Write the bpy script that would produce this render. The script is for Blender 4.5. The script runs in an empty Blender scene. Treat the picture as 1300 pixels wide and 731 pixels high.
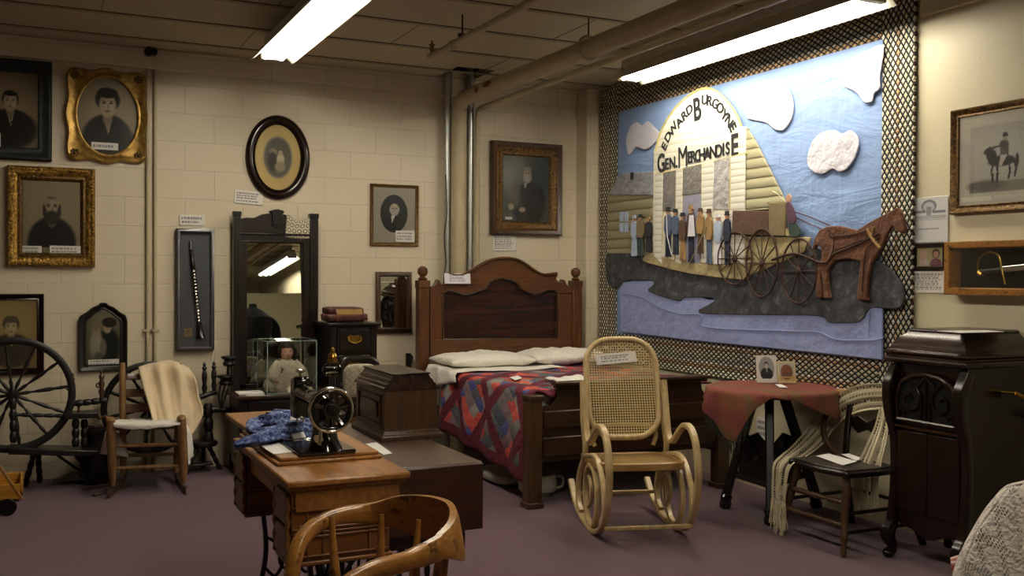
import bpy, bmesh, math, random
import numpy as np
from mathutils import Vector, Matrix
random.seed(7)
rng = np.random.default_rng(7)
SC = bpy.context.scene
COL = SC.collection

# ---------------------------------------------------------------- camera, light level
CAM_H = 1.395
YAW, PITCH, ROLL, FPX = 0.45046569, 0.0121452, 0.00510584, 1253.06
_f = Vector((math.sin(YAW)*math.cos(PITCH), math.cos(YAW)*math.cos(PITCH), -math.sin(PITCH)))
_r = Vector((math.cos(YAW), -math.sin(YAW), 0)); _u = _r.cross(_f)
CR = _r*math.cos(ROLL)+_u*math.sin(ROLL); CU = -_r*math.sin(ROLL)+_u*math.cos(ROLL)
cam_data = bpy.data.cameras.new('camera'); cam = bpy.data.objects.new('camera', cam_data); COL.objects.link(cam)
cam_data.sensor_width = 36.0; cam_data.lens = FPX/1300*36.0
cam.matrix_world = Matrix(((CR.x, CU.x, -_f.x, 0), (CR.y, CU.y, -_f.y, 0), (CR.z, CU.z, -_f.z, CAM_H), (0, 0, 0, 1)))
SC.camera = cam
SC.view_settings.view_transform = 'Standard'; SC.view_settings.look = 'None'
SC.view_settings.gamma = 1; SC.view_settings.use_curve_mapping = False
SC.view_settings.exposure = 0.08
TUBE_POWER = 50.0
world = bpy.data.worlds.new('world'); SC.world = world; world.use_nodes = True
world.node_tree.nodes['Background'].inputs[0].default_value = (0.75, 0.72, 0.65, 1)
world.node_tree.nodes['Background'].inputs[1].default_value = 0.004

# the room, metres: back wall Y = 7.4, right wall X = 4.32, floor Z = 0, ceiling Z = 2.98
BY, RX, CZ = 7.40, 4.32, 2.98
def _ray(px, py): return _f + CR*((px-650)/FPX) - CU*((py-365.5)/FPX)
def PY(px, py, Y): d = _ray(px, py); return Vector((0, 0, CAM_H)) + d*(Y/d.y)      # point on the plane Y
def PX(px, py, X): d = _ray(px, py); return Vector((0, 0, CAM_H)) + d*(X/d.x)      # point on the plane X
def PZ(px, py, Z): d = _ray(px, py); return Vector((0, 0, CAM_H)) + d*((Z-CAM_H)/d.z)

# ---------------------------------------------------------------- materials
def lin(c): return tuple((x/12.92 if x <= .04045 else ((x+.055)/1.055)**2.4) for x in c)
def rgb(h): return lin((int(h[0:2], 16)/255, int(h[2:4], 16)/255, int(h[4:6], 16)/255))
class NT:
    def __init__(s, name):
        s.m = bpy.data.materials.new(name); s.m.use_nodes = True; s.t = s.m.node_tree; s.n = s.t.nodes; s.l = s.t.links
        s.b = s.n['Principled BSDF']; s.out = s.n['Material Output']
    def node(s, k, **kw):
        x = s.n.new(k)
        for a, v in kw.items(): setattr(x, a, v)
        return x
    def link(s, a, b): s.l.new(a, b)
    def coord(s, kind='Object', scale=(1, 1, 1), rot=(0, 0, 0), loc=(0, 0, 0)):
        tc = s.node('ShaderNodeTexCoord'); mp = s.node('ShaderNodeMapping')
        mp.inputs['Scale'].default_value = scale; mp.inputs['Rotation'].default_value = rot; mp.inputs['Location'].default_value = loc
        s.link(tc.outputs[kind], mp.inputs['Vector']); return mp.outputs['Vector']
    def noise(s, vec, scale=5, detail=4, rough=.55, dist=0):
        x = s.node('ShaderNodeTexNoise'); x.inputs['Scale'].default_value = scale; x.inputs['Detail'].default_value = detail
        x.inputs['Roughness'].default_value = rough; x.inputs['Distortion'].default_value = dist
        s.link(vec, x.inputs['Vector']); return x.outputs['Fac']
    def ramp(s, fac, stops, interp='LINEAR'):
        x = s.node('ShaderNodeValToRGB'); x.color_ramp.interpolation = interp
        while len(x.color_ramp.elements) < len(stops): x.color_ramp.elements.new(.5)
        for e, (p, c) in zip(x.color_ramp.elements, stops): e.position = p; e.color = (*c, 1)
        s.link(fac, x.inputs[0]); return x.outputs[0]
    def mix(s, fac, a, b, mode='MIX'):
        x = s.node('ShaderNodeMix', data_type='RGBA', blend_type=mode)
        for i, v in ((0, fac), (6, a), (7, b)):
            if isinstance(v, (int, float)): x.inputs[i].default_value = v
            elif isinstance(v, tuple): x.inputs[i].default_value = (*v, 1)
            else: s.link(v, x.inputs[i])
        return x.outputs[2]
    def math(s, op, a, b=None, c=None):
        x = s.node('ShaderNodeMath', operation=op)
        for i, v in ((0, a), (1, b), (2, c)):
            if v is None: continue
            if isinstance(v, (int, float)): x.inputs[i].default_value = v
            else: s.link(v, x.inputs[i])
        return x.outputs[0]
    def sep(s, vec):
        x = s.node('ShaderNodeSeparateXYZ'); s.link(vec, x.inputs[0]); return x.outputs
    def bump(s, h, strength=.3, dist=.01):
        x = s.node('ShaderNodeBump'); x.inputs['Strength'].default_value = strength; x.inputs['Distance'].default_value = dist
        s.link(h, x.inputs['Height']); s.link(x.outputs[0], s.b.inputs['Normal'])
    def base(s, c, rough=.5, metal=0, spec=.5):
        if isinstance(c, tuple): s.b.inputs['Base Color'].default_value = (*c, 1)
        else: s.link(c, s.b.inputs['Base Color'])
        s.b.inputs['Roughness'].default_value = rough; s.b.inputs['Metallic'].default_value = metal
        s.b.inputs['Specular IOR Level'].default_value = spec
        return s.m
def wood(name, a, b, axis='x', scale=1.0, rough=.35, bump=.15, stain=False):
    t = NT(name); st = {'x': (1.2, 14, 14), 'y': (14, 1.2, 14), 'z': (14, 14, 1.2)}[axis]
    v = t.coord(scale=tuple(q*scale for q in st))
    n = t.noise(v, 3.5, 6, .6, .6); n2 = t.noise(t.coord(scale=(3, 3, 3)), 1.5, 3)
    f = t.math('ADD', t.math('MULTIPLY', n, .75), t.math('MULTIPLY', n2, .25))
    c = t.ramp(f, [(.32, rgb(a)), (.5, tuple((x+y)/2 for x, y in zip(rgb(a), rgb(b)))), (.68, rgb(b))])
    if stain: c = t.mix(t.math('MULTIPLY', t.math('GREATER_THAN', t.noise(t.coord(), 9, 5, .7), .62), .7), c, rgb('24140A'))
    t.bump(n, bump, .002); return t.base(c, rough)
def plain(name, a, rough=.6, metal=0, var=.12, nscale=20, bump=.1, b=None, bd=.002, spec=.5):
    t = NT(name); v = t.coord(); n = t.noise(v, nscale, 4)
    ca = rgb(a); cb = rgb(b) if b else tuple(x*(1-var) for x in ca)
    t.bump(n, bump, bd); return t.base(t.ramp(n, [(.35, cb), (.65, ca)]), rough, metal, spec)
def metal(name, a, rough=.3): return plain(name, a, rough, 1.0, .15, 30, .03)
def cloth(name, a, b=None, rough=.9, nscale=60, bump=.3, wr=6, wb=.4):
    t = NT(name); n = t.noise(t.coord(), nscale, 3); w = t.noise(t.coord(), wr, 3)
    ca = rgb(a); cb = tuple((p+q)/2 for p, q in zip(rgb(b), ca)) if b else tuple(x*.9 for x in ca)
    h = t.math('ADD', t.math('MULTIPLY', n, .03), w)
    t.bump(h, wb, .03); t.b.inputs['Sheen Weight'].default_value = .15
    return t.base(t.ramp(n, [(.35, cb), (.65, ca)]), rough, 0, .2)
def painted(name='printed_picture', rough=.35):
    t = NT(name); a = t.node('ShaderNodeVertexColor', layer_name='Col'); return t.base(a.outputs[0], rough, 0, .4)
def glass_mat(name, tint=(.97, .975, .965), rough=0.0):
    t = NT(name); tr = t.node('ShaderNodeBsdfTransparent'); tr.inputs[0].default_value = (*tint, 1)
    gl = t.node('ShaderNodeBsdfGlossy'); gl.inputs['Roughness'].default_value = rough
    lw = t.node('ShaderNodeFresnel'); lw.inputs[0].default_value = 1.45
    mx = t.node('ShaderNodeMixShader'); t.link(t.math('MULTIPLY', lw.outputs[0], .9), mx.inputs[0]); t.link(tr.outputs[0], mx.inputs[1]); t.link(gl.outputs[0], mx.inputs[2])
    t.link(mx.outputs[0], t.out.inputs[0]); return t.m

M = {}
def block_wall():
    t = NT('painted_block_wall'); v = t.coord(); s = t.sep(v)
    x = t.math('ADD', s[0], .045); z = t.math('ADD', s[2], -.106+.2032*4)
    cb = t.node('ShaderNodeCombineXYZ'); t.link(x, cb.inputs[0]); t.link(z, cb.inputs[1])
    br = t.node('ShaderNodeTexBrick'); t.link(cb.outputs[0], br.inputs['Vector'])
    br.inputs['Scale'].default_value = 1; br.inputs['Brick Width'].default_value = .4064; br.inputs['Row Height'].default_value = .2032
    br.inputs['Mortar Size'].default_value = .0045; br.inputs['Mortar Smooth'].default_value = .8; br.offset = .5
    n = t.noise(v, 45, 5, .7); n2 = t.noise(v, 2.2, 3)
    c = t.mix(n2, rgb('CCBFA4'), rgb('D8CCB2'))
    c = t.mix(t.math('MULTIPLY', br.outputs['Fac'], .28), c, rgb('8F866C'))
    h = t.math('SUBTRACT', t.math('MULTIPLY', n, .25), t.math('MULTIPLY', br.outputs['Fac'], .8))
    t.bump(h, .35, .006); return t.base(c, .55)
M['wall'] = block_wall()
def plaster():
    t = NT('painted_rough_wall'); v = t.coord(); n = t.noise(v, 30, 5, .7); n2 = t.noise(v, 2, 3)
    pits = t.node('ShaderNodeTexVoronoi'); pits.inputs['Scale'].default_value = 22; t.link(v, pits.inputs['Vector'])
    pf = t.math('LESS_THAN', pits.outputs['Distance'], .07)
    c = t.mix(n2, rgb('C6BC9C'), rgb('D2C9AA')); c = t.mix(t.math('MULTIPLY', pf, .5), c, rgb('857B60'))
    t.bump(t.math('SUBTRACT', n, pf), .3, .005); return t.base(c, .55)
M['plaster'] = plaster()
def carpet():
    t = NT('mauve_carpet'); v = t.coord(); n = t.noise(v, 260, 3, .7); n2 = t.noise(v, 1.3, 4)
    c = t.mix(n, rgb('46343C'), rgb('735763')); c = t.mix(t.math('MULTIPLY', n2, .3), c, rgb('5A434B'))
    t.bump(n, .6, .006); t.b.inputs['Sheen Weight'].default_value = .2; return t.base(c, .95, 0, .1)
M['carpet'] = carpet()
def ceil_mat():
    t = NT('ceiling_panels'); v = t.coord(); n = t.noise(v, 12, 4); n2 = t.noise(v, 1.5, 3)
    c = t.mix(n2, rgb('AA9E82'), rgb('BBAF92')); t.bump(n, .12, .003); return t.base(c, .6)
M['ceiling'] = ceil_mat()
M['seam'] = plain('ceiling_seam_strip', '9C9074', .6)
M['gap'] = plain('dark_gap', '14120E', .9)
M['white_pipe'] = plain('cream_painted_pipe', 'B9AC8B', .5, nscale=8)
M['rust'] = plain('rust_patch', '7A5634', .8)
M['galv'] = metal('galvanised_steel', 'C8CAC4', .38)
M['steel_dk'] = metal('dark_steel', '3A3A38', .4)
M['enamel'] = plain('white_enamel', 'C9C4B4', .4)
M['walnut'] = wood('walnut_wood', '322111', '573C26', 'z')
M['walnut_x'] = wood('walnut_wood_horizontal', '25180D', '432C1A', 'x', rough=.3)
M['burl'] = wood('burl_panel', '1C0E08', '3E2212', 'x', .45, rough=.25)
M['redwood'] = wood('warm_headboard_wood', '3E230F', '6B4322', 'x', rough=.32)
M['redwood_z'] = wood('warm_post_wood', '3E230F', '653E1F', 'z', rough=.32)
M['darkwood'] = wood('near_black_wood', '0A0504', '1B0E08', 'z', rough=.3)
M['darkwood_x'] = wood('near_black_wood_horizontal', '0D0705', '20110A', 'x', rough=.3)
M['mahog'] = wood('mahogany', '0E0705', '20100A', 'z', rough=.22)
M['mahog_x'] = wood('mahogany_lid', '20120B', '3C2719', 'y', rough=.25)
M['oak'] = wood('golden_oak', '70471F', 'A87338', 'y', rough=.35)
M['oak_x'] = wood('golden_oak_front', '5C3818', '8A5828', 'x', rough=.38)
M['oak_z'] = wood('golden_oak_upright', '5C3B1A', '8A5E2E', 'z', rough=.38)
M['chairoak'] = wood('worn_honey_oak', '74491C', 'A87636', 'x', 1.2, rough=.28, stain=True)
M['trunk'] = wood('dull_brown_top', '3C2A20', '5E4638', 'y', rough=.4)
M['trunk_f'] = wood('dark_leaf_wood', '20100A', '40200F', 'x', rough=.4)
M['ladder'] = wood('pale_worn_wood', '6E4E2C', '9E7A4C', 'z', rough=.5)
M['slat'] = wood('reddish_slat_wood', '5A3826', '7A5238', 'x', rough=.5)
M['bent'] = wood('bent_beech', 'A08455', 'C8B284', 'z', .7, rough=.35)
M['bent_s'] = wood('bent_beech_seat', '8F6B3A', 'B5925A', 'x', .7, rough=.35)
M['black'] = plain('black_painted_wood', '0D0B0A', .4, b='1A1412')
M['blackiron'] = plain('black_iron', '0B0B0C', .35, 0, b='141414')
M['japan'] = plain('black_japanned_metal', '060607', .12, 0, spec=.8)
M['chrome'] = metal('nickel_plate', 'D8D4CC', .14)
M['brass'] = metal('aged_brass', 'A8883E', .3)
M['gold'] = plain('gilt_plaster', 'B28A3C', .35, .65, nscale=45, bump=.9, b='5E4114', bd=.012)
M['gold_s'] = plain('smooth_gilt', 'B08D45', .35, .6, nscale=25, bump=.3, b='7B5B22', bd=.004)
M['gold_d'] = plain('dark_gilt', '7E5C28', .4, .5, nscale=60, bump=.8, b='3B2810', bd=.008)
M['slate'] = plain('slate_blue_frame', '2E3334', .4, nscale=60, bump=.6, b='1B1F20')
M['tortoise'] = plain('tortoiseshell_veneer', '2A150B', .18, 0, nscale=25, b='0A0504')
M['paper'] = plain('white_paper', 'DEDCD6', .8, var=.04)
M['silver'] = metal('satin_silver_frame', '8E8D92', .35)
M['glass'] = glass_mat('clear_glass')
M['lampglass'] = glass_mat('lamp_glass', (.85, .88, .9))
M['mirror'] = NT('mirror_glass').base((.75, .77, .74), .01, 1)
M['pic'] = painted()
M['cream'] = cloth('cream_wool', 'DCC9A8', 'CCB894', wr=9, wb=.25)
M['white'] = cloth('white_linen', 'E2DED4', 'D4CFC2', wr=9, wb=.5)
M['pillow'] = cloth('off_white_cotton', 'E6E1D6', 'D8D2C4', wr=9, wb=.9)
M['ivory'] = cloth('ivory_doll_dress', 'D9D2BC', 'C9C0A6', wr=30, wb=.6)
M['skin'] = plain('porcelain_skin', 'D9AA92', .35, var=.05)
M['hair'] = plain('dark_brown_hair', '1E120C', .6, nscale=60, bump=.8)
M['black_cloth'] = cloth('black_velvet', '0B0A0B', '050505')
M['felt'] = cloth('slate_felt', '74777E', '6A6E76', wb=.05)
M['blackfelt'] = cloth('black_felt', '080808', '060606', wb=.05)
M['burg_edge'] = cloth('burgundy_cloth', '4E1122')
M['leather'] = plain('worn_brown_leather', '5E3026', .4, nscale=18, b='35170F', bump=.3)
M['canvas'] = plain('tan_canvas_band', '8E6A2E', .7)
M['pottery'] = plain('grey_white_crockery', 'A8A69A', .3, var=.08)
M['lblue'] = cloth('pale_blue_cotton', '8CA4CC', '8098C2', wr=5, wb=.9)
def sky_cotton():
    t = NT('pale_blue_cotton'); n = t.noise(t.coord(scale=(1, .9, 3.2), rot=(.7, 0, 0)), 1.6, 4, .6, .8); n2 = t.noise(t.coord(scale=(1, 3.5, 1), rot=(-.5, 0, 0)), 1.8, 4, .6, .6)
    t.bump(t.math('ADD', n, t.math('MULTIPLY', n2, .6)), .42, .06); return t.base(rgb('86A0CC'), .8, 0, .3)
M['lblue'] = sky_cotton()
M['lav'] = cloth('lavender_blue_cotton', '8C98C6', '808CBA', wr=7, wb=.7)
M['cloud'] = cloth('white_quilting_cotton', 'CDCCD6', 'C0C0CC', wr=10, wb=.9)
M['facade'] = cloth('cream_satin_front', 'E4E0CC', 'DCD8C0', wr=6, wb=.3)
M['piping'] = plain('yellow_piping', 'CFC27A', .8)
M['satin'] = cloth('silver_satin', 'A8A7A6', '8E8D90', rough=.4, wr=16, wb=.8)
M['greysatin'] = cloth('grey_satin', '77736F', '625F5E', rough=.45, wr=16, wb=.7)
M['lavsatin'] = cloth('pale_lilac_satin', '8C8CA0', '7C7C92', rough=.45)
M['roofgrey'] = cloth('grey_roof_cloth', '8E9096', '70737A', rough=.5, nscale=25, wr=16, wb=.9)
M['q_brown'] = cloth('brown_cotton', '53392A', '463022', wb=.5)
M['q_olive'] = cloth('olive_brown_cotton', '77684A', '6A5C40', wb=.5)
M['q_tan'] = cloth('tan_cotton', 'A99C72', '988B62', wr=12, wb=.7)
M['q_horse'] = cloth('chestnut_cotton', '63402C', '523020', wr=14, wb=.8)
M['q_navy'] = cloth('navy_cotton', '1D2338')
M['q_steel'] = cloth('steel_blue_cotton', '4C5A74')
M['q_ink'] = cloth('black_cotton', '15151A')
M['q_sand'] = cloth('sand_cotton', '9A7A4A')
M['q_white'] = cloth('white_cotton', 'D8DAE0')
M['q_flesh'] = plain('flesh_cotton', 'B98E72', .8)
M['q_wheel'] = plain('brown_cord', '3A2118', .8)
M['q_paleblue'] = cloth('pale_dress_cotton', 'A4B4CC')
M['q_green'] = cloth('dark_green_cotton', '2C4038')
M['q_plum'] = cloth('plum_cotton', '54384A')
def road_mat():
    t = NT('mottled_charcoal_cotton'); n = t.noise(t.coord(), 14, 6, .75, .5)
    t.bump(t.noise(t.coord(), 8, 3), .6, .02); return t.base(t.ramp(n, [(.3, rgb('232426')), (.55, rgb('44464A')), (.75, rgb('77787A'))]), .9)
M['road'] = road_mat()
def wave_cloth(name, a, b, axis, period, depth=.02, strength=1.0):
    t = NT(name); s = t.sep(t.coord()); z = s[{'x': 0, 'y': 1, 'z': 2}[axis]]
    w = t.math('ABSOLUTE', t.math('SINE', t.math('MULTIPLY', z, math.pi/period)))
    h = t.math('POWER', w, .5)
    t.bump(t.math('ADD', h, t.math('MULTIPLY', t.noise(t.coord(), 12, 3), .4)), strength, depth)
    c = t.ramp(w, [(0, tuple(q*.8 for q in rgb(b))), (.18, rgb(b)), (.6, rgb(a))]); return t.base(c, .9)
M['logs'] = wave_cloth('quilted_log_cotton', '918A6C', '7F785C', 'z', .075, .012, .7)
M['sidelogs'] = wave_cloth('quilted_siding_cotton', 'A6A182', '928D6E', 'z', .066, .012, .7)
M['facade_q'] = wave_cloth('quilted_cream_front', 'E4E1D0', 'DEDAC6', 'z', .055, .008, .35)
M['pillar'] = wave_cloth('quilted_white_pillar', 'D9D8CC', 'CBC9B8', 'z', .045, .006, .4)
def weave_border():
    t = NT('knotted_check_border'); s = t.sep(t.coord())
    side = t.math('GREATER_THAN', t.math('ABSOLUTE', s[1]), 1.392)
    qa = t.math('DIVIDE', s[1], t.math('SUBTRACT', .054, t.math('MULTIPLY', side, .018))); qb = t.math('DIVIDE', s[2], t.math('ADD', .034, t.math('MULTIPLY', side, .020)))
    u = t.math('ADD', qa, qb); v = t.math('SUBTRACT', qa, qb)
    fu = t.math('ABSOLUTE', t.math('SUBTRACT', t.math('FRACT', u), .5)); fv = t.math('ABSOLUTE', t.math('SUBTRACT', t.math('FRACT', v), .5))
    d = t.math('MAXIMUM', fu, fv); knot = t.math('LESS_THAN', d, .325)
    iy = t.math('FLOOR', t.math('ADD', t.math('MULTIPLY', t.math('FLOOR', u), .5), t.math('MULTIPLY', t.math('FLOOR', v), .5)))
    fl = t.math('ADD', t.math('FLOOR', u), t.math('MULTIPLY', t.math('FLOOR', v), t.math('SUBTRACT', t.math('MULTIPLY', side, 2), 1)))
    fr = t.math('FRACT', t.math('MULTIPLY', fl, .137))
    lightc = t.ramp(fr, [(0, rgb('D8D2BA')), (.25, rgb('B89A70')), (.45, rgb('DCD6C4')), (.65, rgb('C0C0AC')), (.85, rgb('DCD0AE'))], 'CONSTANT')
    darkc = t.ramp(fr, [(0, rgb('0E0F13')), (.3, rgb('2E2018')), (.55, rgb('101216')), (.8, rgb('18221F'))], 'CONSTANT')
    c = t.mix(knot, darkc, lightc)
    t.bump(t.math('SUBTRACT', 1.0, t.math('MULTIPLY', d, 2)), .9, .012); return t.base(c, .85)
M['border'] = weave_border()
def crazy():
    t = NT('crazy_patchwork'); tc = t.node('ShaderNodeTexCoord'); uv = tc.outputs['UV']; s = t.sep(uv)
    mp = t.node('ShaderNodeMapping'); mp.inputs['Scale'].default_value = (22, 13, 1); mp.inputs['Rotation'].default_value = (0, 0, .6); t.link(uv, mp.inputs[0])
    dn = t.noise(uv, 9, 2); qa = t.math('ADD', t.math('MULTIPLY', s[0], 19), t.math('MULTIPLY', dn, 1.1)); qb = t.math('ADD', t.math('MULTIPLY', s[1], 9), t.math('MULTIPLY', dn, .9))
    ca_ = t.math('ADD', qa, qb); cb_ = t.math('SUBTRACT', qa, qb); cx = t.node('ShaderNodeCombineXYZ'); t.link(t.math('FLOOR', ca_), cx.inputs[0]); t.link(t.math('FLOOR', cb_), cx.inputs[1])
    vo = t.node('ShaderNodeTexWhiteNoise', noise_dimensions='2D'); t.link(cx.outputs[0], vo.inputs['Vector'])
    fa_ = t.math('ABSOLUTE', t.math('SUBTRACT', t.math('FRACT', ca_), .5)); fb_ = t.math('ABSOLUTE', t.math('SUBTRACT', t.math('FRACT', cb_), .5)); puff = t.math('MAXIMUM', fa_, fb_)
    sp = t.node('ShaderNodeSeparateColor'); t.link(vo.outputs['Color'], sp.inputs[0])
    c = t.ramp(sp.outputs[0], [(0, rgb('3E4A50')), (.12, rgb('C4301E')), (.26, rgb('6E6A66')), (.38, rgb('27324E')), (.48, rgb('7A5A62')), (.58, rgb('D2402A')), (.68, rgb('3A4640')), (.78, rgb('8C8880')), (.86, rgb('28388A')), (.93, rgb('5A3040'))], 'CONSTANT')
    st = t.noise(mp.outputs[0], 9, 2); c = t.mix(.25, c, t.ramp(st, [(.4, rgb('1A1A20')), (.6, rgb('9A9690'))]))
    a = t.math('ADD', t.math('MULTIPLY', s[0], 3.1), t.math('MULTIPLY', s[1], 2.5)); b = t.math('SUBTRACT', t.math('MULTIPLY', s[0], 3.1), t.math('MULTIPLY', s[1], 2.5))
    ba = t.math('LESS_THAN', t.math('ABSOLUTE', t.math('SUBTRACT', t.math('FRACT', a), .5)), .10)
    bb = t.math('LESS_THAN', t.math('ABSOLUTE', t.math('SUBTRACT', t.math('FRACT', b), .5)), .10)
    ed = t.math('GREATER_THAN', t.math('ABSOLUTE', t.math('SUBTRACT', s[1], .98)), .92)
    k = t.math('MAXIMUM', t.math('MAXIMUM', ba, bb), t.math('LESS_THAN', s[0], .04)); k = t.math('MAXIMUM', k, t.math('LESS_THAN', s[1], .045))
    c = t.mix(k, c, rgb('5A1226'))
    t.bump(t.math('SUBTRACT', t.math('MULTIPLY', k, .3), puff), .5, .02); return t.base(c, .85)
M['crazy'] = crazy()
def cane(name, a, period, thr, axes=(0, 2)):
    t = NT(name); tc = t.node('ShaderNodeTexCoord'); s = t.sep(tc.outputs['UV'])
    fx = t.math('SUBTRACT', t.math('FRACT', t.math('DIVIDE', s[0], period)), .5); fy = t.math('SUBTRACT', t.math('FRACT', t.math('DIVIDE', s[1], period)), .5)
    d = t.math('SQRT', t.math('ADD', t.math('MULTIPLY', fx, fx), t.math('MULTIPLY', fy, fy)))
    al = t.math('GREATER_THAN', d, thr); t.link(al, t.b.inputs['Alpha'])
    t.bump(d, .5, .004); return t.base(t.mix(t.noise(t.coord(), 30, 3), rgb(a), tuple(q*.75 for q in rgb(a))), .45)
M['cane'] = cane('woven_cane', 'CBB27A', .0150, .34)
M['cane_s'] = cane('woven_cane_seat', '9A7C48', .0135, .22)
def crochet(name, a, px, py, thr):
    t = NT(name); tc = t.node('ShaderNodeTexCoord'); s = t.sep(tc.outputs['UV'])
    row = t.math('FLOOR', t.math('DIVIDE', s[1], py))
    fx = t.math('SUBTRACT', t.math('FRACT', t.math('ADD', t.math('DIVIDE', s[0], px), t.math('MULTIPLY', row, .0))), .5); fy = t.math('SUBTRACT', t.math('FRACT', t.math('ADD', t.math('DIVIDE', s[1], py), t.math('MULTIPLY', fx, .9))), .5)
    d = t.math('MAXIMUM', t.math('ABSOLUTE', t.math('DIVIDE', fx, .20)), t.math('ABSOLUTE', t.math('DIVIDE', fy, .34)))
    al = t.math('GREATER_THAN', d, 1.0); t.link(al, t.b.inputs['Alpha'])
    t.bump(t.math('ADD', d, t.noise(t.coord(), 120, 3)), .8, .006); return t.base(t.mix(t.noise(t.coord(), 60, 3), rgb(a), tuple(q*.78 for q in rgb(a))), .9, 0, .2)
M['crochet'] = crochet('cream_crochet', 'CFC4A4', .0375, .020, .24)
M['yarn'] = cloth('cream_yarn', 'CDC2A2')
def lace_mat():
    t = NT('white_knitted_lace'); tc = t.node('ShaderNodeTexCoord'); s = t.sep(tc.outputs['UV'])
    def rows(a, b, p, w):
        q = t.math('ADD', t.math('MULTIPLY', s[0], a), t.math('MULTIPLY', s[1], b)); return t.math('LESS_THAN', t.math('ABSOLUTE', t.math('SUBTRACT', t.math('FRACT', t.math('DIVIDE', q, p)), .5)), w)
    def dots(a, b, p, q):
        x = t.math('SUBTRACT', t.math('FRACT', t.math('DIVIDE', s[0], p)), .5); y = t.math('SUBTRACT', t.math('FRACT', t.math('DIVIDE', s[1], p)), .5)
        return t.math('LESS_THAN', t.math('ADD', t.math('MULTIPLY', x, x), t.math('MULTIPLY', y, y)), q)
    band = t.math('MAXIMUM', rows(1, .8, .11, .13), rows(1, -.8, .11, .13)); d = dots(0, 0, .0095, .10)
    hole = t.math('MULTIPLY', band, d)
    h = t.math('SUBTRACT', t.noise(t.coord(), 110, 3), t.math('MULTIPLY', band, .5))
    t.bump(h, .8, .008); al = t.math('SUBTRACT', 1.0, t.math('MULTIPLY', hole, .85)); t.link(al, t.b.inputs['Alpha'])
    return t.base(rgb('D3CBC2'), .9, 0, .2)
M['lace'] = lace_mat()
def doily():
    t = NT('crocheted_doily'); v = t.coord('UV', (1, 1, 1)); s = t.sep(v)
    row = t.math('FLOOR', t.math('DIVIDE', s[1], .033))
    x = t.math('SUBTRACT', t.math('FRACT', t.math('ADD', t.math('DIVIDE', s[0], .038), t.math('MULTIPLY', row, .5))), .5); y = t.math('SUBTRACT', t.math('FRACT', t.math('DIVIDE', s[1], .033)), .5)
    d = t.math('SQRT', t.math('ADD', t.math('MULTIPLY', x, x), t.math('MULTIPLY', y, y)))
    c = t.ramp(d, [(0, rgb('CFC7AE')), (.22, rgb('CFC7AE')), (.27, rgb('4A4034')), (.36, rgb('4A4034')), (.42, rgb('C2B9A0'))]); return t.base(c, .9)
M['doily'] = doily()
def shawl_mat():
    t = NT('rust_plaid_wool'); v = t.coord(); s = t.sep(v); n = t.noise(v, 9, 4)
    st = t.ramp(t.noise(t.coord(scale=(5, 1.2, 1.2)), 2, 4), [(.3, rgb('6E3836')), (.42, rgb('5C5638')), (.5, rgb('7A4C3A')), (.6, rgb('744042')), (.7, rgb('603C48'))])
    c = t.mix(t.math('MULTIPLY', n, .35), st, rgb('783C3C')); t.bump(t.noise(v, 90, 3), .4, .004); return t.base(c, .95, 0, .1)
M['shawl'] = shawl_mat()
def bluecloth():
    t = NT('blue_patterned_cotton'); v = t.coord(); n = t.noise(v, 70, 2); w = t.noise(v, 28, 4)
    t.bump(w, .9, .02); return t.base(t.ramp(n, [(.36, rgb('26356A')), (.50, rgb('45598F')), (.66, rgb('8A9AC4'))]), .8)
M['blue'] = bluecloth()
def tapestry():
    t = NT('grey_tapestry'); n = t.noise(t.coord(), 55, 5, .8); return t.base(t.ramp(n, [(.35, rgb('6E6656')), (.6, rgb('A89F88'))]), .9)
M['tapestry'] = tapestry()
def hammered():
    t = NT('floral_seat_leather'); n = t.noise(t.coord(), 40, 4, .7); t.bump(n, .7, .006); return t.base(t.ramp(n, [(.35, rgb('1C1814')), (.65, rgb('4A4238'))]), .35)
M['seatleather'] = hammered()
def tube_mat(pw):
    t = NT('fluorescent_tube'); e = t.node('ShaderNodeEmission'); e.inputs[0].default_value = (1.0, .91, .76, 1); e.inputs[1].default_value = pw
    t.link(e.outputs[0], t.out.inputs[0]); return t.m
M['tube'] = tube_mat(TUBE_POWER)

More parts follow.
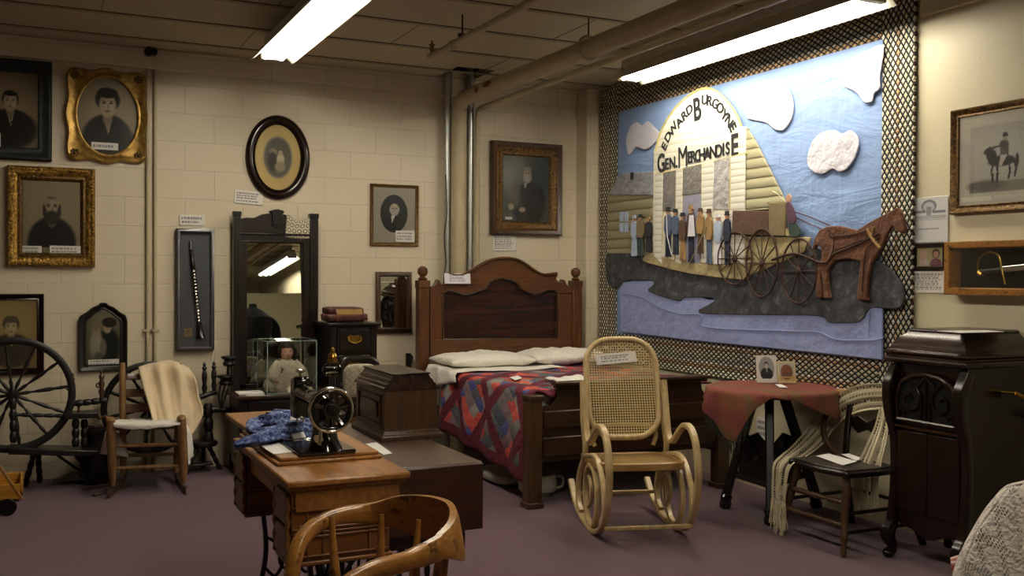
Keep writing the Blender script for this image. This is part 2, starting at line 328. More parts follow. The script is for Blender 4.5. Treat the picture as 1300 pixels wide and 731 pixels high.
# ---------------------------------------------------------------- mesh helpers
def catmull(pts, n=8, closed=False):
    P = [Vector(p) for p in pts]; out = []; N = len(P)
    rngk = range(N if closed else N-1)
    for i in rngk:
        if closed: a, b, c, d = P[(i-1) % N], P[i], P[(i+1) % N], P[(i+2) % N]
        else: a, b, c, d = P[max(i-1, 0)], P[i], P[i+1], P[min(i+2, N-1)]
        for k in range(n):
            t = k/n; out.append(.5*((2*b)+(c-a)*t+(2*a-5*b+4*c-d)*t*t+(3*b-a-3*c+d)*t**3))
    if not closed: out.append(P[-1])
    return out
def interp_list(vals, n):
    out = []
    for i in range(n):
        t = i/(n-1)*(len(vals)-1); k = min(int(t), len(vals)-2); out.append(vals[k]*(1-(t-k))+vals[k+1]*(t-k))
    return out
class MB:
    def __init__(s): s.bm = bmesh.new(); s.uv = s.bm.loops.layers.uv.new('UVMap'); s.mi = 0
    def f(s, vs):
        try: q = s.bm.faces.new(vs); q.material_index = s.mi; q.smooth = True; return q
        except ValueError: return None
    def box(s, x0, x1, y0, y1, z0, z1, mi=None):
        if mi is not None: s.mi = mi
        v = [s.bm.verts.new((x, y, z)) for z in (z0, z1) for y in (y0, y1) for x in (x0, x1)]
        for a in ((0, 2, 3, 1), (4, 5, 7, 6), (0, 1, 5, 4), (2, 6, 7, 3), (0, 4, 6, 2), (1, 3, 7, 5)): s.f([v[i] for i in a])
        return s
    def hexa(s, bot, top):      # two quads of points
        v = [s.bm.verts.new(p) for p in list(bot)+list(top)]
        for a in ((3, 2, 1, 0), (4, 5, 6, 7), (0, 1, 5, 4), (1, 2, 6, 5), (2, 3, 7, 6), (3, 0, 4, 7)): s.f([v[i] for i in a])
        return s
    def bar(s, a, b, w, t, up=(0, 0, 1)):
        a, b = Vector(a), Vector(b); d = (b-a).normalized(); u = Vector(up); x = d.cross(u)
        if x.length < 1e-4: x = d.cross(Vector((1, 0, 0)))
        x.normalize(); y = x.cross(d).normalized(); q = [(-1, -1), (1, -1), (1, 1), (-1, 1)]
        return s.hexa([a+x*w/2*i+y*t/2*j for i, j in q], [b+x*w/2*i+y*t/2*j for i, j in q])
    def prism(s, pts, vec):
        vec = Vector(vec); P = [Vector(p) for p in pts]
        A = [s.bm.verts.new(p) for p in P]; B = [s.bm.verts.new(p+vec) for p in P]; n = len(P)
        nor = Vector((0, 0, 0))
        for i in range(n): a, b = P[i], P[(i+1) % n]; nor += a.cross(b)
        flip = nor.dot(vec) < 0
        fa = s.f(A if not flip else A[::-1]); fb = s.f(B if flip else B[::-1])
        if nor.dot(vec) > 0:
            if fa: fa.normal_flip()
            if fb: fb.normal_flip()
        for i in range(n): s.f([A[i], A[(i+1) % n], B[(i+1) % n], B[i]])
        return s
    def tube(s, pts, r, seg=10, closed=False, smooth=0, squash=1.0):
        P = catmull(pts, smooth, closed) if smooth else [Vector(p) for p in pts]; n = len(P)
        R = [r]*n if isinstance(r, (int, float)) else interp_list(list(r), n)
        rings = []; side = None
        for i in range(n):
            d = (P[(i+1) % n]-P[i-1]) if closed else (P[min(i+1, n-1)]-P[max(i-1, 0)])
            if d.length < 1e-9: d = Vector((0, 0, 1))
            d.normalize()
            if side is None: side = d.orthogonal().normalized()
            side = (side-d*side.dot(d)); side = side.normalized() if side.length > 1e-6 else d.orthogonal().normalized()
            o = d.cross(side)
            rings.append([s.bm.verts.new(P[i]+side*R[i]*math.cos(2*math.pi*k/seg)+o*R[i]*squash*math.sin(2*math.pi*k/seg)) for k in range(seg)])
        for i in range(n if closed else n-1):
            a, b = rings[i], rings[(i+1) % n]
            for k in range(seg): s.f([a[k], a[(k+1) % seg], b[(k+1) % seg], b[k]])
        if not closed: s.f(rings[0][::-1]); s.f(rings[-1])
        return s
    def sweep(s, pts, side, w, t, smooth=8, closed=False):   # bent strip: w across (along side), t thick
        P = catmull(pts, smooth, closed) if smooth else [Vector(p) for p in pts]; n = len(P); side = Vector(side).normalized()
        W = [w]*n if isinstance(w, (int, float)) else interp_list(list(w), n); T = [t]*n if isinstance(t, (int, float)) else interp_list(list(t), n)
        rings = []
        sec = [(-1, -.6), (-.75, -1), (.75, -1), (1, -.6), (1, .6), (.75, 1), (-.75, 1), (-1, .6)]
        for i in range(n):
            d = (P[(i+1) % n]-P[i-1]) if closed else (P[min(i+1, n-1)]-P[max(i-1, 0)])
            d.normalize(); x = (side-d*side.dot(d)).normalized(); y = d.cross(x)
            rings.append([s.bm.verts.new(P[i]+x*W[i]/2*a+y*T[i]/2*b) for a, b in sec])
        m = len(sec)
        for i in range(n if closed else n-1):
            a, b = rings[i], rings[(i+1) % n]
            for k in range(m): s.f([a[k], a[(k+1) % m], b[(k+1) % m], b[k]])
        if not closed: s.f(rings[0][::-1]); s.f(rings[-1])
        return s
    def lathe(s, prof, a, b=None, seg=16):     # prof = [(radius, distance along axis)]; from point a along direction to b
        a = Vector(a); d = (Vector(b)-a).normalized() if b is not None else Vector((0, 0, 1))
        x = d.orthogonal().normalized(); y = d.cross(x); rings = []
        for r, h in prof:
            rings.append([s.bm.verts.new(a+d*h+x*max(r, 1e-4)*math.cos(2*math.pi*k/seg)+y*max(r, 1e-4)*math.sin(2*math.pi*k/seg)) for k in range(seg)])
        for p, q in zip(rings[:-1], rings[1:]):
            for k in range(seg): s.f([p[k], p[(k+1) % seg], q[(k+1) % seg], q[k]])
        s.f(rings[0][::-1]); s.f(rings[-1]); return s
    def turned(s, a, b, r, beads=5, seg=12, depth=.35, taper=1.0):   # a turned spindle between two points
        L = (Vector(b)-Vector(a)).length; prof = []; n = beads*8
        for i in range(n+1):
            t = i/n; k = abs(math.sin(t*beads*math.pi))**.6; q = r*(1-depth+depth*k)*(1+(taper-1)*t)
            prof.append((q, t*L))
        return s.lathe(prof, a, b, seg)
    def ball(s, c, r, seg=16, rings=10, rot=None):
        r = Vector(r) if not isinstance(r, (int, float)) else Vector((r, r, r)); c = Vector(c)
        def fn(u, v):
            th = u*2*math.pi; ph = v*math.pi; p = Vector((r.x*math.sin(ph)*math.cos(th), r.y*math.sin(ph)*math.sin(th), -r.z*math.cos(ph)))
            return c+(rot @ p if rot else p)
        return s.grid(fn, seg, rings, wrap=True)
    def grid(s, fn, nu, nv, wrap=False, uvs=None):
        V = []
        for j in range(nv+1):
            V.append([s.bm.verts.new(fn(i/nu, j/nv)) for i in range(nu if wrap else nu+1)])
        for j in range(nv):
            for i in range(nu):
                i2 = (i+1) % nu if wrap else i+1
                q = s.f([V[j][i], V[j][i2], V[j+1][i2], V[j+1][i]])
                if q:
                    us = (1, 1) if uvs is None else uvs
                    for lp, (a, b) in zip(q.loops, ((i, j), (i+1, j), (i+1, j+1), (i, j+1))): lp[s.uv].uv = (a/nu*us[0], b/nv*us[1])
        return s
    def done(s, name, mats, parent=None, world=True, bevel=0, solid=0, sub=0, sharp=38, weld=True):
        if not isinstance(mats, (list, tuple)): mats = [mats]
        if weld: bmesh.ops.remove_doubles(s.bm, verts=s.bm.verts, dist=1e-5)
        if not solid: bmesh.ops.recalc_face_normals(s.bm, faces=s.bm.faces)
        if parent is not None and world: bmesh.ops.translate(s.bm, verts=s.bm.verts, vec=-Vector(parent['_base']))
        me = bpy.data.meshes.new(name); s.bm.to_mesh(me); s.bm.free()
        for m in mats: me.materials.append(M[m] if isinstance(m, str) else m)
        try: me.set_sharp_from_angle(angle=math.radians(sharp))
        except Exception: pass
        o = bpy.data.objects.new(name, me); COL.objects.link(o)
        if parent is not None:
            o.parent = parent; o['_base'] = (0, 0, 0) if not world else tuple(parent['_base'])
        else: o['_base'] = (0, 0, 0)
        if bevel:
            b = o.modifiers.new('bevel', 'BEVEL'); b.width = bevel; b.segments = 2; b.limit_method = 'ANGLE'; b.angle_limit = math.radians(40)
        if solid:
            b = o.modifiers.new('solidify', 'SOLIDIFY'); b.thickness = solid; b.offset = 0
        if sub:
            b = o.modifiers.new('subdivision', 'SUBSURF'); b.levels = sub; b.render_levels = sub
        return o
LABELS = set()
def tag(o, label, cat, group=None):
    o['label'] = label; o['category'] = cat
    if group: o['group'] = group
    LABELS.add(label); return o
def thing(name, label, cat, base, rotz=0, group=None):
    o = bpy.data.objects.new(name, None); o.empty_display_size = .05; COL.objects.link(o)
    o.location = base; o.rotation_euler = (0, 0, rotz); o['_base'] = tuple(base); return tag(o, label, cat, group)
def struct(o): o['kind'] = 'structure'; return o
def loft(mb, rows, nu, nv, uvs=None, fn=None):
    R = [catmull(r, 8) for r in rows]; n = min(len(r) for r in R)
    grid = []
    for r in R: grid.append([r[int(round(i/(nu)*(len(r)-1)))] if False else r[min(int(i/nu*(len(r)-1)), len(r)-2)].lerp(r[min(int(i/nu*(len(r)-1)), len(r)-2)+1], i/nu*(len(r)-1)-min(int(i/nu*(len(r)-1)), len(r)-2)) for i in range(nu+1)])
    cols = [catmull([g[i] for g in grid], 6) for i in range(nu+1)]
    def g(u, v):
        c = cols[int(round(u*nu))]; t = v*(len(c)-1); k = min(int(t), len(c)-2); p = c[k].lerp(c[k+1], t-k)
        return p+fn(u, v) if fn else p
    return mb.grid(g, nu, nv, uvs=uvs)

# ---------------------------------------------------------------- pictures painted as a fine vertex-colour sheet
class Img:
    def __init__(s, w, h, bg, n=70):
        s.w, s.h = w, h; s.nx = n; s.ny = max(8, int(n*h/w)); xs = (np.arange(s.nx+1))/s.nx; ys = (np.arange(s.ny+1))/s.ny
        s.X, s.Y = np.meshgrid(xs, ys); s.a = np.zeros((s.ny+1, s.nx+1, 3)); s.a[:] = s.c(bg); s.asp = h/w
    def c(s, h): return np.array([int(h[i:i+2], 16)/255 for i in (0, 2, 4)])
    def put(s, m, col, al=1): m = (m*al)[..., None]; s.a = s.a*(1-m)+s.c(col)*m; return s
    def ell(s, cx, cy, rx, ry, col, soft=.12, al=1, rot=0):     # radii in units of the width / height
        dx = (s.X-cx); dy = (s.Y-cy)*s.asp; co, si = math.cos(rot), math.sin(rot)
        x = (dx*co+dy*si)/rx; y = (-dx*si+dy*co)/(ry*s.asp); d = np.sqrt(x*x+y*y)
        return s.put(np.clip((1-d)/soft+.5, 0, 1), col, al)
    def poly(s, pts, col, al=1):
        ins = np.zeros(s.X.shape, bool); n = len(pts)
        for i in range(n):
            x1, y1 = pts[i]; x2, y2 = pts[(i+1) % n]
            if y1 == y2: continue
            c = ((s.Y < y1) != (s.Y < y2)) & (s.X < (x2-x1)*(s.Y-y1)/(y2-y1)+x1); ins ^= c
        return s.put(ins.astype(float), col, al)
    def rect(s, x0, x1, y0, y1, col, al=1): return s.put(((s.X >= x0) & (s.X <= x1) & (s.Y >= y0) & (s.Y <= y1)).astype(float), col, al)
    def vig(s, col, k=.6, cx=.5, cy=.5):
        d = np.sqrt((s.X-cx)**2+((s.Y-cy))**2)/.7; return s.put(np.clip(d**2*k, 0, 1), col)
    def noise(s, amp=.03): s.a = np.clip(s.a+rng.normal(0, amp, s.X.shape)[..., None], 0, 1); return s
    def text(s, x0, x1, y0, y1, rows, col='4A4A4A', al=.6):
        for r in range(rows):
            yc = y1-(r+.5)*(y1-y0)/rows; hh = max((y1-y0)/rows*.28, .5/s.ny); x = x0; e = x1-(random.random()*.2*(x1-x0))
            while x < e:
                w = random.uniform(.05, .13)*(x1-x0); s.rect(x, min(x+w, e), yc-hh, yc+hh, col, al); x += w+.03*(x1-x0)
        return s
    def sheet(s, mb, o, ux, uy):        # o = lower left corner, ux / uy full edge vectors
        o, ux, uy = Vector(o), Vector(ux), Vector(uy); base = len(mb.bm.verts)
        lay = mb.bm.verts.layers.float_color.get('Col') or mb.bm.verts.layers.float_color.new('Col')
        V = [[None]*(s.nx+1) for _ in range(s.ny+1)]; a = np.where(s.a <= .04045, s.a/12.92, ((s.a+.055)/1.055)**2.4)
        for j in range(s.ny+1):
            for i in range(s.nx+1):
                v = mb.bm.verts.new(o+ux*(i/s.nx)+uy*(j/s.ny)); v[lay] = (*a[j, i], 1); V[j][i] = v
        for j in range(s.ny):
            for i in range(s.nx): mb.f([V[j][i], V[j][i+1], V[j+1][i+1], V[j+1][i]])
        return mb
def bust(im, cx=.5, cy=.55, k=1.0, coat='1E1B19', skin='A8977C', hair='1A1512', beard=None, lady=False, shirt='C9BDA2', sh=.30, bald=False, coat_low=.18):
    gx = max(1.0, im.asp*.88); ell0 = im.ell; ell = lambda cx_, cy_, rx, ry, *a, **kw: ell0(cx+(cx_-cx)*gx, cy_, rx*gx if rx < .2 else rx, ry, *a, **kw); im.ell = ell
    im.ell(cx, cy-.36*k, sh*1.0, .26*k, coat, .18); im.ell(cx, cy-.30*k, sh*.8, .2*k, coat, .2)
    im.poly([(cx-.05*k, cy-.15*k), (cx+.055*k, cy-.15*k), (cx+.01*k, cy-.31*k)], shirt)
    if not lady: im.poly([(cx-.015*k, cy-.17*k), (cx+.02*k, cy-.17*k), (cx+.01*k, cy-.3*k)], coat)
    im.ell(cx, cy-.12*k, .055*k, .09*k, '7E6E58', .3)
    if lady: im.ell(cx, cy+.06*k, .135*k, .115*k, hair, .2)
    elif not bald: im.ell(cx, cy+.035*k, .115*k, .12*k, hair, .15)
    im.ell(cx, cy, .095*k, .125*k, skin, .25); im.ell(cx+.02*k, cy+.02*k, .06*k, .08*k, 'C6B598', .6, .6)
    if lady: im.ell(cx, cy+.13*k, .11*k, .055*k, hair, .2)
    elif not bald: im.ell(cx, cy+.115*k, .09*k, .035*k, hair, .3)
    else: im.ell(cx-.088*k, cy+.01*k, .016*k, .035*k, hair, .5); im.ell(cx+.088*k, cy+.01*k, .016*k, .035*k, hair, .5); im.ell(cx, cy+.115*k, .05*k, .014*k, hair, .6, .6)
    for q in (-1, 1): im.ell(cx+q*.038*k, cy+.025*k, .020*k, .010*k, '2E261E', .5, .9); im.ell(cx+q*.038*k, cy+.045*k, .025*k, .006*k, '3E3428', .6, .7)
    im.ell(cx+.006*k, cy-.015*k, .010*k, .03*k, '7A6850', .7, .6); im.ell(cx, cy-.06*k, .03*k, .009*k, '54402F', .5, .9)
    if beard: im.ell(cx, cy-.10*k, .085*k, .075*k, beard, .35); im.ell(cx-.08*k, cy-.045*k, .022*k, .05*k, beard, .5); im.ell(cx+.08*k, cy-.045*k, .022*k, .05*k, beard, .5); im.ell(cx, cy-.052*k, .045*k, .012*k, beard, .4)
    im.ell = ell0
    return im

# ================================================================ the room
XL, YF = -4.6, -6.5
struct(MB().box(XL, RX+.2, YF-.2, BY+.2, -.12, 0).done('floor', 'carpet'))
# back wall, with the slightly proud lintel course along its top
m = MB(); m.box(XL, RX+.2, BY, BY+.2, 0, CZ+.1); struct(m.done('wall_back', 'wall'))
m = MB(); m.box(XL, 3.98, BY-.035, BY, 2.838, CZ); m.box(3.984, 4.185, BY-.035, BY, 2.838, CZ); struct(m.done('trim_1', 'wall', bevel=.006))
struct(MB().box(RX, RX+.2, YF, BY, 0, CZ+.1).done('wall_right', 'plaster'))
struct(MB().box(XL-.2, XL, YF, BY, 0, CZ+.1).done('wall_left', 'plaster'))
struct(MB().box(XL-.2, RX+.2, YF-.2, YF, 0, CZ+.1).done('wall_front', 'plaster'))
m = MB(); m.box(4.185, RX, 7.22, BY, 0, CZ); struct(m.done('trim_2', 'wall', bevel=.008))
m = MB(); m.box(RX-.03, RX, YF, 3.845, 2.80, CZ); struct(m.done('trim_3', 'plaster', bevel=.006))
# ceiling: boards with narrow seams, and a square hole by the back wall where the conduits pass
hx0, hx1, hy0, hy1 = 2.89, 3.20, 6.94, 7.35
m = MB(); z0, z1 = CZ, CZ+.06
m.box(XL, hx0, YF, BY, z0, z1); m.box(hx1, RX, YF, BY, z0, z1); m.box(hx0, hx1, YF, hy0, z0, z1); m.box(hx0, hx1, hy1, BY, z0, z1)
m.mi = 1; m.box(hx0, hx1, hy0, hy1, z1+.25, z1+.27); m.box(hx0-.01, hx0, hy0, hy1, z1, z1+.25); m.box(hx1, hx1+.01, hy0, hy1, z1, z1+.25); m.box(hx0, hx1, hy0-.01, hy0, z1, z1+.25); m.box(hx0, hx1, hy1, hy1+.01, z1, z1+.25)
struct(m.done('ceiling', ['ceiling', 'gap']))
m = MB()
for k, y in enumerate([7.09-.61*i*1.0 for i in range(0, 22)]):
    m.mi = 0; m.box(XL, RX, y-.022, y+.022, CZ-.006, CZ+.001)
    m.mi = 1; m.box(XL, RX, y-.027, y-.022, CZ-.003, CZ+.001); m.box(XL, RX, y+.022, y+.027, CZ-.003, CZ+.001)
struct(m.done('trim_4', ['seam', 'gap']))
m = MB()
for i in range(0, 22):
    y1 = 7.06-.61*i; y0 = y1-.55
    for k in range(5):
        x = -4.2+1.83*k+(.9 if i % 2 else 0)
        if x < 4.2: m.box(x, x+.003, y0, y1, CZ-.002, CZ+.001)
struct(m.done('trim_5', 'gap'))

# ---- fluorescent fixtures: reflector, end plates, two tubes, hung close under the ceiling
def fixture(x, y0, y1, label, z=2.80, group='fluorescent strip lights on the ceiling'):
    t = thing('fluorescent_light', label, 'light', (x, (y0+y1)/2, CZ), 0, group)
    m = MB(); hw = .14
    sec = [(-hw, z), (-hw+.02, z+.012), (-.06, z+.075), (-.05, z+.10), (.05, z+.10), (.06, z+.075), (hw-.02, z+.012), (hw, z)]
    inn = [(hw-.004, z-.004), (.055, z+.066), (.045, z+.05), (0, z+.075), (-.045, z+.05), (-.055, z+.066), (-hw+.004, z-.004)]
    pts = sec+inn
    m.prism([(x+a, y0, b) for a, b in pts], (0, y1-y0, 0)); m.done('reflector', 'enamel', t, bevel=0, sharp=30)
    MB().box(x-.055, x+.055, y0+.02, y1-.02, z+.098, z+.15).done('ballast_housing', 'enamel', t, bevel=.004)
    for s in (-1, 1):
        MB().lathe([(.019, 0), (.019, y1-y0-.10)], (x+s*.052, y0+.05, z+.022), (x+s*.052, y1, z+.022), 14).done('fluorescent_tube', 'tube', t)
    for yy in (y0+.01, y1-.055):
        m = MB(); m.box(x-.075, x+.075, yy, yy+.045, z+.005, z+.09); m.done('lampholder', 'enamel', t, bevel=.004)
    for yy in (y0+.5, y1-.5): MB().tube([(x, yy, z+.15), (x, yy, CZ)], .006, 6).done('hanger', 'steel_dk', t)
    return t
fixture(1.41, 4.18, 6.58, 'long lit fluorescent fixture above the sewing machine side of the room')
fixture(3.86, 3.73, 6.10, 'long lit fluorescent fixture running beside the storefront quilt')
fixture(1.41, .6, 3.0, 'lit fluorescent fixture in the left row, behind the viewpoint')
fixture(3.86, -4.0, -1.6, 'lit fluorescent fixture seen in the dresser mirror')

# ---- pipes
def pipe(name, label, pts, r, mat, cat='pipe', sm=0, seg=16):
    t = MB().tube(pts, r, seg, smooth=sm).done(name, mat); t['_base'] = (0, 0, 0); return tag(t, label, cat)
bx = PY(582.5, 200, 7.27).x; by = 7.27; bz = 2.79
t = thing('heating_pipe', 'thick cream painted pipe rising up the back wall and turning out along the ceiling', 'pipe', (bx, by, 0))
m = MB(); m.tube([(bx, by, 0), (bx, by, bz-.10), (bx, by-.03, bz-.03), (bx, by-.10, bz), (bx+.02, 5.5, bz), (bx+.04, 2.5, bz), (bx+.04, -3, bz)], .061, 20); m.done('pipe_run', 'white_pipe', t)
m = MB(); c = PX(650, 106, bx); m.ball((bx-.05, 6.62, bz+.012), (.012, .075, .022)); m.done('rust_patch', 'rust', t); m = MB(); m.ball((bx-.058, 6.80, bz-.002), (.01, .03, .022)); m.done('rust_patch', 'rust', t)
for yy in (5.25, 2.6):
    m = MB(); m.tube([(bx+.01, yy, bz+.075), (bx+.01, yy, CZ)], .005, 6); m.done('hanger_rod', 'steel_dk', t)
    MB().tube([(bx+.01+.072*math.cos(a), yy, bz+.072*math.sin(a)) for a in [k*math.pi/12 for k in range(24)]], .009, 6, closed=True).done('hanger_ring', 'white_pipe', t)
sx = PY(606, 200, 7.27).x; sz = 2.73
pipe('small_pipe', 'thin cream pipe running below and beside the thick ceiling pipe', [(sx, 7.27, 0), (sx, 7.27, sz-.05), (sx, 7.25, sz-.01), (sx, 7.2, sz), (sx, 4, sz), (sx, -3, sz)], .022, 'white_pipe')
for px, r, lb, zt in ((568.5, .031, 'left of two shiny galvanised conduits by the bed head', 3.2), (596.5, .034, 'right of two shiny galvanised conduits by the bed head, behind the ceiling pipe', 3.2)):
    x = PY(px, 200, 7.33).x
    t = thing('galvanised_conduit', lb, 'pipe', (x, 7.33, 0), 0, 'galvanised conduits on the back wall')
    MB().tube([(x, 7.33, 0), (x, 7.33, zt)], r, 18).done('conduit', 'galv', t)
    for z in (1.32, 2.62): MB().lathe([(r+.004, 0), (r+.004, .02)], (x, 7.33, z)).done('coupling', 'steel_dk' if z < 2 else 'galv', t)
x = PY(565, 300, 7.29).x; m = MB(); m.tube([(x, 7.29, 2.2), (x+.01, 7.28, 1.9), (x-.012, 7.28, 1.7), (x+.004, 7.28, 1.5), (x-.012, 7.28, 1.33), (x-.01, 7.27, .7)], .004, 6, smooth=6)
cd_ = [o for o in bpy.data.objects if o.name == 'galvanised_conduit'][0]; m.done('cord', 'black', cd_)
for k, px in enumerate((187.5, 197)):
    x = PY(px, 250, 7.385).x; t = thing('wall_conduit', ('left of two thin cream conduits between the portraits and the clarinet case', 'right of two thin cream conduits between the portraits and the clarinet case')[k], 'pipe', (x, 7.385, 0), 0, 'thin painted conduits on the back wall')
    MB().tube([(x, 7.385, 0), (x, 7.385, 2.84 if k else 2.9)], .0125, 10).done('conduit', 'white_pipe', t)
    m = MB(); z = .99; m.box(x-.03, x+.03, 7.37, 7.4, z, z+.015); m.done('strap', 'white_pipe', t)
p = PY(192, 66, 7.34); m = MB(); m.lathe([(.028, 0), (.032, .01), (.032, .05), (.026, .055)], (p.x-.015, 7.37, p.z), (p.x-.015, 7.0, p.z)); m.mi = 1; m.lathe([(.026, 0), (.026, .06)], (p.x+.015, 7.37, p.z), (p.x+.015, 7, p.z)); tag(m.done('bell_fitting', ['black', 'steel_dk']), 'small dark round fitting on the lintel above the two thin conduits', 'fitting')
t = thing('sprinkler_pipe', 'thin cream sprinkler pipe hanging under the ceiling between the two lights', 'pipe', (2.34, 6.1, 2.83))
y0 = PZ(543, 72, 2.83).y; MB().tube([(2.34, y0, 2.83), (2.36, -3, 2.83)], .022, 12).done('pipe_run', 'white_pipe', t)
MB().lathe([(.029, 0), (.029, .05)], (2.34, 5.68, 2.83), (2.34, 7, 2.83)).done('coupling', 'white_pipe', t)
m = MB(); m.tube([(2.34, y0-.03, 2.83), (2.34, y0-.03, 2.90)], .012, 8); m.lathe([(.02, 0), (.02, .006)], (2.34, y0-.03, 2.90)); m.tube([(2.34, y0-.03, 2.90), (2.34, y0-.03, 2.93)], .006, 8); m.done('sprinkler_head', 'rust', t)
for yy in (5.55, 3.2):
    m = MB(); m.tube([(2.34, yy, 2.85), (2.34, yy, CZ)], .005, 6); m.done('hanger_rod', 'steel_dk', t); MB().box(2.315, 2.365, yy-.012, yy+.012, 2.845, 2.865).done('hanger_clip', 'steel_dk', t)

# ================================================================ pictures
class Wall:      # a vertical wall frame: u = to the right as seen, z up, n = into the room
    def __init__(s, kind):
        s.k = kind; s.u = Vector((1, 0, 0)) if kind == 'B' else Vector((0, -1, 0)); s.n = Vector((0, -1, 0)) if kind == 'B' else Vector((-1, 0, 0))
    def at(s, px, py, off=0):
        return PY(px, py, BY-off) if s.k == 'B' else PX(px, py, RX-off)
    def rect(s, x0, y0, x1, y1, off):
        c = [s.at(*p, off) for p in ((x0, y0), (x1, y0), (x1, y1), (x0, y1))]
        us = [q.dot(s.u) for q in c]; u0, u1 = (us[0]+us[3])/2, (us[1]+us[2])/2; z0, z1 = (c[2].z+c[3].z)/2, (c[0].z+c[1].z)/2
        return u0, u1, z0, z1
    def P(s, u, z, off): return s.u*u+Vector((0, 0, z))+(Vector((0, BY, 0)) if s.k == 'B' else Vector((RX, 0, 0)))+s.n*off
WB, WR = Wall('B'), Wall('R')
def rings(mb, W, cu, cz, hu, hz, shape, prof):
    R = []
    for ins, off in prof: R.append([mb.bm.verts.new(W.P(cu+a*(hu-ins), cz+b*(hz-ins), off)) for a, b in shape])
    n = len(shape)
    for p, q in zip(R[:-1], R[1:]):
        for k in range(n): mb.f([p[k], p[(k+1) % n], q[(k+1) % n], q[k]])
    return R
SQ = [(-1, -1), (1, -1), (1, 1), (-1, 1)]
OV = [(math.cos(2*math.pi*k/48), math.sin(2*math.pi*k/48)) for k in range(48)]
def picture(name, label, W, px, mats, prof, img, shape=SQ, off=.03, card=None, glass=True, cat='picture', mat_part=None, inset=None, extra=None):
    u0, u1, z0, z1 = W.rect(*px, off); cu, cz, hu, hz = (u0+u1)/2, (z0+z1)/2, (u1-u0)/2, (z1-z0)/2
    t = thing(name, label, cat, W.P(cu, z0, 0), 0, None)
    for i, (mt, pf) in enumerate(zip(mats, prof)):
        m = MB(); rings(m, W, cu, cz, hu, hz, shape, pf); m.done('frame' if i == 0 else 'inner_moulding', mt, t, sharp=50)
    ins, po = inset
    m = MB(); lay = m.bm.verts.layers.float_color.new('Col')
    w, h = 2*(hu-ins), 2*(hz-ins)
    im = img(w, h); im.sheet(m, W.P(cu-w/2, cz-h/2, po), W.u*w, (0, 0, h)); m.done('print', 'pic', t)
    if shape is not SQ:
        # trim the rectangular sheet to the opening
        me = t.children[-1].data; bm = bmesh.new(); bm.from_mesh(me); dele = []
        base = Vector(t['_base'])
        for f in bm.faces:
            c = f.calc_center_median()+base; a = (c.dot(W.u)-cu)/(hu-ins); b = (c.z-cz)/(hz-ins)
            if shape is OV: bad = a*a+b*b > 1.03
            else:
                ins_ = False; n = len(shape)
                for i in range(n):
                    x1, y1 = shape[i]; x2, y2 = shape[(i+1) % n]
                    if y1 != y2 and (b < y1) != (b < y2) and a < (x2-x1)*(b-y1)/(y2-y1)+x1: ins_ = not ins_
                bad = not ins_
            if bad: dele.append(f)
        bmesh.ops.delete(bm, geom=dele, context='FACES'); bm.to_mesh(me); bm.free()
    if glass:
        m = MB(); m.f([m.bm.verts.new(W.P(cu+a*(hu-ins), cz+b*(hz-ins), po+.004)) for a, b in shape]); m.done('glass_pane', 'glass', t)
    if card:
        for c in card:
            a0, a1, b0, b1 = W.rect(*c, po); m = MB(); im = Img(a1-a0, b1-b0, 'D2CEC2', 40).text(.06, .94, .12, .9, 3 if b1-b0 > .06 else 2)
            im.sheet(m, W.P(a0, b0, po+.006), W.u*(a1-a0), (0, 0, b1-b0)); m.done('caption_card', 'pic', t)
    if extra: extra(t, W, cu, cz, hu, hz)
    return t
def wall_card(label, W, px, rows, name='label_card', tilt=0, bg='DEDAD0', imgf=None, cat='card', group=None):
    u0, u1, z0, z1 = W.rect(*px, .01); m = MB(); im = imgf(u1-u0, z1-z0) if imgf else Img(u1-u0, z1-z0, bg, 60).text(.08, .92, .12, .9, rows)
    U = W.u*math.cos(tilt)+Vector((0, 0, math.sin(tilt))); V = Vector((0, 0, math.cos(tilt)))-W.u*math.sin(tilt)
    im.sheet(m, W.P(u0, z0, .006), U*(u1-u0), V*(z1-z0))
    bmesh.ops.recalc_face_normals(m.bm, faces=m.bm.faces)
    o = m.done(name, 'pic'); b = o.modifiers.new('thickness', 'SOLIDIFY'); b.thickness = .0015; b.offset = 0
    return tag(o, label, cat, group)

FW = [(0, 0), (0, .03), (.012, .038), (.02, .036)]
def fprof(w, d=.035, lip=.012): # wide scooped frame
    return [(0, .0), (0, d*.8), (w*.12, d), (w*.25, d*.95), (w*.45, d*.62), (w*.7, d*.5), (w*.82, d*.62), (w*.93, d*.6), (w, d*.42), (w, lip)]
def im_man1(w, h): im = Img(w, h, '87745A'); im.ell(.42, .5, .5, .6, '9A876B', .9); bust(im, .56, .60, 1.0, coat='17150F', hair='17130F', sh=.42); im.vig('3A3124', .5); return im.noise(.012)
picture('portrait_frame', 'dark slate blue framed portrait of a suited man, top left corner', WB, (-52, 74, 66, 202), ['slate', 'mahog'], [fprof(.085), [(0, .001), (0, .03), (.008, .036), (.012, .03)]], im_man1, inset=(.085, .012), card=[(-30, 168, 1, 186)])
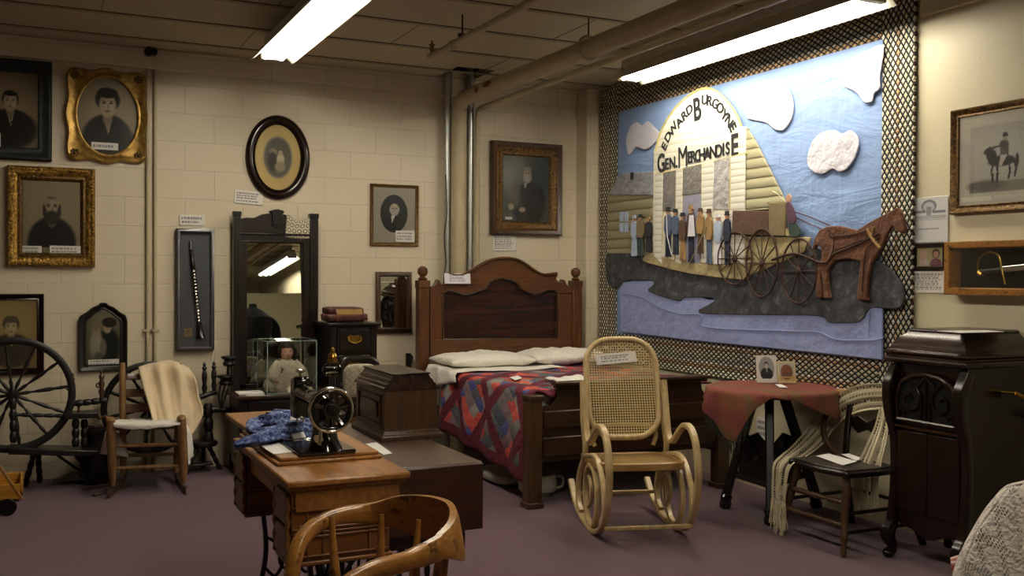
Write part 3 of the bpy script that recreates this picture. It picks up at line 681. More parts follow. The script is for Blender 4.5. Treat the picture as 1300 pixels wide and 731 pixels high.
# wavy gilt frame with an oval opening
def wavy():
    out = []
    n = 96
    for k in range(n):
        a = 2*math.pi*k/n; c, s = math.cos(a), math.sin(a); q = 1/max(abs(c), abs(s)); x, y = c*q, s*q
        w = 1-.05*abs(math.cos(2*a))**2*1.0-.0+.0
        e = .035*math.cos(8*a)
        r = (abs(x)**7+abs(y)**7)**(-1/7)
        out.append((x*r*(.965+e), y*r*(.965+e)))
    return out
def im_lady(w, h): im = Img(w, h, '8F8268', 90); im.ell(.55, .5, .5, .55, 'A09377', .8); bust(im, .5, .64, 1.25, coat='1B1A19', lady=True, hair='120F0D', sh=.42, shirt='8E8068'); im.vig('4E4638', .4); return im.noise(.01)
u0, u1, z0, z1 = WB.rect(82, 86, 188, 208, .03); cu, cz, hu, hz = (u0+u1)/2, (z0+z1)/2, (u1-u0)/2, (z1-z0)/2
t = thing('portrait_frame', 'wavy-edged gilt frame with oval portrait of a dark-haired woman', 'picture', WB.P(cu, z0, 0))
m = MB(); WV = wavy(); n = len(WV); ou = .195; oz = .265
rg = []
for kk, off in ((0, 0), (0, .03), (.03, .045), (.09, .04)):
    rg.append([m.bm.verts.new(WB.P(cu+a*(hu-kk*.35), cz+b*(hz-kk*.35), off)) for a, b in WV])
for f_, off in ((1.10, .028), (1.05, .034), (1.0, .03), (1.0, .012)):
    rg.append([m.bm.verts.new(WB.P(cu+.005+math.cos(math.atan2(b, a))*ou*f_, cz+.0+math.sin(math.atan2(b, a))*oz*f_, off)) for a, b in WV])
for p, q in zip(rg[:-1], rg[1:]):
    for k in range(n): m.f([p[k], p[(k+1) % n], q[(k+1) % n], q[k]])
m.done('frame', 'gold_s', t, sharp=60)
for a in (-1, 1):
    for b in (-1, 1):
        m = MB(); c = WB.P(cu+a*(hu-.062), cz+b*(hz-.065), .036)
        for k in range(7):
            an = k*math.pi*2/7; m.ball(c+WB.u*.022*math.cos(an)+Vector((0, 0, .02*math.sin(an))), (.013, .010, .011), 8, 6)
        m.ball(c, (.013, .016, .013), 8, 6); m.done('corner_ornament', 'gold_d', t)
m = MB(); im_lady(2*ou, 2*oz).sheet(m, WB.P(cu+.005-ou, cz-oz, .012), WB.u*2*ou, (0, 0, 2*oz))
dele = [f for f in m.bm.faces if ((f.calc_center_median().x-cu-.005)/ou)**2+((f.calc_center_median().z-cz)/oz)**2 > 1.03]; bmesh.ops.delete(m.bm, geom=dele, context='FACES'); m.done('print', 'pic', t)
a0, a1, b0, b1 = WB.rect(116, 181, 150, 190, .02); m = MB(); Img(a1-a0, b1-b0, 'D2CEC2', 40).text(.06, .94, .2, .8, 1).sheet(m, WB.P(a0, b0, .02), WB.u*(a1-a0), (0, 0, b1-b0)); m.done('caption_card', 'pic', t)
m = MB(); m.f([m.bm.verts.new(WB.P(cu+.005+a*ou, cz+b*oz, .016)) for a, b in OV]); m.done('glass_pane', 'glass', t)

def im_beard(w, h): im = Img(w, h, '9B8E70'); im.ell(.5, .55, .6, .6, 'A99C7E', .9); bust(im, .5, .62, 1.3, coat='1B1B1E', beard='3A342B', hair='4A4438', bald=True, sh=.42, shirt='26262A'); im.rect(0, 1, 0, .07, '9B8E70'); return im.noise(.01)
def bead(t, W, cu, cz, hu, hz):
    m = MB(); w = .045
    for s, L, hor in ((-1, hu, 0), (1, hu, 0)):
        pass
    per = []
    k = 30
    for i in range(k): f = -1+2*i/(k-1); per += [(cu+f*(hu-w*.4), cz+hz-w*.4), (cu+f*(hu-w*.4), cz-hz+w*.4), (cu-hu+w*.4, cz+f*(hz-w*.4)), (cu+hu-w*.4, cz+f*(hz-w*.4))]
    for u, z in per: m.ball(W.P(u, z, .052), (.012, .008, .012) if W.k == 'B' else (.008, .012, .012), 6, 4)
    m.done('beaded_edge', 'gold', t)
picture('portrait_frame', 'deep gilt frame with portrait of a bearded man in a dark coat', WB, (9, 212, 121, 338), ['gold', 'gold_d'], [[(0, 0), (0, .045), (.01, .055), (.035, .05), (.06, .03)], [(.06, .03), (.075, .034), (.09, .02), (.095, .012)]], im_beard, inset=(.095, .012), card=[(28, 312, 53, 323), (63, 312, 104, 323)], extra=bead, off=.05)
def im_old(w, h): im = Img(w, h, '8A744C'); im.ell(.4, .55, .6, .6, '95804F', .9); bust(im, .60, .60, .95, coat='3A3226', lady=True, hair='4A4234', skin='9A8862', sh=.36, shirt='8C7A54'); im.vig('6A5636', .4); return im.noise(.012)
picture('portrait_frame', 'plain dark framed faded portrait of an elderly woman behind the large black wheel', WB, (-46, 373, 56, 477), ['mahog'], [fprof(.045, .03)], im_old, inset=(.045, .012))
# arched black frame with mother and child
AR = [(-1, -.93), (-.93, -1), (.93, -1), (1, -.93), (1, .45), (.93, .62), (.72, .70), (.45, .86), (.2, .93), (.14, .985), (0, 1.0), (-.14, .985), (-.2, .93), (-.45, .86), (-.72, .70), (-.93, .62), (-1, .45)]
def im_mother(w, h):
    im = Img(w, h, '8A8468'); im.ell(.5, .95, .7, .3, 'A49C80', .9); im.ell(.66, .32, .32, .34, '27302F', .3); im.ell(.30, .35, .20, .26, 'C4BEA8', .4); im.ell(.28, .62, .13, .10, 'C4AE8C', .3); im.ell(.27, .68, .14, .07, 'A39878', .5)
    im.ell(.62, .68, .13, .12, 'CDB592', .3); im.ell(.68, .76, .22, .09, '2E2418', .3); im.ell(.50, .30, .10, .16, '9C927A', .4); im.ell(.35, .12, .12, .10, '7A7868', .4); im.vig('2B2E26', .35); return im.noise(.012)
picture('arched_frame', 'arched black frame holding a mother and child picture, above the ladder-back rocker', WB, (100, 384, 162, 471), ['black'], [fprof(.048, .035)], im_mother, shape=AR, inset=(.048, .012), card=[(112, 456, 151, 467)])
def im_oval(w, h):
    im = Img(w, h, 'C2AB72', 90); im.ell(.5, .5, .325, .33, '8C8470', .06); im.ell(.5, .5, .29, .30, '5E5B50', .1); im.ell(.40, .58, .08, .06, '8A806C', .4); im.ell(.38, .44, .10, .14, '3C3A34', .4); im.ell(.56, .47, .085, .10, 'B9AE94', .4); im.ell(.56, .575, .045, .04, 'A89A80', .3); im.ell(.55, .36, .12, .08, '94896F', .5); return im.noise(.01)
picture('oval_frame', 'oval tortoiseshell frame with a small family photograph, above the dresser', WB, (312, 146, 394, 253), ['tortoise'], [[(0, 0), (0, .02), (.012, .032), (.03, .04), (.05, .036), (.062, .02), (.066, .026), (.072, .012)]], im_oval, shape=OV, inset=(.072, .01))
def im_small(w, h): im = Img(w, h, '9A9484', 100); im.rect(.03, .97, .03, .97, 'A8A292'); im.ell(.49, .53, .33, .345, '26282A', .05); im.ell(.50, .30, .26, .14, '131313', .15); im.ell(.46, .40, .17, .12, '161616', .2); im.poly([(.42, .50), (.52, .50), (.44, .36)], 'D6D0C4'); im.ell(.50, .61, .115, .105, 'B9A78E', .25); im.ell(.50, .545, .095, .055, 'B0AAA0', .35); im.ell(.405, .60, .028, .045, 'A8A298', .4); im.ell(.595, .60, .028, .045, 'A8A298', .4); im.ell(.46, .625, .022, .008, '3A3028', .5); im.ell(.54, .625, .022, .008, '3A3028', .5); im.ell(.495, .595, .012, .02, '8A7660', .6); im.put(((((im.X-.49)/.33)**2+((im.Y-.53)/.345)**2) > 1).astype(float), 'A8A292'); return im.noise(.01)
picture('portrait_frame', 'narrow gold frame with oval portrait of a grey-bearded man, right of the dresser mirror', WB, (471, 234, 532, 312), ['gold_d'], [fprof(.026, .025)], im_small, inset=(.026, .01), card=[(502, 293, 526, 307)])
def im_seated(w, h):
    im = Img(w, h, '4A4E48', 80); im.ell(.3, .7, .3, .3, '6C6E66', .8); im.ell(.8, .8, .25, .3, '3E4540', .8); im.ell(.55, .27, .36, .33, '2E2A28', .2); im.ell(.70, .35, .22, .26, '302C2A', .25); im.ell(.27, .42, .10, .22, '5A5850', .6)
    im.ell(.53, .73, .085, .085, 'A08E78', .25); im.ell(.53, .67, .09, .075, 'A39C90', .3); im.ell(.53, .81, .08, .03, '8A857A', .3); im.poly([(.46, .58), (.52, .6), (.48, .5)], 'B8B2A4'); im.ell(.42, .18, .07, .04, 'A08E78', .3); im.ell(.18, .22, .06, .05, 'A08E78', .3)
    for q in (-1, 1): im.ell(.53+q*.03, .75, .014, .008, '2E2620', .4)
    im.rect(.06, .20, .02, .06, 'CFCBC0'); return im.noise(.015)
picture('portrait_frame', 'large dark wood and gilt frame with seated white-bearded man, above the bed head', WB, (625, 181, 714, 298), ['walnut', 'gold_d'], [[(0, 0), (0, .05), (.01, .06), (.035, .05), (.045, .04)], [(.045, .04), (.055, .045), (.075, .035), (.09, .03), (.10, .032), (.112, .014)]], im_seated, inset=(.112, .014), off=.05)
def lines(n, bg='DEDAD0'): return lambda w, h: Img(w, h, bg, 70).text(.08, .92, .1, .9, n)
wall_card('small white typed card above the clarinet case', WB, (228, 273, 260, 286), 2)
wall_card('white typed card below and left of the oval frame', WB, (297, 241, 333, 258), 4, tilt=-.06)
wall_card('typed sheet just below the large seated-man portrait, curling at the foot', WB, (626, 299, 656, 319), 6, tilt=.03)
# small wall mirror beside the bed
u0, u1, z0, z1 = WB.rect(478, 345, 523, 423, .03); cu, cz, hu, hz = (u0+u1)/2, (z0+z1)/2, (u1-u0)/2, (z1-z0)/2
t = thing('wall_mirror', 'small dark wood framed mirror hanging between the dresser and the bed', 'mirror', WB.P(cu, z0, 0))
m = MB(); rings(m, WB, cu, cz, hu, hz, SQ, [(0, 0), (0, .025), (.008, .03), (.03, .03), (.036, .02), (.04, .01)]); m.done('frame', 'walnut', t, sharp=40)
m = MB(); m.f([m.bm.verts.new(WB.P(cu+a*(hu-.036), cz+b*(hz-.036), .010+.004*b)) for a, b in SQ]); m.done('mirror_glass', 'mirror', t)
MB().box(cu-hu+.005, cu+hu-.005, BY-.055, BY-.03, z0+.028, z0+.04).done('small_shelf', 'walnut_x', t, bevel=.002)
# clarinet display case
u0, u1, z0, z1 = WB.rect(224.5, 290, 272.5, 445, .06); cu, cz, hu, hz = (u0+u1)/2, (z0+z1)/2, (u1-u0)/2, (z1-z0)/2
t = thing('display_case', 'tall satin silver shadow box lined in slate felt, on the wall left of the dresser', 'display case', WB.P(cu, z0, 0))
m = MB(); rings(m, WB, cu, cz, hu, hz, SQ, [(0, 0), (0, .05), (.006, .055), (.020, .055), (.025, .050), (.025, .012)]); m.done('frame', 'silver', t, sharp=40)
m = MB(); m.f([m.bm.verts.new(WB.P(cu+a*(hu-.02), cz+b*(hz-.02), .012)) for a, b in SQ]); m.done('backing', 'felt', t)
m = MB(); m.f([m.bm.verts.new(WB.P(cu+a*(hu-.028), cz+b*(hz-.025), .048)) for a, b in SQ]); m.done('glass_pane', 'glass', t)
a, b = WB.at(241.5, 306, .03), WB.at(254.5, 429, .03)
t = thing('clarinet', 'black clarinet with silver keys mounted inside the wall display case', 'clarinet', b)
L = (b-a).length
m = MB(); m.lathe([(.008, .06), (.012, .06), (.013, .14), (.0165, .145), (.0165, .20), (.0145, .205), (.0145, L*.5), (.018, L*.5), (.018, L*.54), (.0145, L*.54), (.016, L*.84), (.019, L*.86), (.021, L*.9), (.030, L*.97), (.036, L), (.03, L)], a, b, 14); m.done('body', 'japan', t)
m = MB(); m.lathe([(.006, 0), (.010, .02), (.0135, .06)], a, b, 12); m.done('mouthpiece', 'silver', t)
m = MB(); d = (b-a).normalized(); sd = d.cross(Vector((0, 1, 0)))
for k in range(16):
    q = a+d*(.22+k*(L-.32)/16)+Vector((0, -.016, 0)); m.lathe([(.009, 0), (.009, .003), (.006, .005)], q, q+Vector((0, -1, 0)), 10)
for k, (s0, s1, sx_) in enumerate(((.2, .33, .012), (.34, .52, -.014), (.5, .62, .015), (.6, .76, .013), (.66, .8, -.014))):
    m.tube([a+d*L*s0+sd*sx_+Vector((0, -.014, 0)), a+d*L*s1+sd*sx_+Vector((0, -.014, 0))], .0028, 6)
m.done('keywork', 'chrome', t)
p = WB.at(239, 422, .02); m = MB(); Img(.05, .05, 'A8926A', 12).text(.2, .8, .2, .8, 2).sheet(m, p-Vector((.028, -.004, .03)), (.055, 0, 0), (0, 0, .06)); tag(m.done('reed_packet', 'pic'), 'small tan packet lying in the foot of the clarinet case', 'packet')

# right wall: papers, small photo, cavalry print, sword case
def im_sketch(w, h):
    im = Img(w, h, 'C6C5C4', 70); im.rect(.05, .95, .52, .60, '7E7E80', .5); im.ell(.5, .80, .20, .14, '6E6E70', .1); im.ell(.5, .78, .15, .11, 'AEAEB0', .1); im.rect(.06, .4, .66, .72, '55555A', .7); im.rect(.6, .94, .64, .70, '55555A', .7); im.rect(.44, .56, .6, .78, '6A6A6E', .7); im.rect(.22, .78, .28, .31, '6A6A70', .6); im.rect(.05, .95, .49, .51, '6A6A70', .6); return im.noise(.02)
wall_card('printed sheet with a domed building sketch pinned over the quilt edge', WR, (1155, 250, 1203, 308), 5, 'notice_sheet', imgf=im_sketch)
wall_card('white sheet of typed lines below the small couple photograph', WR, (1156, 344, 1201, 372), 9, 'notice_sheet')
def im_couple(w, h): im = Img(w, h, 'A8A27A', 60); im.ell(.25, .62, .13, .26, 'BE9890', .2); im.rect(.1, .42, 0, .36, 'B8A4A0'); im.ell(.72, .66, .14, .25, '4A2E28', .2); im.ell(.72, .62, .10, .18, 'B88878', .2); im.ell(.72, .15, .22, .25, '6E2E48', .2); return im
picture('small_photo_frame', 'small dark framed colour photograph of a couple beside the horse on the quilt', WR, (1158, 309, 1200, 343), ['mahog'], [[(0, 0), (0, .018), (.02, .018), (.022, .008)]], im_couple, inset=(.02, .008), off=.02)
def im_cav(w, h):
    im = Img(w, h, 'B3AC9C', 120); im.rect(.12, .80, .12, .87, '99948A'); im.ell(.45, .55, .4, .3, 'A8A49A', .8); im.rect(.12, .80, .12, .24, '6E6A60', .8); im.ell(.3, .2, .2, .06, '45423A', .6, .7)
    K = '1B1A18'
    im.ell(.47, .46, .145, .06, K, .2); im.ell(.36, .53, .055, .075, K, .2, rot=.5); im.ell(.315, .585, .045, .028, K, .2, rot=.5); im.ell(.345, .615, .012, .02, K, .3)
    for a_, b_, c_, d_ in ((.38, .44, .36, .33), (.37, .33, .375, .23), (.42, .44, .43, .33), (.43, .33, .425, .22), (.55, .44, .56, .34), (.56, .34, .545, .25), (.60, .46, .625, .36), (.625, .36, .61, .27)): im.poly([(a_-.014, b_), (a_+.014, b_), (c_+.009, d_), (c_-.009, d_)], K)
    im.ell(.635, .45, .018, .075, K, .3); im.poly([(.45, .62), (.54, .62), (.55, .50), (.46, .50)], '4A4740'); im.ell(.495, .635, .05, .05, '34322E', .3); im.ell(.505, .70, .022, .022, '8A8274', .3); im.poly([(.475, .72), (.54, .72), (.53, .77), (.485, .77)], K); im.ell(.41, .62, .07, .012, '3A3834', .3, rot=.1)
    im.poly([(.46, .52), (.53, .52), (.47, .40), (.44, .41)], 'A9A498'); im.rect(.02, .36, .03, .085, 'CBC5B6'); im.rect(.4, .8, .05, .085, 'BDB6A6'); return im.noise(.012)
picture('cavalry_print', 'gilt framed black and white print of a mounted soldier on the right wall', WR, (1205, 129, 1345, 268), ['gold_d'], [fprof(.045, .035)], im_cav, inset=(.045, .012), off=.035)
u0, u1, z0, z1 = WR.rect(1202, 304, 1400, 376, .07); cu, cz, hu, hz = (u0+u1)/2, (z0+z1)/2, (u1-u0)/2, (z1-z0)/2
t = thing('sword_case', 'wide honey wood case lined in black felt under the cavalry print', 'display case', WR.P(cu, z0, 0))
m = MB(); rings(m, WR, cu, cz, hu, hz, SQ, [(0, 0), (0, .09), (.004, .095), (.032, .095), (.038, .085), (.038, .012)]); m.done('frame', 'chairoak', t, sharp=40)
m = MB(); m.f([m.bm.verts.new(WR.P(cu+a*(hu-.03), cz+b*(hz-.03), .012)) for a, b in SQ]); m.done('backing', 'blackfelt', t)
m = MB(); m.f([m.bm.verts.new(WR.P(cu+a*(hu-.038), cz+b*(hz-.038), .082)) for a, b in SQ]); m.done('glass_pane', 'glass', t)
h0 = WR.at(1243, 345, .05)
t = thing('sabre', 'cavalry sabre with brass guard mounted inside the honey wood case', 'sword', h0)
U = WR.u; m = MB(); m.tube([h0, h0+U*.05+Vector((0, 0, .003)), h0+U*.13+Vector((0, 0, .012))], [.012, .016, .013], 10, smooth=4); m.done('grip', 'black', t)
m = MB(); m.tube([h0+U*(-.004), h0+U*.0+Vector((0, 0, .06)), h0+U*.05+Vector((0, 0, .095)), h0+U*.11+Vector((0, 0, .08)), h0+U*.13+Vector((0, 0, .015)), h0+U*.15+Vector((0, 0, -.06))], .006, 8, smooth=8)
m.tube([h0+U*.0, h0+U*.02+Vector((0, -.0, -.015))], .016, 8); m.done('guard', 'brass', t)
m = MB(); m.sweep([h0+U*.13+Vector((0, 0, .012)), h0+U*.5+Vector((0, 0, .04)), h0+U*.75+Vector((0, 0, .03))], (0, 0, 1), .03, .006); m.done('blade', 'chrome', t)

# ================================================================ the storefront quilt
QX = 4.305
t = thing('wall_quilt', 'huge pictorial quilt of a general store with horse and wagon, filling the right wall', 'quilt', (4.31, 5.5, .72))
def qp(px, py, off): return PX(px, py, QX-off)
def patch(name, pts, off, th, mat, sm=0, bev=.006, mats=None):
    P = [qp(x, y, off) for x, y in pts]
    if sm: P = catmull(P, sm, True)
    for p in P: p.x = QX-off
    m = MB(); m.prism(P, (-th, 0, 0)); return m.done(name, mat, t, bevel=bev, sharp=50)
# wadded backing with slightly wavy outline
TL, TR, BR, BL = Vector((0, 7.17, 2.96)), Vector((0, 3.885, 2.96)), Vector((0, 3.89, .68)), Vector((0, 7.17, .72))
def edge(a, b, n, amp):
    return [a.lerp(b, i/n)+(b-a).normalized().cross(Vector((1, 0, 0)))*amp*math.sin(i*math.pi) for i in range(n)]
def scallop(a, b, n, amp):
    o = []
    nr = (b-a).normalized().cross(Vector((1, 0, 0)))
    for i in range(n*4): o.append(a.lerp(b, i/(n*4))+nr*amp*abs(math.sin(i*math.pi/4)))
    return o
P = scallop(TL, TR, 60, .006)+scallop(TR, BR, 42, .012)+scallop(BR, BL, 60, .008)+scallop(BL, TL, 42, .006)
m = MB(); m.prism([Vector((QX, p.y, p.z)) for p in P], (-.018, 0, 0)); m.done('woven_border', 'border', t, bevel=0, sharp=50)
def panel(name, y0, y1, z0, z1, off, amp, mat, nx=70, ny=46, seed=1):
    from mathutils import noise as N
    m = MB()
    def fn(u, v):
        y = y0+(y1-y0)*u; z = z0+(z1-z0)*v; e = min(u, 1-u, v, 1-v); k = min(1, e*14)**.5
        q = N.noise(Vector((y*2.2+seed, z*1.3+y*.9, seed)))*.5+.5*abs(N.noise(Vector((y*3+z*3, z*5-y*4, seed+4))))
        q += .35*abs(N.noise(Vector((y*1.1+z*5.5, z*1.4-y*1.0, seed+9))))+.15*N.noise(Vector((y*9, z*7, seed)))
        return Vector((QX-off-(.004+amp*(.2+.8*q))*k, y, z))
    m.grid(fn, nx, ny); return m.done(name, mat, t, sharp=180)
A0, A1 = 6.89, 4.10
panel('sky_panel', A0, A1, .93, 2.735, .018, .024, 'lblue', 130, 80)
# clouds
patch('cloud_patch', [(797, 190), (796, 176), (801, 161), (809, 155), (816, 159), (823, 154), (830, 160), (838, 170), (832, 182), (820, 190), (808, 187), (800, 197)], .036, .010, 'cloud', 4, bev=.007)
patch('cloud_patch', [(948.5, 149), (950, 132), (962, 118), (974, 112), (988, 106), (1001, 112), (1008, 130), (1006, 150), (996, 165), (984, 164), (974, 156), (957, 152.5)], .036, .010, 'cloud', 4, bev=.007)
patch('cloud_patch', [(1026, 206), (1030, 185), (1041, 170), (1059, 165), (1070, 169.6), (1081, 165.5), (1091, 176), (1089, 195), (1077, 214), (1066, 218), (1058, 214.5), (1046, 221), (1033, 218)], .036, .010, 'cloud', 4, bev=.007)
patch('cloud_patch', [(1070, 100), (1072, 82), (1082, 73), (1100, 65), (1121, 57), (1121, 78), (1118, 96), (1118, 112), (1111, 119), (1108, 129), (1098, 130), (1090, 119), (1080, 113), (1073, 110)], .036, .010, 'cloud', 4, bev=.007)
# water strip, road
patch('water_strip', [(789, 358), (830, 356), (900, 380), (1000, 386), (1060, 392), (1122.5, 386), (1122.5, 457), (1040, 448), (950, 439), (870, 431), (788.5, 421)], .036, .016, 'lav')
for ps in ([(790, 373), (815, 377), (835, 389), (862, 398), (890, 400), (893, 414), (940, 418), (1000, 420), (1040, 422), (1062, 431), (1105, 432)], [(1104, 395), (1104, 430), (1122, 428)]):
    m = MB(); m.tube([qp(x, y, .054) for x, y in ps], .0035, 6, smooth=5); m.done('quilting_seam', 'lav', t)
road = [(773, 320), (800, 321), (830, 335), (880, 348), (938, 352), (961, 334), (1000, 318), (1030, 313), (1065, 325), (1114, 331), (1137, 347), (1149, 368), (1148, 386), (1138, 392), (1122, 391), (1106, 392), (1094, 408), (1070, 410), (1053, 409), (1040, 401), (980, 400), (925, 399), (894, 398), (889, 393), (907, 383), (905, 378), (871, 378), (862, 382), (825, 370), (831, 361), (828, 356), (796, 356), (788, 364), (776, 363), (771, 345)]
patch('road_patch', road, .044, .014, 'road', 3)
# log house on the left
patch('log_house', [(773.5, 247), (831, 246), (831, 328), (800, 322), (773.5, 322)], .040, .022, 'logs')
patch('log_house_roof', [(790, 220), (832, 218), (832, 248), (774, 247.5)], .050, .02, 'roofgrey')
patch('chimney', [(801, 219), (804.5, 219), (804, 228), (801, 228)], .07, .006, 'q_ink', bev=.001)
for x0, x1 in ((787, 791.8), (793, 798)):
    for y0, y1 in ((269, 281), (283, 294.5)): patch('window_pane', [(x0, y0), (x1, y0), (x1, y1), (x0, y1)], .062, .004, 'q_paleblue', bev=.001)
# store side wall and front
patch('store_side', [(946, 160), (951, 163), (962, 181), (980, 217), (997, 251), (1002, 262), (990, 266), (947, 268)], .042, .018, 'sidelogs')
patch('porch', [(817, 331), (822, 324), (838, 320), (900, 330), (950, 322), (948, 352), (940, 355), (880, 348), (835, 337)], .058, .014, 'q_tan', 2)
patch('store_front', [(830, 325), (830.5, 290), (832, 191), (834, 186), (838, 170), (848, 150), (862, 132), (880, 117.5), (897, 111.5), (912, 117), (926, 131), (936, 147), (941, 160), (949, 161), (947.5, 240), (946, 335), (930, 337), (880, 334), (850, 327)], .050, .016, 'facade_q')
def strip(name, pts, w, off, mat, sm=6):
    m = MB(); m.sweep([qp(x, y, off) for x, y in pts], (0, 1, 0), w, .006, smooth=sm) if False else m.tube([qp(x, y, off) for x, y in pts], w/2, 6, smooth=sm, squash=1); return m.done(name, mat, t)
strip('piping', [(832.5, 192), (838, 170), (848, 150), (862, 132), (880, 117.5), (897, 112), (912, 117.5), (926, 131.5), (936, 147), (941, 160)], .016, .068, 'piping')
strip('piping', [(833, 221), (870, 214), (910, 204), (948, 194)], .014, .068, 'piping', 0)
for a in ([(843, 220), (842, 268), (840, 320)], [(859, 216), (858, 268)], [(868, 213.5), (866.5, 268)], [(891.5, 208), (891, 262)], [(908, 203.5), (906, 266)], [(928, 198.5), (926, 266)]): strip('piping', a, .010, .069, 'piping', 0)
patch('door_panel', [(843, 219), (859, 215.5), (857.5, 267), (842, 268)], .066, .008, 'greysatin', bev=.002)
patch('door_panel', [(843, 270), (858, 269), (857, 330), (841, 326)], .066, .006, 'facade', bev=.002)
patch('door_panel', [(868, 213), (891.5, 207.5), (891, 245), (867.5, 248)], .066, .008, 'greysatin', bev=.002)
patch('door_panel', [(867.5, 249), (891, 246), (890, 335), (866, 331)], .066, .006, 'lavsatin', bev=.002)
patch('door_panel', [(908, 203), (928, 198), (926, 266), (905.5, 265)], .066, .008, 'satin', bev=.002)
patch('door_panel', [(907, 268), (926, 268), (926, 335), (906, 335)], .066, .006, 'facade', bev=.002)
for a in ((832.5, 842), (859.5, 867), (892, 907), (929, 947)):
    xa, xb = a; yt = lambda x: 221-(x-833)*.235
    patch('store_pillar', [(xa, yt(xa)), (xb, yt(xb)), (xb-1, 335), (xa-1, 325 if xa < 850 else 333)], .066, .008, 'pillar', bev=.002)
# lettering, sewn on as flat black letters
def glyph(ch, size, bold=.02):
    cu = bpy.data.curves.new('letter', 'FONT'); cu.body = ch; cu.size = size; cu.offset = bold; cu.extrude = .002; cu.align_x = 'CENTER'
    o = bpy.data.objects.new('letter', cu); COL.objects.link(o); bpy.context.view_layer.update()
    me = bpy.data.meshes.new_from_object(o.evaluated_get(bpy.context.evaluated_depsgraph_get())); bpy.data.objects.remove(o); bpy.data.curves.remove(cu); return me
def put_letters(name, items, off):
    m = MB()
    for ch, (px, py), h, ang, sx in items:
        me = glyph(ch, 1.0, .0 if ch == 'M' else .02); c = qp(px, py, off)
        xs = [v.co.x for v in me.vertices]; ys = [v.co.y for v in me.vertices]; cx, cy = (min(xs)+max(xs))/2, (min(ys)+max(ys))/2; hh = max(ys)-min(ys) if ch != '.' else .72
        sc = h/hh; ca, sa = math.cos(ang), math.sin(ang); vs = []
        for v in me.vertices:
            a = (v.co.x-cx)*sc*sx; b = (v.co.y-cy)*sc; vs.append(m.bm.verts.new((QX-off-v.co.z, c.y-(a*ca-b*sa), c.z+(a*sa+b*ca))))
        for p in me.polygons:
            m.f([vs[i] for i in p.vertices])
        bpy.data.meshes.remove(me)
    return m.done(name, 'q_ink', t, sharp=30)
arc = [('E', 843.5, 185.5, .98), ('D', 848, 173.5, .88), ('W', 854.3, 164, .82), ('A', 862.2, 155, .70), ('R', 869, 146, .58), ('D', 875.3, 139, .45)]
arc2 = [('U', 894.6, 126.5, -.05), ('R', 901.2, 128, -.2), ('G', 908, 131.5, -.4), ('O', 914.2, 137, -.55), ('Y', 920, 146, -.75), ('N', 925.5, 153.5, -.9), ('E', 930.3, 161.5, -1.1)]
put_letters('lettering', [(c, (x, y), .068, a, 1.15) for c, x, y, a in arc]+[('B', (885.3, 138), .165, .10, .72)]+[(c, (x, y), .070, a, 1.1) for c, x, y, a in arc2], .069)
word = [('G', 839.3, 207, .145), ('E', 846.8, 208, .085), ('N', 853.6, 206.5, .085), ('.', 859, 211, .085), ('M', 866.8, 199, .15), ('E', 875.6, 199.5, .085), ('R', 880.4, 198.5, .085), ('C', 885.4, 197.5, .085), ('H', 891.2, 196, .088), ('A', 898.0, 194.5, .088), ('N', 905.3, 192.8, .088), ('D', 912.6, 191, .088), ('I', 918.3, 189.5, .088), ('S', 923.8, 188, .088), ('E', 932.8, 184, .155)]
put_letters('lettering', [(c, (x, y), h, .03, {'M': .75, 'C': .75, 'G': .72, '.': 1, 'H': .9, 'N': .9, 'A': .9, 'W': .9}.get(c, .75 if h > .12 else .85)) for c, x, y, h in word], .071)
# wagon
patch('wagon_cloth', [(928, 300), (1031, 301), (1026, 318), (1000, 330), (965, 345), (940, 355), (928, 352)], .058, .012, 'q_tan', 0)
patch('wagon_box', [(932, 267), (979, 268), (978.5, 299.5), (931, 298)], .070, .016, 'q_brown')
patch('wagon_box', [(979, 257), (1000, 257), (999.5, 300), (979, 299.5)], .068, .02, 'q_olive')
patch('wagon_roof', [(974, 258), (982, 242), (988, 245), (1000, 257)], .068, .012, 'sidelogs')
patch('wagon_step', [(997, 290), (1006, 290), (1006, 300), (997, 300)], .07, .012, 'q_tan')
patch('driver', [(1000, 257), (1005, 258), (1010, 268), (1012, 282), (1002, 283)], .075, .012, 'q_plum', 3)
patch('driver', [(1002, 283), (1010, 282), (1017, 292), (1016, 300), (1004, 300)], .075, .01, 'q_green', 3)
patch('driver', [(999, 249), (1003, 246), (1006, 251), (1003, 258), (999, 256)], .075, .008, 'q_flesh', 2)
for a in ([(1009, 269), (1030, 276), (1053, 286)], [(1009, 275), (1030, 285), (1047, 292)]): strip('rein', a, .008, .066, 'q_plum', 4)
for k, (cx, cy, rx, ry) in enumerate(((932.6, 328, 22, 33), (967, 334, 20.5, 43), (1014, 344, 22.5, 41))):
    c = qp(cx, cy, .088); q = qp(cx+rx, cy, .088); R1 = abs(q.y-c.y); R2 = abs(qp(cx, cy+ry, .088).z-c.z)
    m = MB(); m.tube([(c.x, c.y+R1*math.cos(a), c.z+R2*math.sin(a)) for a in [i*math.pi/20 for i in range(40)]], .0065, 6, closed=True)
    for i in range(12):
        a = i*math.pi/6; m.tube([c, (c.x, c.y+R1*math.cos(a), c.z+R2*math.sin(a))], .004, 5)
    m.ball(c, (.012, .025, .025), 10, 8); m.done('wagon_wheel', 'q_wheel', t)
strip('wagon_shaft', [(980, 330), (1010, 322), (1045, 334), (1060, 322), (1085, 312), (1117, 296)], .016, .088, 'q_wheel', 5)
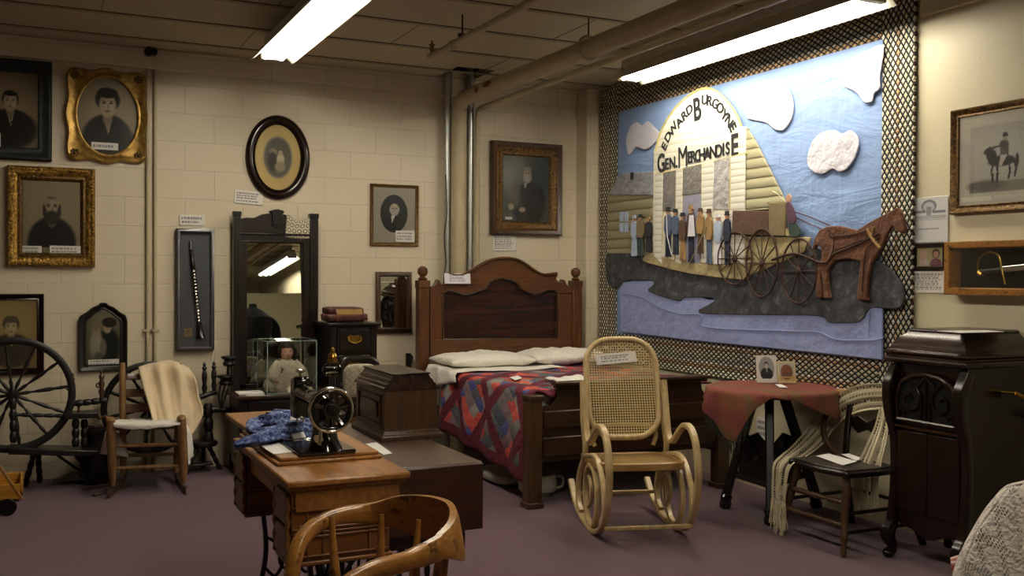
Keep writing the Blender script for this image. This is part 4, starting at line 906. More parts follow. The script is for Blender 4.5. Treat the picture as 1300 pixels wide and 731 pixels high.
hs = [(352, 305), (358, 270), (375, 240), (400, 228), (440, 226), (500, 240), (540, 215), (590, 188), (622, 172), (632, 165), (645, 175), (652, 205), (664, 238), (655, 254), (640, 248), (618, 228), (600, 255), (585, 295), (568, 320), (548, 352), (538, 400), (533, 462), (541, 474), (500, 472), (503, 430), (512, 345), (470, 335), (425, 342), (404, 372), (405, 420), (408, 455), (415, 466), (389, 466), (388, 430), (386, 400), (381, 378), (379, 400), (384, 440), (386, 466), (364, 466), (365, 430), (363, 395), (368, 362), (385, 330), (380, 300), (366, 290), (360, 306)]
hs = [(900+x/2.611, 200+y/2.611) for x, y in hs]
patch('horse', hs, .062, .026, 'q_horse', 0, bev=.008)
for a in ([(1053, 300), (1080, 298), (1103, 292)], [(1060, 318), (1085, 308), (1108, 300)], [(1097, 325), (1096, 345), (1094, 370)], [(1117, 300), (1100, 316), (1098, 330)], [(1052, 290), (1058, 300), (1057, 318), (1049, 336)]): strip('quilting_seam', a, .006, .092, 'q_wheel', 5)
strip('harness', [(1101, 290), (1107, 302), (1117, 315)], .018, .092, 'q_sand', 4); strip('harness', [(1109, 288), (1107, 302), (1113, 308)], .014, .092, 'q_sand', 4)
# people sewn in front of the store
def figure(px, top, bot, coat, legs, hat='q_ink', dress=False, w=7.5):
    h = bot-top; W2 = w/2; parts = []
    def pp(pts, off, th, mat): 
        P = [qp(px+a*W2, top+b*h, off) for a, b in pts]
        m = MB(); m.prism(P, (-th, 0, 0)); return m, mat
    mats = [coat, legs, 'q_flesh', hat]; m = MB()
    def add(pts, off, th, mi, sm=0):
        P = [qp(px+a*W2, top+b*h, off) for a, b in pts]
        if sm: P = catmull(P, sm, True)
        for p in P: p.x = QX-off
        m.mi = mi; m.prism(P, (-th, 0, 0))
    if dress: add([(-.7, .45), (.7, .45), (1.15, .95), (1.1, 1.0), (-1.1, 1.0), (-1.15, .95)], .078, .010, 1)
    else: add([(-.75, .5), (.75, .5), (.85, .96), (1.05, 1.0), (.15, 1.0), (.05, .62), (-.2, 1.0), (-1.0, 1.0), (-.8, .95)], .078, .010, 1)
    add([(-.35, .145), (.35, .145), (1.0, .2), (1.2, .45), (.85, .52), (.8, .56), (-.8, .56), (-.85, .52), (-1.2, .45), (-1.0, .2)], .080, .014, 0)
    add([(-.45, .05), (0, .03), (.45, .05), (.42, .12), (0, .165), (-.42, .12)], .080, .014, 2, 2)
    add([(-.85, .062), (-.5, .05), (-.45, .0), (.45, .0), (.5, .05), (.85, .062), (.5, .078), (-.5, .078)], .083, .014, 3)
    m.done('sewn_figure', mats, t, bevel=0)
for a in ((849, 263, 326, 'q_steel', 'q_navy'), (858.5, 265, 323, 'q_steel', 'q_navy'), (867.5, 270, 331, 'q_brown', 'q_sand'), (878, 260, 333, 'q_brown', 'q_navy', 'q_sand'), (890, 264, 322, 'q_sand', 'q_brown', 'q_brown'), (901, 265, 335, 'q_sand', 'q_steel', 'q_brown'), (924, 268, 336, 'q_navy', 'q_navy'), (814, 272, 325, 'q_olive', 'q_green'),): figure(*a)
figure(912.5, 271, 335, 'q_paleblue', 'q_white', 'q_white', True); figure(806, 273, 325, 'q_paleblue', 'q_paleblue', 'q_paleblue', True, 6); figure(824.5, 275, 320, 'q_ink', 'q_ink', 'q_sand', True, 7)
patch('apron', [(875.5, 273), (880.5, 273), (882.5, 300), (873.5, 300)], .095, .004, 'q_white', bev=.001)
strip('cane_pole', [(897, 287), (887, 310), (876, 333)], .008, .1, 'q_tan', 0); strip('cane_pole', [(846, 272), (847, 300), (852.5, 323)], .006, .1, 'q_white', 0)

# ================================================================ dresser with mirror, tall drawer stack on its right
t = thing('dresser', 'dark dressing chest with tall framed mirror and a raised stack of small drawers', 'dresser', (1.75, 7.1, 0))
X0, X1, X2, DF = 1.245, 1.89, 2.235, 6.86
m = MB(); m.box(X0+.02, X1, DF+.02, 7.30, .06, .54); m.box(X0+.01, X0+.06, DF+.01, DF+.06, 0, .54); m.box(X0+.01, X0+.06, 7.25, 7.3, 0, .1); m.done('low_case', 'darkwood', t, bevel=.004)
MB().box(X0-.01, X1+.005, DF-.015, 7.31, .54, .565).done('low_top', 'walnut_x', t, bevel=.005)
for z0, z1 in ((.08, .30), (.32, .525)):
    o = MB().box(X0+.075, X1-.02, DF+.005, DF+.03, z0, z1).done('drawer', 'darkwood_x', t, bevel=.006)
    for x in (X0+.2, X1-.15):
        m = MB(); m.tube([(x-.035, DF, (z0+z1)/2), (x-.03, DF-.02, (z0+z1)/2-.018), (x, DF-.024, (z0+z1)/2-.024), (x+.03, DF-.02, (z0+z1)/2-.018), (x+.035, DF, (z0+z1)/2)], .004, 6, smooth=4); m.done('drawer_pull', 'brass', o)
m = MB(); m.box(X1+.01, X2-.005, DF+.02, 7.30, .03, 1.03); m.box(X1+.005, X1+.045, DF+.005, DF+.05, 0, 1.03); m.box(X2-.045, X2, DF+.005, DF+.05, 0, 1.03); m.done('tall_case', 'darkwood', t, bevel=.004)
MB().box(X1-.025, X2+.025, DF-.02, 7.32, 1.03, 1.055).done('tall_top', 'darkwood_x', t, bevel=.006)
for k in range(5):
    z1 = 1.015-.195*k; z0 = z1-.175
    m = MB(); m.box(X1+.05, X2-.05, DF, DF+.03, z0, z1); m.box(X1+.065, X2-.065, DF-.006, DF, z0+.012, z1-.012); o = m.done('drawer', 'darkwood_x', t, bevel=.006)
    x = (X1+X2)/2; z = (z0+z1)/2+.01
    m = MB(); m.prism([(x-.055, DF-.006, z+.01), (x-.03, DF-.006, z+.03), (x, DF-.006, z+.022), (x+.03, DF-.006, z+.03), (x+.055, DF-.006, z+.01), (x+.03, DF-.006, z-.015), (x, DF-.006, z-.025), (x-.03, DF-.006, z-.015)], (0, -.003, 0)); m.tube([(x-.045, DF-.012, z+.012), (x-.042, DF-.024, z-.012), (x, DF-.028, z-.028), (x+.042, DF-.024, z-.012), (x+.045, DF-.012, z+.012)], .0045, 6, smooth=4); m.ball((x-.045, DF-.012, z+.012), .008, 8, 6); m.ball((x+.045, DF-.012, z+.012), .008, 8, 6); m.done('drawer_pull', 'brass', o)
# mirror frame
MX0, MX1 = 1.292, 1.912; MY = 7.315
def WBk(px, py): return PY(px, py, MY)
m = MB()
for a, b in ((MX0, MX0+.052), (MX1-.062, MX1)): m.box(a, b, MY-.03, MY+.025, .565, 1.835); m.box(a-.004, b+.004, MY-.034, MY+.03, 1.82, 1.853)
m.done('mirror_post', 'darkwood', t, bevel=.004)
m = MB(); m.box(MX0+.05, MX1-.06, MY-.02, MY+.02, 1.64, 1.69); m.box(MX0+.05, MX0+.098, MY-.02, MY+.02, .565, 1.64); m.box(MX1-.112, MX1-.06, MY-.02, MY+.02, .565, 1.64); m.box(MX0+.05, MX1-.06, MY-.02, MY+.02, .565, .60); m.box(MX0+.05, MX1-.06, MY-.035, MY+.02, 1.685, 1.70); m.done('mirror_frame', 'darkwood_x', t, bevel=.005)
cr = [(MX0+.05, 1.70), (MX0+.05, 1.80)]+[tuple(p)[:3:2] for p in (WBk(312, 276), WBk(322, 276.5), WBk(332, 272), WBk(340, 271), WBk(343, 271))]+[tuple(p)[:3:2] for p in (WBk(341, 268), WBk(346, 266.5), WBk(352, 265.5), WBk(358, 267), WBk(360.5, 268.5), WBk(358, 272))]+[tuple(p)[:3:2] for p in (WBk(366, 273), WBk(374, 278), WBk(383, 280), WBk(390, 278))]+[(MX1-.06, 1.80), (MX1-.06, 1.70)]
m = MB(); m.prism([(x, MY+.015, z) for x, z in cr], (0, -.03, 0)); m.done('crest', 'darkwood_x', t, bevel=.004)
m = MB(); P = [WBk(x, y) for x, y in ((344, 271), (341.5, 268.5), (346, 267), (352, 266), (358, 267.3), (360, 269.5), (357, 273), (358, 284), (352, 287), (345, 284))]; m.prism([(p.x, MY-.014, p.z) for p in P], (0, -.02, 0)); P = [WBk(x, y) for x, y in ((340, 284), (352, 288), (362, 285), (352, 291))]; m.prism([(p.x, MY-.014, p.z) for p in P], (0, -.012, 0)); m.done('crest_carving', 'darkwood', t, bevel=.003)
ti = math.radians(3.6)      # the glass leans back a little
m = MB(); mzb, mzt = .61, 1.632; yb = MY-.028
m.f([m.bm.verts.new(p) for p in ((MX0+.098, yb, mzb), (MX1-.112, yb, mzb), (MX1-.112, yb+math.tan(ti)*(mzt-mzb), mzt), (MX0+.098, yb+math.tan(ti)*(mzt-mzb), mzt))])
for f in list(m.bm.faces): f.smooth = False
o = m.done('mirror_glass', 'mirror', t)
# doily draped over the crest
q = [WBk(*p) for p in ((363, 274), (372, 279), (385, 282), (392, 278), (392, 303), (378, 303), (361, 301))]
m = MB(); a = [Vector((p.x, MY-.024, p.z)) for p in q]
loft(m, [[a[6], a[5], a[4]], [a[6].lerp(a[0], .5), a[5].lerp(a[1], .5)+Vector((0, -.004, 0)), a[4].lerp(a[3], .5)], [a[0], a[1].lerp(a[2], .5), a[3]], [a[0]+Vector((0, .04, .006)), a[1].lerp(a[2], .5)+Vector((0, .04, .006)), a[3]+Vector((0, .04, .006))]], 10, 14, uvs=(.19, .19))
tag(m.done('doily', 'doily', solid=.003), 'crocheted doily with round motifs hung over the mirror crest of the dresser', 'doily')

# doll in its glass case
cy0, cy1 = 6.885, 7.23; cx0, cx1 = PY(339.4, 490, cy0).x, PY(405.5, 490, cy0).x; cx1 = cx0+.345; cz0, cz1 = .567, .932
t = thing('glass_case', 'clear glass box standing on the dresser with a doll inside', 'display case', ((cx0+cx1)/2, (cy0+cy1)/2, cz0))
m = MB()
for a, b in (((cx0, cy0), (cx1, cy0)), ((cx1, cy0), (cx1, cy1)), ((cx1, cy1), (cx0, cy1)), ((cx0, cy1), (cx0, cy0))): m.f([m.bm.verts.new(p) for p in ((*a, cz0), (*b, cz0), (*b, cz1), (*a, cz1))])
m.f([m.bm.verts.new(p) for p in ((cx0, cy0, cz1), (cx1, cy0, cz1), (cx1, cy1, cz1), (cx0, cy1, cz1))]); m.done('glass_pane', 'glass', t)
m = MB(); e = .0025; cs = [(cx0, cy0), (cx1, cy0), (cx1, cy1), (cx0, cy1)]
for x, y in cs: m.box(x-e, x+e, y-e, y+e, cz0, cz1)
for i in range(4):
    a, b = cs[i], cs[(i+1) % 4]; m.bar((*a, cz1), (*b, cz1), 2*e, 2*e); m.bar((*a, cz0+.003), (*b, cz0+.003), 2*e, 2*e)
m.done('case_edge', plain('pale_glass_edge', '8FA39C', .2), t)
dx, dy, dz = cx0+.168, 7.04, cz0+.006
t = thing('doll', 'porcelain doll with dark hair and long ivory gown sitting inside the glass box', 'doll', (dx, dy, dz))
from mathutils import noise as MN
m = MB()
def gown(u, v):
    a = u*2*math.pi; prof = [(.152, 0), (.160, .03), (.150, .07), (.118, .11), (.092, .15), (.080, .18), (.062, .205), (.03, .222)]
    s_ = v*(len(prof)-1); k = min(int(s_), len(prof)-2); r = prof[k][0]*(1-s_+k)+prof[k+1][0]*(s_-k); z = prof[k][1]*(1-s_+k)+prof[k+1][1]*(s_-k)
    r *= 1+.05*math.sin(a*14)*(1-v)+.04*MN.noise(Vector((math.cos(a)*3, math.sin(a)*3, v*4)))
    fr = max(0, -math.sin(a)); return Vector((dx+r*math.cos(a), dy+r*.78*math.sin(a)-.035*fr*(1-v), dz+z))
m.grid(gown, 56, 22, wrap=True); m.done('gown', 'ivory', t, sharp=180)
for s in (-1, 1):
    m = MB(); m.tube([(dx+s*.055, dy, dz+.20), (dx+s*.095, dy-.02, dz+.15), (dx+s*.115, dy-.06, dz+.10), (dx+s*.10, dy-.11, dz+.085)], [.026, .032, .030, .022], 14, smooth=5); m.done('sleeve', 'ivory', t)
    m = MB(); m.ball((dx+s*.097, dy-.125, dz+.083), (.011, .016, .010), 12, 8)
    for k in range(4): m.tube([(dx+s*.097+(k-1.5)*.005, dy-.135, dz+.083), (dx+s*.097+(k-1.5)*.006, dy-.148, dz+.078)], .0028, 6)
    m.tube([(dx+s*.088, dy-.125, dz+.086), (dx+s*.080, dy-.136, dz+.086)], .0032, 6); m.done('hand', 'skin', t)
m = MB()
def head(u, v):
    a = u*2*math.pi; ph = v*math.pi; x, y, z = math.sin(ph)*math.cos(a), math.sin(ph)*math.sin(a), -math.cos(ph)
    fr = max(0, -y); r = .05; k = 1.0
    k += .10*fr*math.exp(-((x/.16)**2+((z+.10)/.16)**2))           # nose
    k += .06*fr*math.exp(-(((abs(x)-.5)/.3)**2+((z+.28)/.25)**2))   # cheeks
    k -= .05*fr*math.exp(-(((abs(x)-.36)/.18)**2+((z-.10)/.14)**2)) # eye hollows
    k += .04*fr*math.exp(-((x/.3)**2+((z+.45)/.10)**2))             # lips
    k += .05*fr*math.exp(-((x/.35)**2+((z+.80)/.2)**2))
    return Vector((dx+x*r*.92*k, dy-.005+y*r*k, dz+.268+z*r*1.12*k))
m.grid(head, 40, 28, wrap=True); m.tube([(dx, dy, dz+.20), (dx, dy-.003, dz+.24)], .02, 12); h = m.done('head', 'skin', t, sharp=180)
for s in (-1, 1):
    m = MB(); m.ball((dx+s*.017, dy-.0455, dz+.2725), (.0072, .004, .0058), 12, 8); o = m.done('eye', plain('doll_eye', '20181A', .1), h)
    m = MB(); m.tube([(dx+s*.010, dy-.049, dz+.284), (dx+s*.018, dy-.050, dz+.287), (dx+s*.026, dy-.046, dz+.284)], .0014, 6, smooth=3); m.done('eyebrow', 'hair', h)
m = MB(); m.ball((dx, dy-.0515, dz+.2455), (.0085, .004, .0042), 12, 8); m.done('mouth', plain('doll_lips', 'A03C3A', .3), h)
m = MB()
def hairf(u, v):
    a = u*2*math.pi; ph = v*math.pi*(.62-.27*min(1, max(0, -math.sin(a)*1.6))); x, y, z = math.sin(ph)*math.cos(a), math.sin(ph)*math.sin(a), math.cos(ph)
    w = 1+.10*MN.noise(Vector((x*4, y*4, z*4+3)))+.05*MN.noise(Vector((x*14, y*14, z*10))); low = 1 if y > -.3 else .0
    return Vector((dx+x*.064*w, dy+.006+y*.060*w, dz+.272+z*.072*w-(.02 if y > 0 and v > .8 else 0)))
m.grid(hairf, 44, 20, wrap=True)
for s in (-1, 1): m.tube([(dx+s*.048, dy-.012, dz+.30), (dx+s*.055, dy-.012, dz+.27), (dx+s*.05, dy-.006, dz+.245)], [.014, .017, .010], 10, smooth=4)
m.done('hair', 'hair', t, sharp=180)
m = MB(); m.tube([(dx-.045, dy-.076, dz+.15), (dx-.052, dy-.09, dz+.165)], .006, 8); m.tube([(dx-.05, dy-.085, dz+.14), (dx-.06, dy-.095, dz+.138)], .005, 8); m.done('brooch_bow', 'brass', t)
# booklet and sheet by the case
p = PZ(296, 501, .567); m = MB(); a = [PZ(x, y, .567) for x, y in ((296, 500), (331, 499), (333, 496.5), (299, 497))]
m = MB(); m.box(X0+.015, X0+.19, 6.90, 7.05, .567, .580); tag(m.done('booklet', 'paper', bevel=.002), 'thin white booklet at the left end of the dresser top', 'booklet')
m = MB(); m.box(X0+.06, X0+.185, 6.855, 6.89, .566, .568); tag(m.done('paper_slip', 'paper'), 'paper slip at the front edge of the dresser top, before the booklet', 'paper')

# leather bag on the tall drawers
bz_ = 1.057; bx0, bx1 = PY(413, 400, 6.95).x, PY(468, 400, 6.95).x; by0, by1 = 6.93, 7.12
t = thing('doctor_bag', 'old brown leather hand bag lying on the tall drawers', 'bag', ((bx0+bx1)/2, 7.02, bz_))
def lump(x0, x1, y0, y1, z0, z1, seed=0, p=.5, amp=.04):
    def fn(u, v):
        a = u*2*math.pi; ph = v*math.pi; c = lambda q: math.copysign(abs(q)**p, q)
        x, y, z = math.sin(ph)**p*c(math.cos(a)), math.sin(ph)**p*c(math.sin(a)), -c(math.cos(ph)); w = 1+amp*MN.noise(Vector((x*2+seed, y*2, z*2)))
        return Vector(((x0+x1)/2+x*w*(x1-x0)/2, (y0+y1)/2+y*w*(y1-y0)/2, (z0+z1)/2+z*min(w, 1)*(z1-z0)/2))
    return fn
m = MB(); m.grid(lump(bx0, bx1, by0, by1, bz_, bz_+.062, 1, .35), 40, 20, wrap=True); m.done('bag_body', 'leather', t, sharp=180)
m = MB(); m.grid(lump(bx0+.01, bx1-.03, by0+.02, by1, bz_+.055, bz_+.108, 3, .4), 40, 20, wrap=True); m.done('bag_top', 'leather', t, sharp=180)
m = MB(); m.prism([(bx0+.085, by0+.012, bz_+.052), (bx1-.045, by0+.012, bz_+.052), (bx1-.035, by0+.03, bz_+.092), (bx0+.075, by0+.03, bz_+.092)], (0, -.012, 0)); m.done('canvas_panel', 'canvas', t, bevel=.004)
for x in (bx0+.08, bx1-.045):
    m = MB(); m.tube([(x, by0+.02, bz_+.095), (x, by0-.006, bz_+.05), (x, by0-.012, bz_+.002)], .006, 8, smooth=4); m.done('strap', 'leather', t)

# small upholstered chair seen behind the sewing machine
c = PY(440, 500, 5.3)
t = thing('parlour_chair', 'small chair with pale tapestry back, mostly hidden behind the sewing machine', 'chair', (1.75, 5.4, 0))
sx0, sx1, sy0, sy1, sz0 = 1.36, 1.80, 5.15, 5.6, .44
ax0, ax1 = PY(431, 480, 5.6).x, PY(482, 480, 5.6).x
m = MB(); m.grid(lump(ax0+.02, ax1-.02, 5.56, 5.63, .68, .875, 2, .5), 30, 16, wrap=True); m.done('backrest', 'tapestry', t, sharp=180)
m = MB(); m.tube([(ax0-.01, 5.60, 0), (ax0-.01, 5.60, .45), (ax0-.015, 5.62, .66), (ax0+.02, 5.63, .88), (ax0+.12, 5.64, .90), (ax1-.05, 5.64, .90), (ax1, 5.63, .85), (ax1+.01, 5.62, .66), (ax1+.01, 5.6, .45), (ax1+.01, 5.6, 0)], .016, 10, smooth=5); m.done('back_frame', 'darkwood', t)
m = MB(); m.bar((ax0-.01, 5.61, .665), (ax1+.01, 5.61, .665), .03, .05); m.done('back_rail', 'walnut_x', t, bevel=.004)
m = MB(); m.grid(lump(ax0-.03, ax1+.03, 5.18, 5.6, .40, .48, 5, .4), 30, 14, wrap=True); m.done('seat', 'tapestry', t, sharp=180)
for x in (ax0, ax1): MB().turned((x, 5.24, 0), (x, 5.24, .42), .022, 4).done('leg', 'darkwood', t)

# ================================================================ bed
t = thing('bed', 'double bed with tall arched walnut headboard and low footboard', 'bed', (3.40, 6.3, 0))
HY = 7.17
for px in (536.5, 730.5):
    c = PY(px, 400, HY-.03); x = c.x; m = MB(); w = .043
    m.box(x-w, x+w, HY-.07, HY+.015, 0, 1.36); m.box(x-w-.004, x+w+.004, HY-.076, HY+.02, 1.30, 1.36); m.done('headboard_post', 'redwood_z', t, bevel=.006)
    m = MB(); m.lathe([(.03, 0), (.038, .01), (.022, .025), (.022, .03), (.036, .045), (.041, .065), (.036, .09), (.018, .105), (.004, .108)], (x, HY-.028, 1.36)); m.done('finial', 'redwood_z', t)
def H(px, py, y=HY-.03): p = PY(px, py, y); return (p.x, y, p.z)
top = [(545, 363), (549, 364), (552, 360), (554.5, 354.5), (557, 356), (559, 361), (563, 361), (572, 357), (570, 350), (568, 347), (580, 349), (593, 346), (603, 340), (613, 334), (625, 329), (640, 327), (655, 329), (667, 335), (678, 343), (688, 347.5), (697, 348), (706, 346), (707, 349), (704.5, 354), (708, 358), (711, 358), (713, 354.5), (716, 355.5), (718, 361), (722, 364), (726, 364)]
pan = [(706, 429), (707, 373), (703, 368), (695, 368), (687, 372), (678, 374), (668, 370), (661, 367), (656, 359), (648, 355), (637, 353), (627, 355), (621, 359), (617, 366), (608, 369), (598, 373), (588, 374), (578, 370), (570, 368), (563, 372), (562, 431)]
m = MB(); m.prism([H(x, y) for x, y in top]+[H(726, 449), H(545, 452)], (0, .03, 0)); m.done('headboard_panel', 'burl', t, bevel=.003)
m = MB(); m.prism([H(545, 452)]+[H(x, y) for x, y in top]+[H(726, 449)]+[H(715, 430)]+[H(x, y) for x, y in pan]+[H(552, 432)]+[H(551, 452)][:0], (0, -.022, 0)) if False else None
m = MB(); L = [H(x, y) for x, y in top]; mid = [H(726, 372), H(707, 373)]+[H(x, y) for x, y in pan[2:-2]]+[H(563, 372), H(545, 374)]
m.prism(L+mid, (0, -.022, 0)); m.done('headboard_crest', 'redwood', t, bevel=.004)
m = MB(); m.sweep([H(x, y, HY-.052) for x, y in ((569, 347), (580, 349), (593, 346), (613, 334), (625, 329), (640, 327), (655, 329), (667, 335), (680, 344), (690, 348), (706, 346.5))], (0, 1, 0), .05, .016, 5); m.done('crest_moulding', 'redwood', t)
for a, b in ((545, 562.5), (706.5, 726)): 
    m = MB(); m.prism([H(a, 373), H(b, 373), H(b, 432), H(a, 432)], (0, -.022, 0)); m.done('headboard_stile', 'redwood_z', t, bevel=.003)
m = MB(); m.prism([H(545, 431), H(726, 428.5), H(726, 449), H(545, 452)], (0, -.024, 0)); m.done('headboard_rail', 'redwood', t, bevel=.004)
m = MB(); m.tube([H(x, y, HY-.052) for x, y in pan], .006, 8); m.tube([H(562, 431, HY-.052), H(706, 429, HY-.052)], .005, 8); m.done('panel_moulding', 'walnut_x', t)
# side rails, footboard
FYB = 5.29; fx0, fx1 = 2.70, 4.10
for x in (fx0+.02, fx1-.02): MB().box(x-.016, x+.016, FYB, HY-.05, .24, .42).done('side_rail', 'walnut_x', t, bevel=.004)
for x in (fx0, fx1):
    m = MB(); m.box(x-.045, x+.045, FYB-.045, FYB+.045, .02, .665); m.box(x-.055, x+.055, FYB-.055, FYB+.055, .0, .035); m.box(x-.053, x+.053, FYB-.053, FYB+.053, .655, .68); m.done('foot_post', 'walnut', t, bevel=.005)
m = MB(); m.prism([(x, FYB+.02, z) for x, z in ((fx0+.04, .27), (fx1-.04, .27), (fx1-.04, .60), (fx1-.12, .61), (fx1-.16, .66), (fx1-.17, .73), (fx0+.17, .73), (fx0+.16, .66), (fx0+.12, .61), (fx0+.04, .60))], (0, -.035, 0)); m.done('footboard', 'walnut_x', t, bevel=.004)
m = MB(); m.box(fx0+.06, fx1-.06, FYB-.03, FYB-.014, .30, .42); m.box(fx0+.06, fx1-.06, FYB-.03, FYB-.014, .47, .58); m.done('footboard_moulding', 'walnut_x', t, bevel=.008)
m = MB(); m.box(fx0+.14, fx1-.11, FYB-.05, FYB+.035, .73, .752); m.box(fx0+.15, fx1-.13, FYB-.035, FYB+.025, .712, .73); m.done('footboard_cap', 'walnut_x', t, bevel=.006)
m = MB(); m.grid(lump(fx0+.045, fx1-.045, FYB+.04, HY-.08, .36, .685, 1, .18, .01), 40, 16, wrap=True)
tag(m.done('mattress', 'white', sharp=180), 'mattress hidden under the patchwork quilt on the bed', 'mattress')
# patchwork quilt lying over the bed and down its left side
m = MB(); zt = .698
def bq(u, v):          # u across: 0 = hem on the left side, 1 = far side; v from foot to head
    s = u*2.02; xx_ = fx0+.065+(s-.52-.10); ks = (1-min(1, max(0, (xx_-2.83)/.05)))*min(1, max(0, (xx_-2.755)/.03)); y = FYB+.03-.08*ks*(1 if s > .40 else 0)+v*(1.41+.10*ks*(1 if s > .40 else 0)); y0_ = FYB+.03
    hang = .38+.14*(1-v); 
    if s < hang: d = hang-s; x = fx0+.005-.035*math.sin(min(1, d/.3)*1.2)-.015*math.sin(v*22)*min(1, d*5); z = zt-.035-d
    elif s < hang+.10: a = (s-hang)/.10*math.pi/2; x = fx0+.005+.06*(1-math.cos(a)); z = zt-.035+.035*math.sin(a)
    else: x = min(fx0+.065+(s-hang-.10), fx1-.045+.0); z = zt+.012*MN.noise(Vector((x*2, y*2, 0)))+.006*MN.noise(Vector((x*7, y*5, 2)))
    if y < FYB-.01 and s > hang: z -= (FYB-.01-y)*.7
    return Vector((x, y+.02*MN.noise(Vector((s*3, v*3, 1))), z))
m.grid(bq, 90, 60, uvs=(1, 1)); tag(m.done('patchwork_quilt', 'crazy', solid=.012, sharp=180), 'patchwork quilt of red, grey and blue diamonds with burgundy bands, on the bed', 'quilt')
m = MB()
def flap(u, v):       # its corner turned over the footboard
    a = u*math.pi*.5; R = .24*v; return Vector((fx0+.06+.30*u*1.0, FYB+.05-.135*math.sin(v*1.6)*(math.sin(u*math.pi)**.5), .71-.03*v*math.sin(u*math.pi)))
# pillows and sheet
def pillow(x0, x1, y0, y1, z0, z1, lb, seed, grp=None):
    m = MB()
    def fn(u, v):
        a, b = u*2-1, v*2-1; return None
    def side(sg):
        def fn(u, v):
            a, b = u*2-1, v*2-1; k = (max(0, 1-abs(a)**2.6)*max(0, 1-abs(b)**2.6))**.45; w = .020*MN.noise(Vector((a*3+seed, b*3, sg*1.0)))+.012*abs(MN.noise(Vector((a*7+seed, b*5, sg))))
            pin = 1-.06*(abs(a)**4*abs(b)**0)*(1-abs(b)**3)-.0; q = 1-.07*(abs(b)**4)*(1-abs(a)**3)
            return Vector(((x0+x1)/2+a*(x1-x0)/2*pin, (y0+y1)/2+b*(y1-y0)/2*q, (z0+z1)/2+(0 if abs(a) == 1 or abs(b) == 1 else 1)*(sg*k*(z1-z0)/2+w*k)))
        return fn
    m.grid(side(1), 36, 28); m.grid(side(-1), 36, 28); return tag(m.done('pillow', 'pillow', sharp=180), lb, 'pillow', grp)
pillow(2.70, 3.41, 6.58, 7.07, .705, .815, 'white pillow on the left half of the bed', 1)
pillow(3.38, 4.08, 6.56, 7.07, .705, .825, 'white pillow on the right half of the bed', 5)
m = MB()
def sheet(u, v):
    s = u*.95; y = 6.42+.52*v+.03*math.sin(u*9); hang = .14*(v*.6+.4)
    if s < hang: x = fx0-.03-.02*math.sin(v*14); z = .70-(hang-s)
    else: x = fx0-.03+(s-hang); z = .715+.015*MN.noise(Vector((x*5, y*4, 7)))
    return Vector((x, y, z))
m.grid(sheet, 40, 24); tag(m.done('turned_sheet', 'pillow', solid=.004, sharp=180), 'white sheet edge spilling over the left side of the bed by the pillows', 'sheet')
def flat_paper(label, pts, z, th=.0015, name='paper_sheet', mat='paper', cat='paper', curl=0):
    P = [PZ(x, y, z) for x, y in pts]; m = MB()
    if curl: 
        m.grid(lambda u, v: P[0].lerp(P[1], u).lerp(P[3].lerp(P[2], u), v)+Vector((0, 0, .001+curl*((v-.5)**2*4 if True else 0))), 6, 10); return tag(m.done(name, mat, solid=th, sharp=180), label, cat)
    m.prism([p+Vector((0, 0, .001)) for p in P], (0, 0, th)); return tag(m.done(name, mat), label, cat)
flat_paper('little white note lying on the middle of the patchwork quilt', [(647, 479), (657, 477), (663, 480), (654, 483)], .718)
m = MB(); P = [PZ(x, y, .725) for x, y in ((692, 480), (738, 476), (760, 486), (722, 489))]
m.grid(lambda u, v: P[0].lerp(P[1], u).lerp(P[3].lerp(P[2], u), v)+Vector((0, 0, .012*MN.noise(Vector((u*4, v*4, 0))))), 20, 12); tag(m.done('folded_cloth', 'white', solid=.006, sharp=180), 'folded white cloth on the bed just above the footboard', 'cloth')
wc = PY(580, 353, HY-.085); m = MB(); u0, u1 = PY(564.5, 353, HY-.085).x, PY(597.5, 353, HY-.085).x; z1_, z0_ = PY(580, 347, HY-.085).z, PY(580, 360, HY-.085).z
Img(u1-u0, z1_-z0_, 'D6D4D8', 60).text(.2, .8, .2, .85, 4).sheet(m, (u0, HY-.085, z0_), (u1-u0, 0, 0), (0, .01, z1_-z0_)); o = m.done('label_card', 'pic'); tag(o, 'white typed card propped on the left shoulder of the headboard', 'card')
# things kept under the bed
def pot(x, y, r, h, lb, nm='chamber_pot', mat='pottery'):
    t = thing(nm, lb, 'pot', (x, y, 0)); m = MB(); m.lathe([(r*.6, 0), (r*.62, .01), (r*.95, h*.3), (r, h*.6), (r*.9, h*.9), (r*.98, h), (r*.92, h), (r*.85, h*.88), (r*.9, h*.5), (r*.5, .03)], (x, y, 0), seg=28); m.done('body', mat, t)
    m = MB(); m.tube([(x+r*.9, y-.02, h*.8), (x+r*1.3, y-.03, h*.75), (x+r*1.3, y-.03, h*.4), (x+r*.95, y-.02, h*.3)], .009, 8, smooth=5); m.done('handle', mat, t)
p = PZ(672, 625, 0); pot(2.87, 5.55, .125, .15, 'pale crockery chamber pot under the foot of the bed')
t = thing('bed_pan', 'long low grey crockery pan under the bed, farther in than the chamber pot', 'pan', (2.86, 6.05, 0)); m = MB(); m.grid(lump(2.74, 3.0, 5.82, 6.28, 0.004, .09, 4, .6, .02), 30, 14, wrap=True); m.done('body', 'pottery', t, sharp=180); m = MB(); m.tube([(2.87, 5.83, .06), (2.86, 5.76, .075), (2.86, 5.73, .08)], [.03, .022, .024], 12, smooth=4); m.done('spout', 'pottery', t)
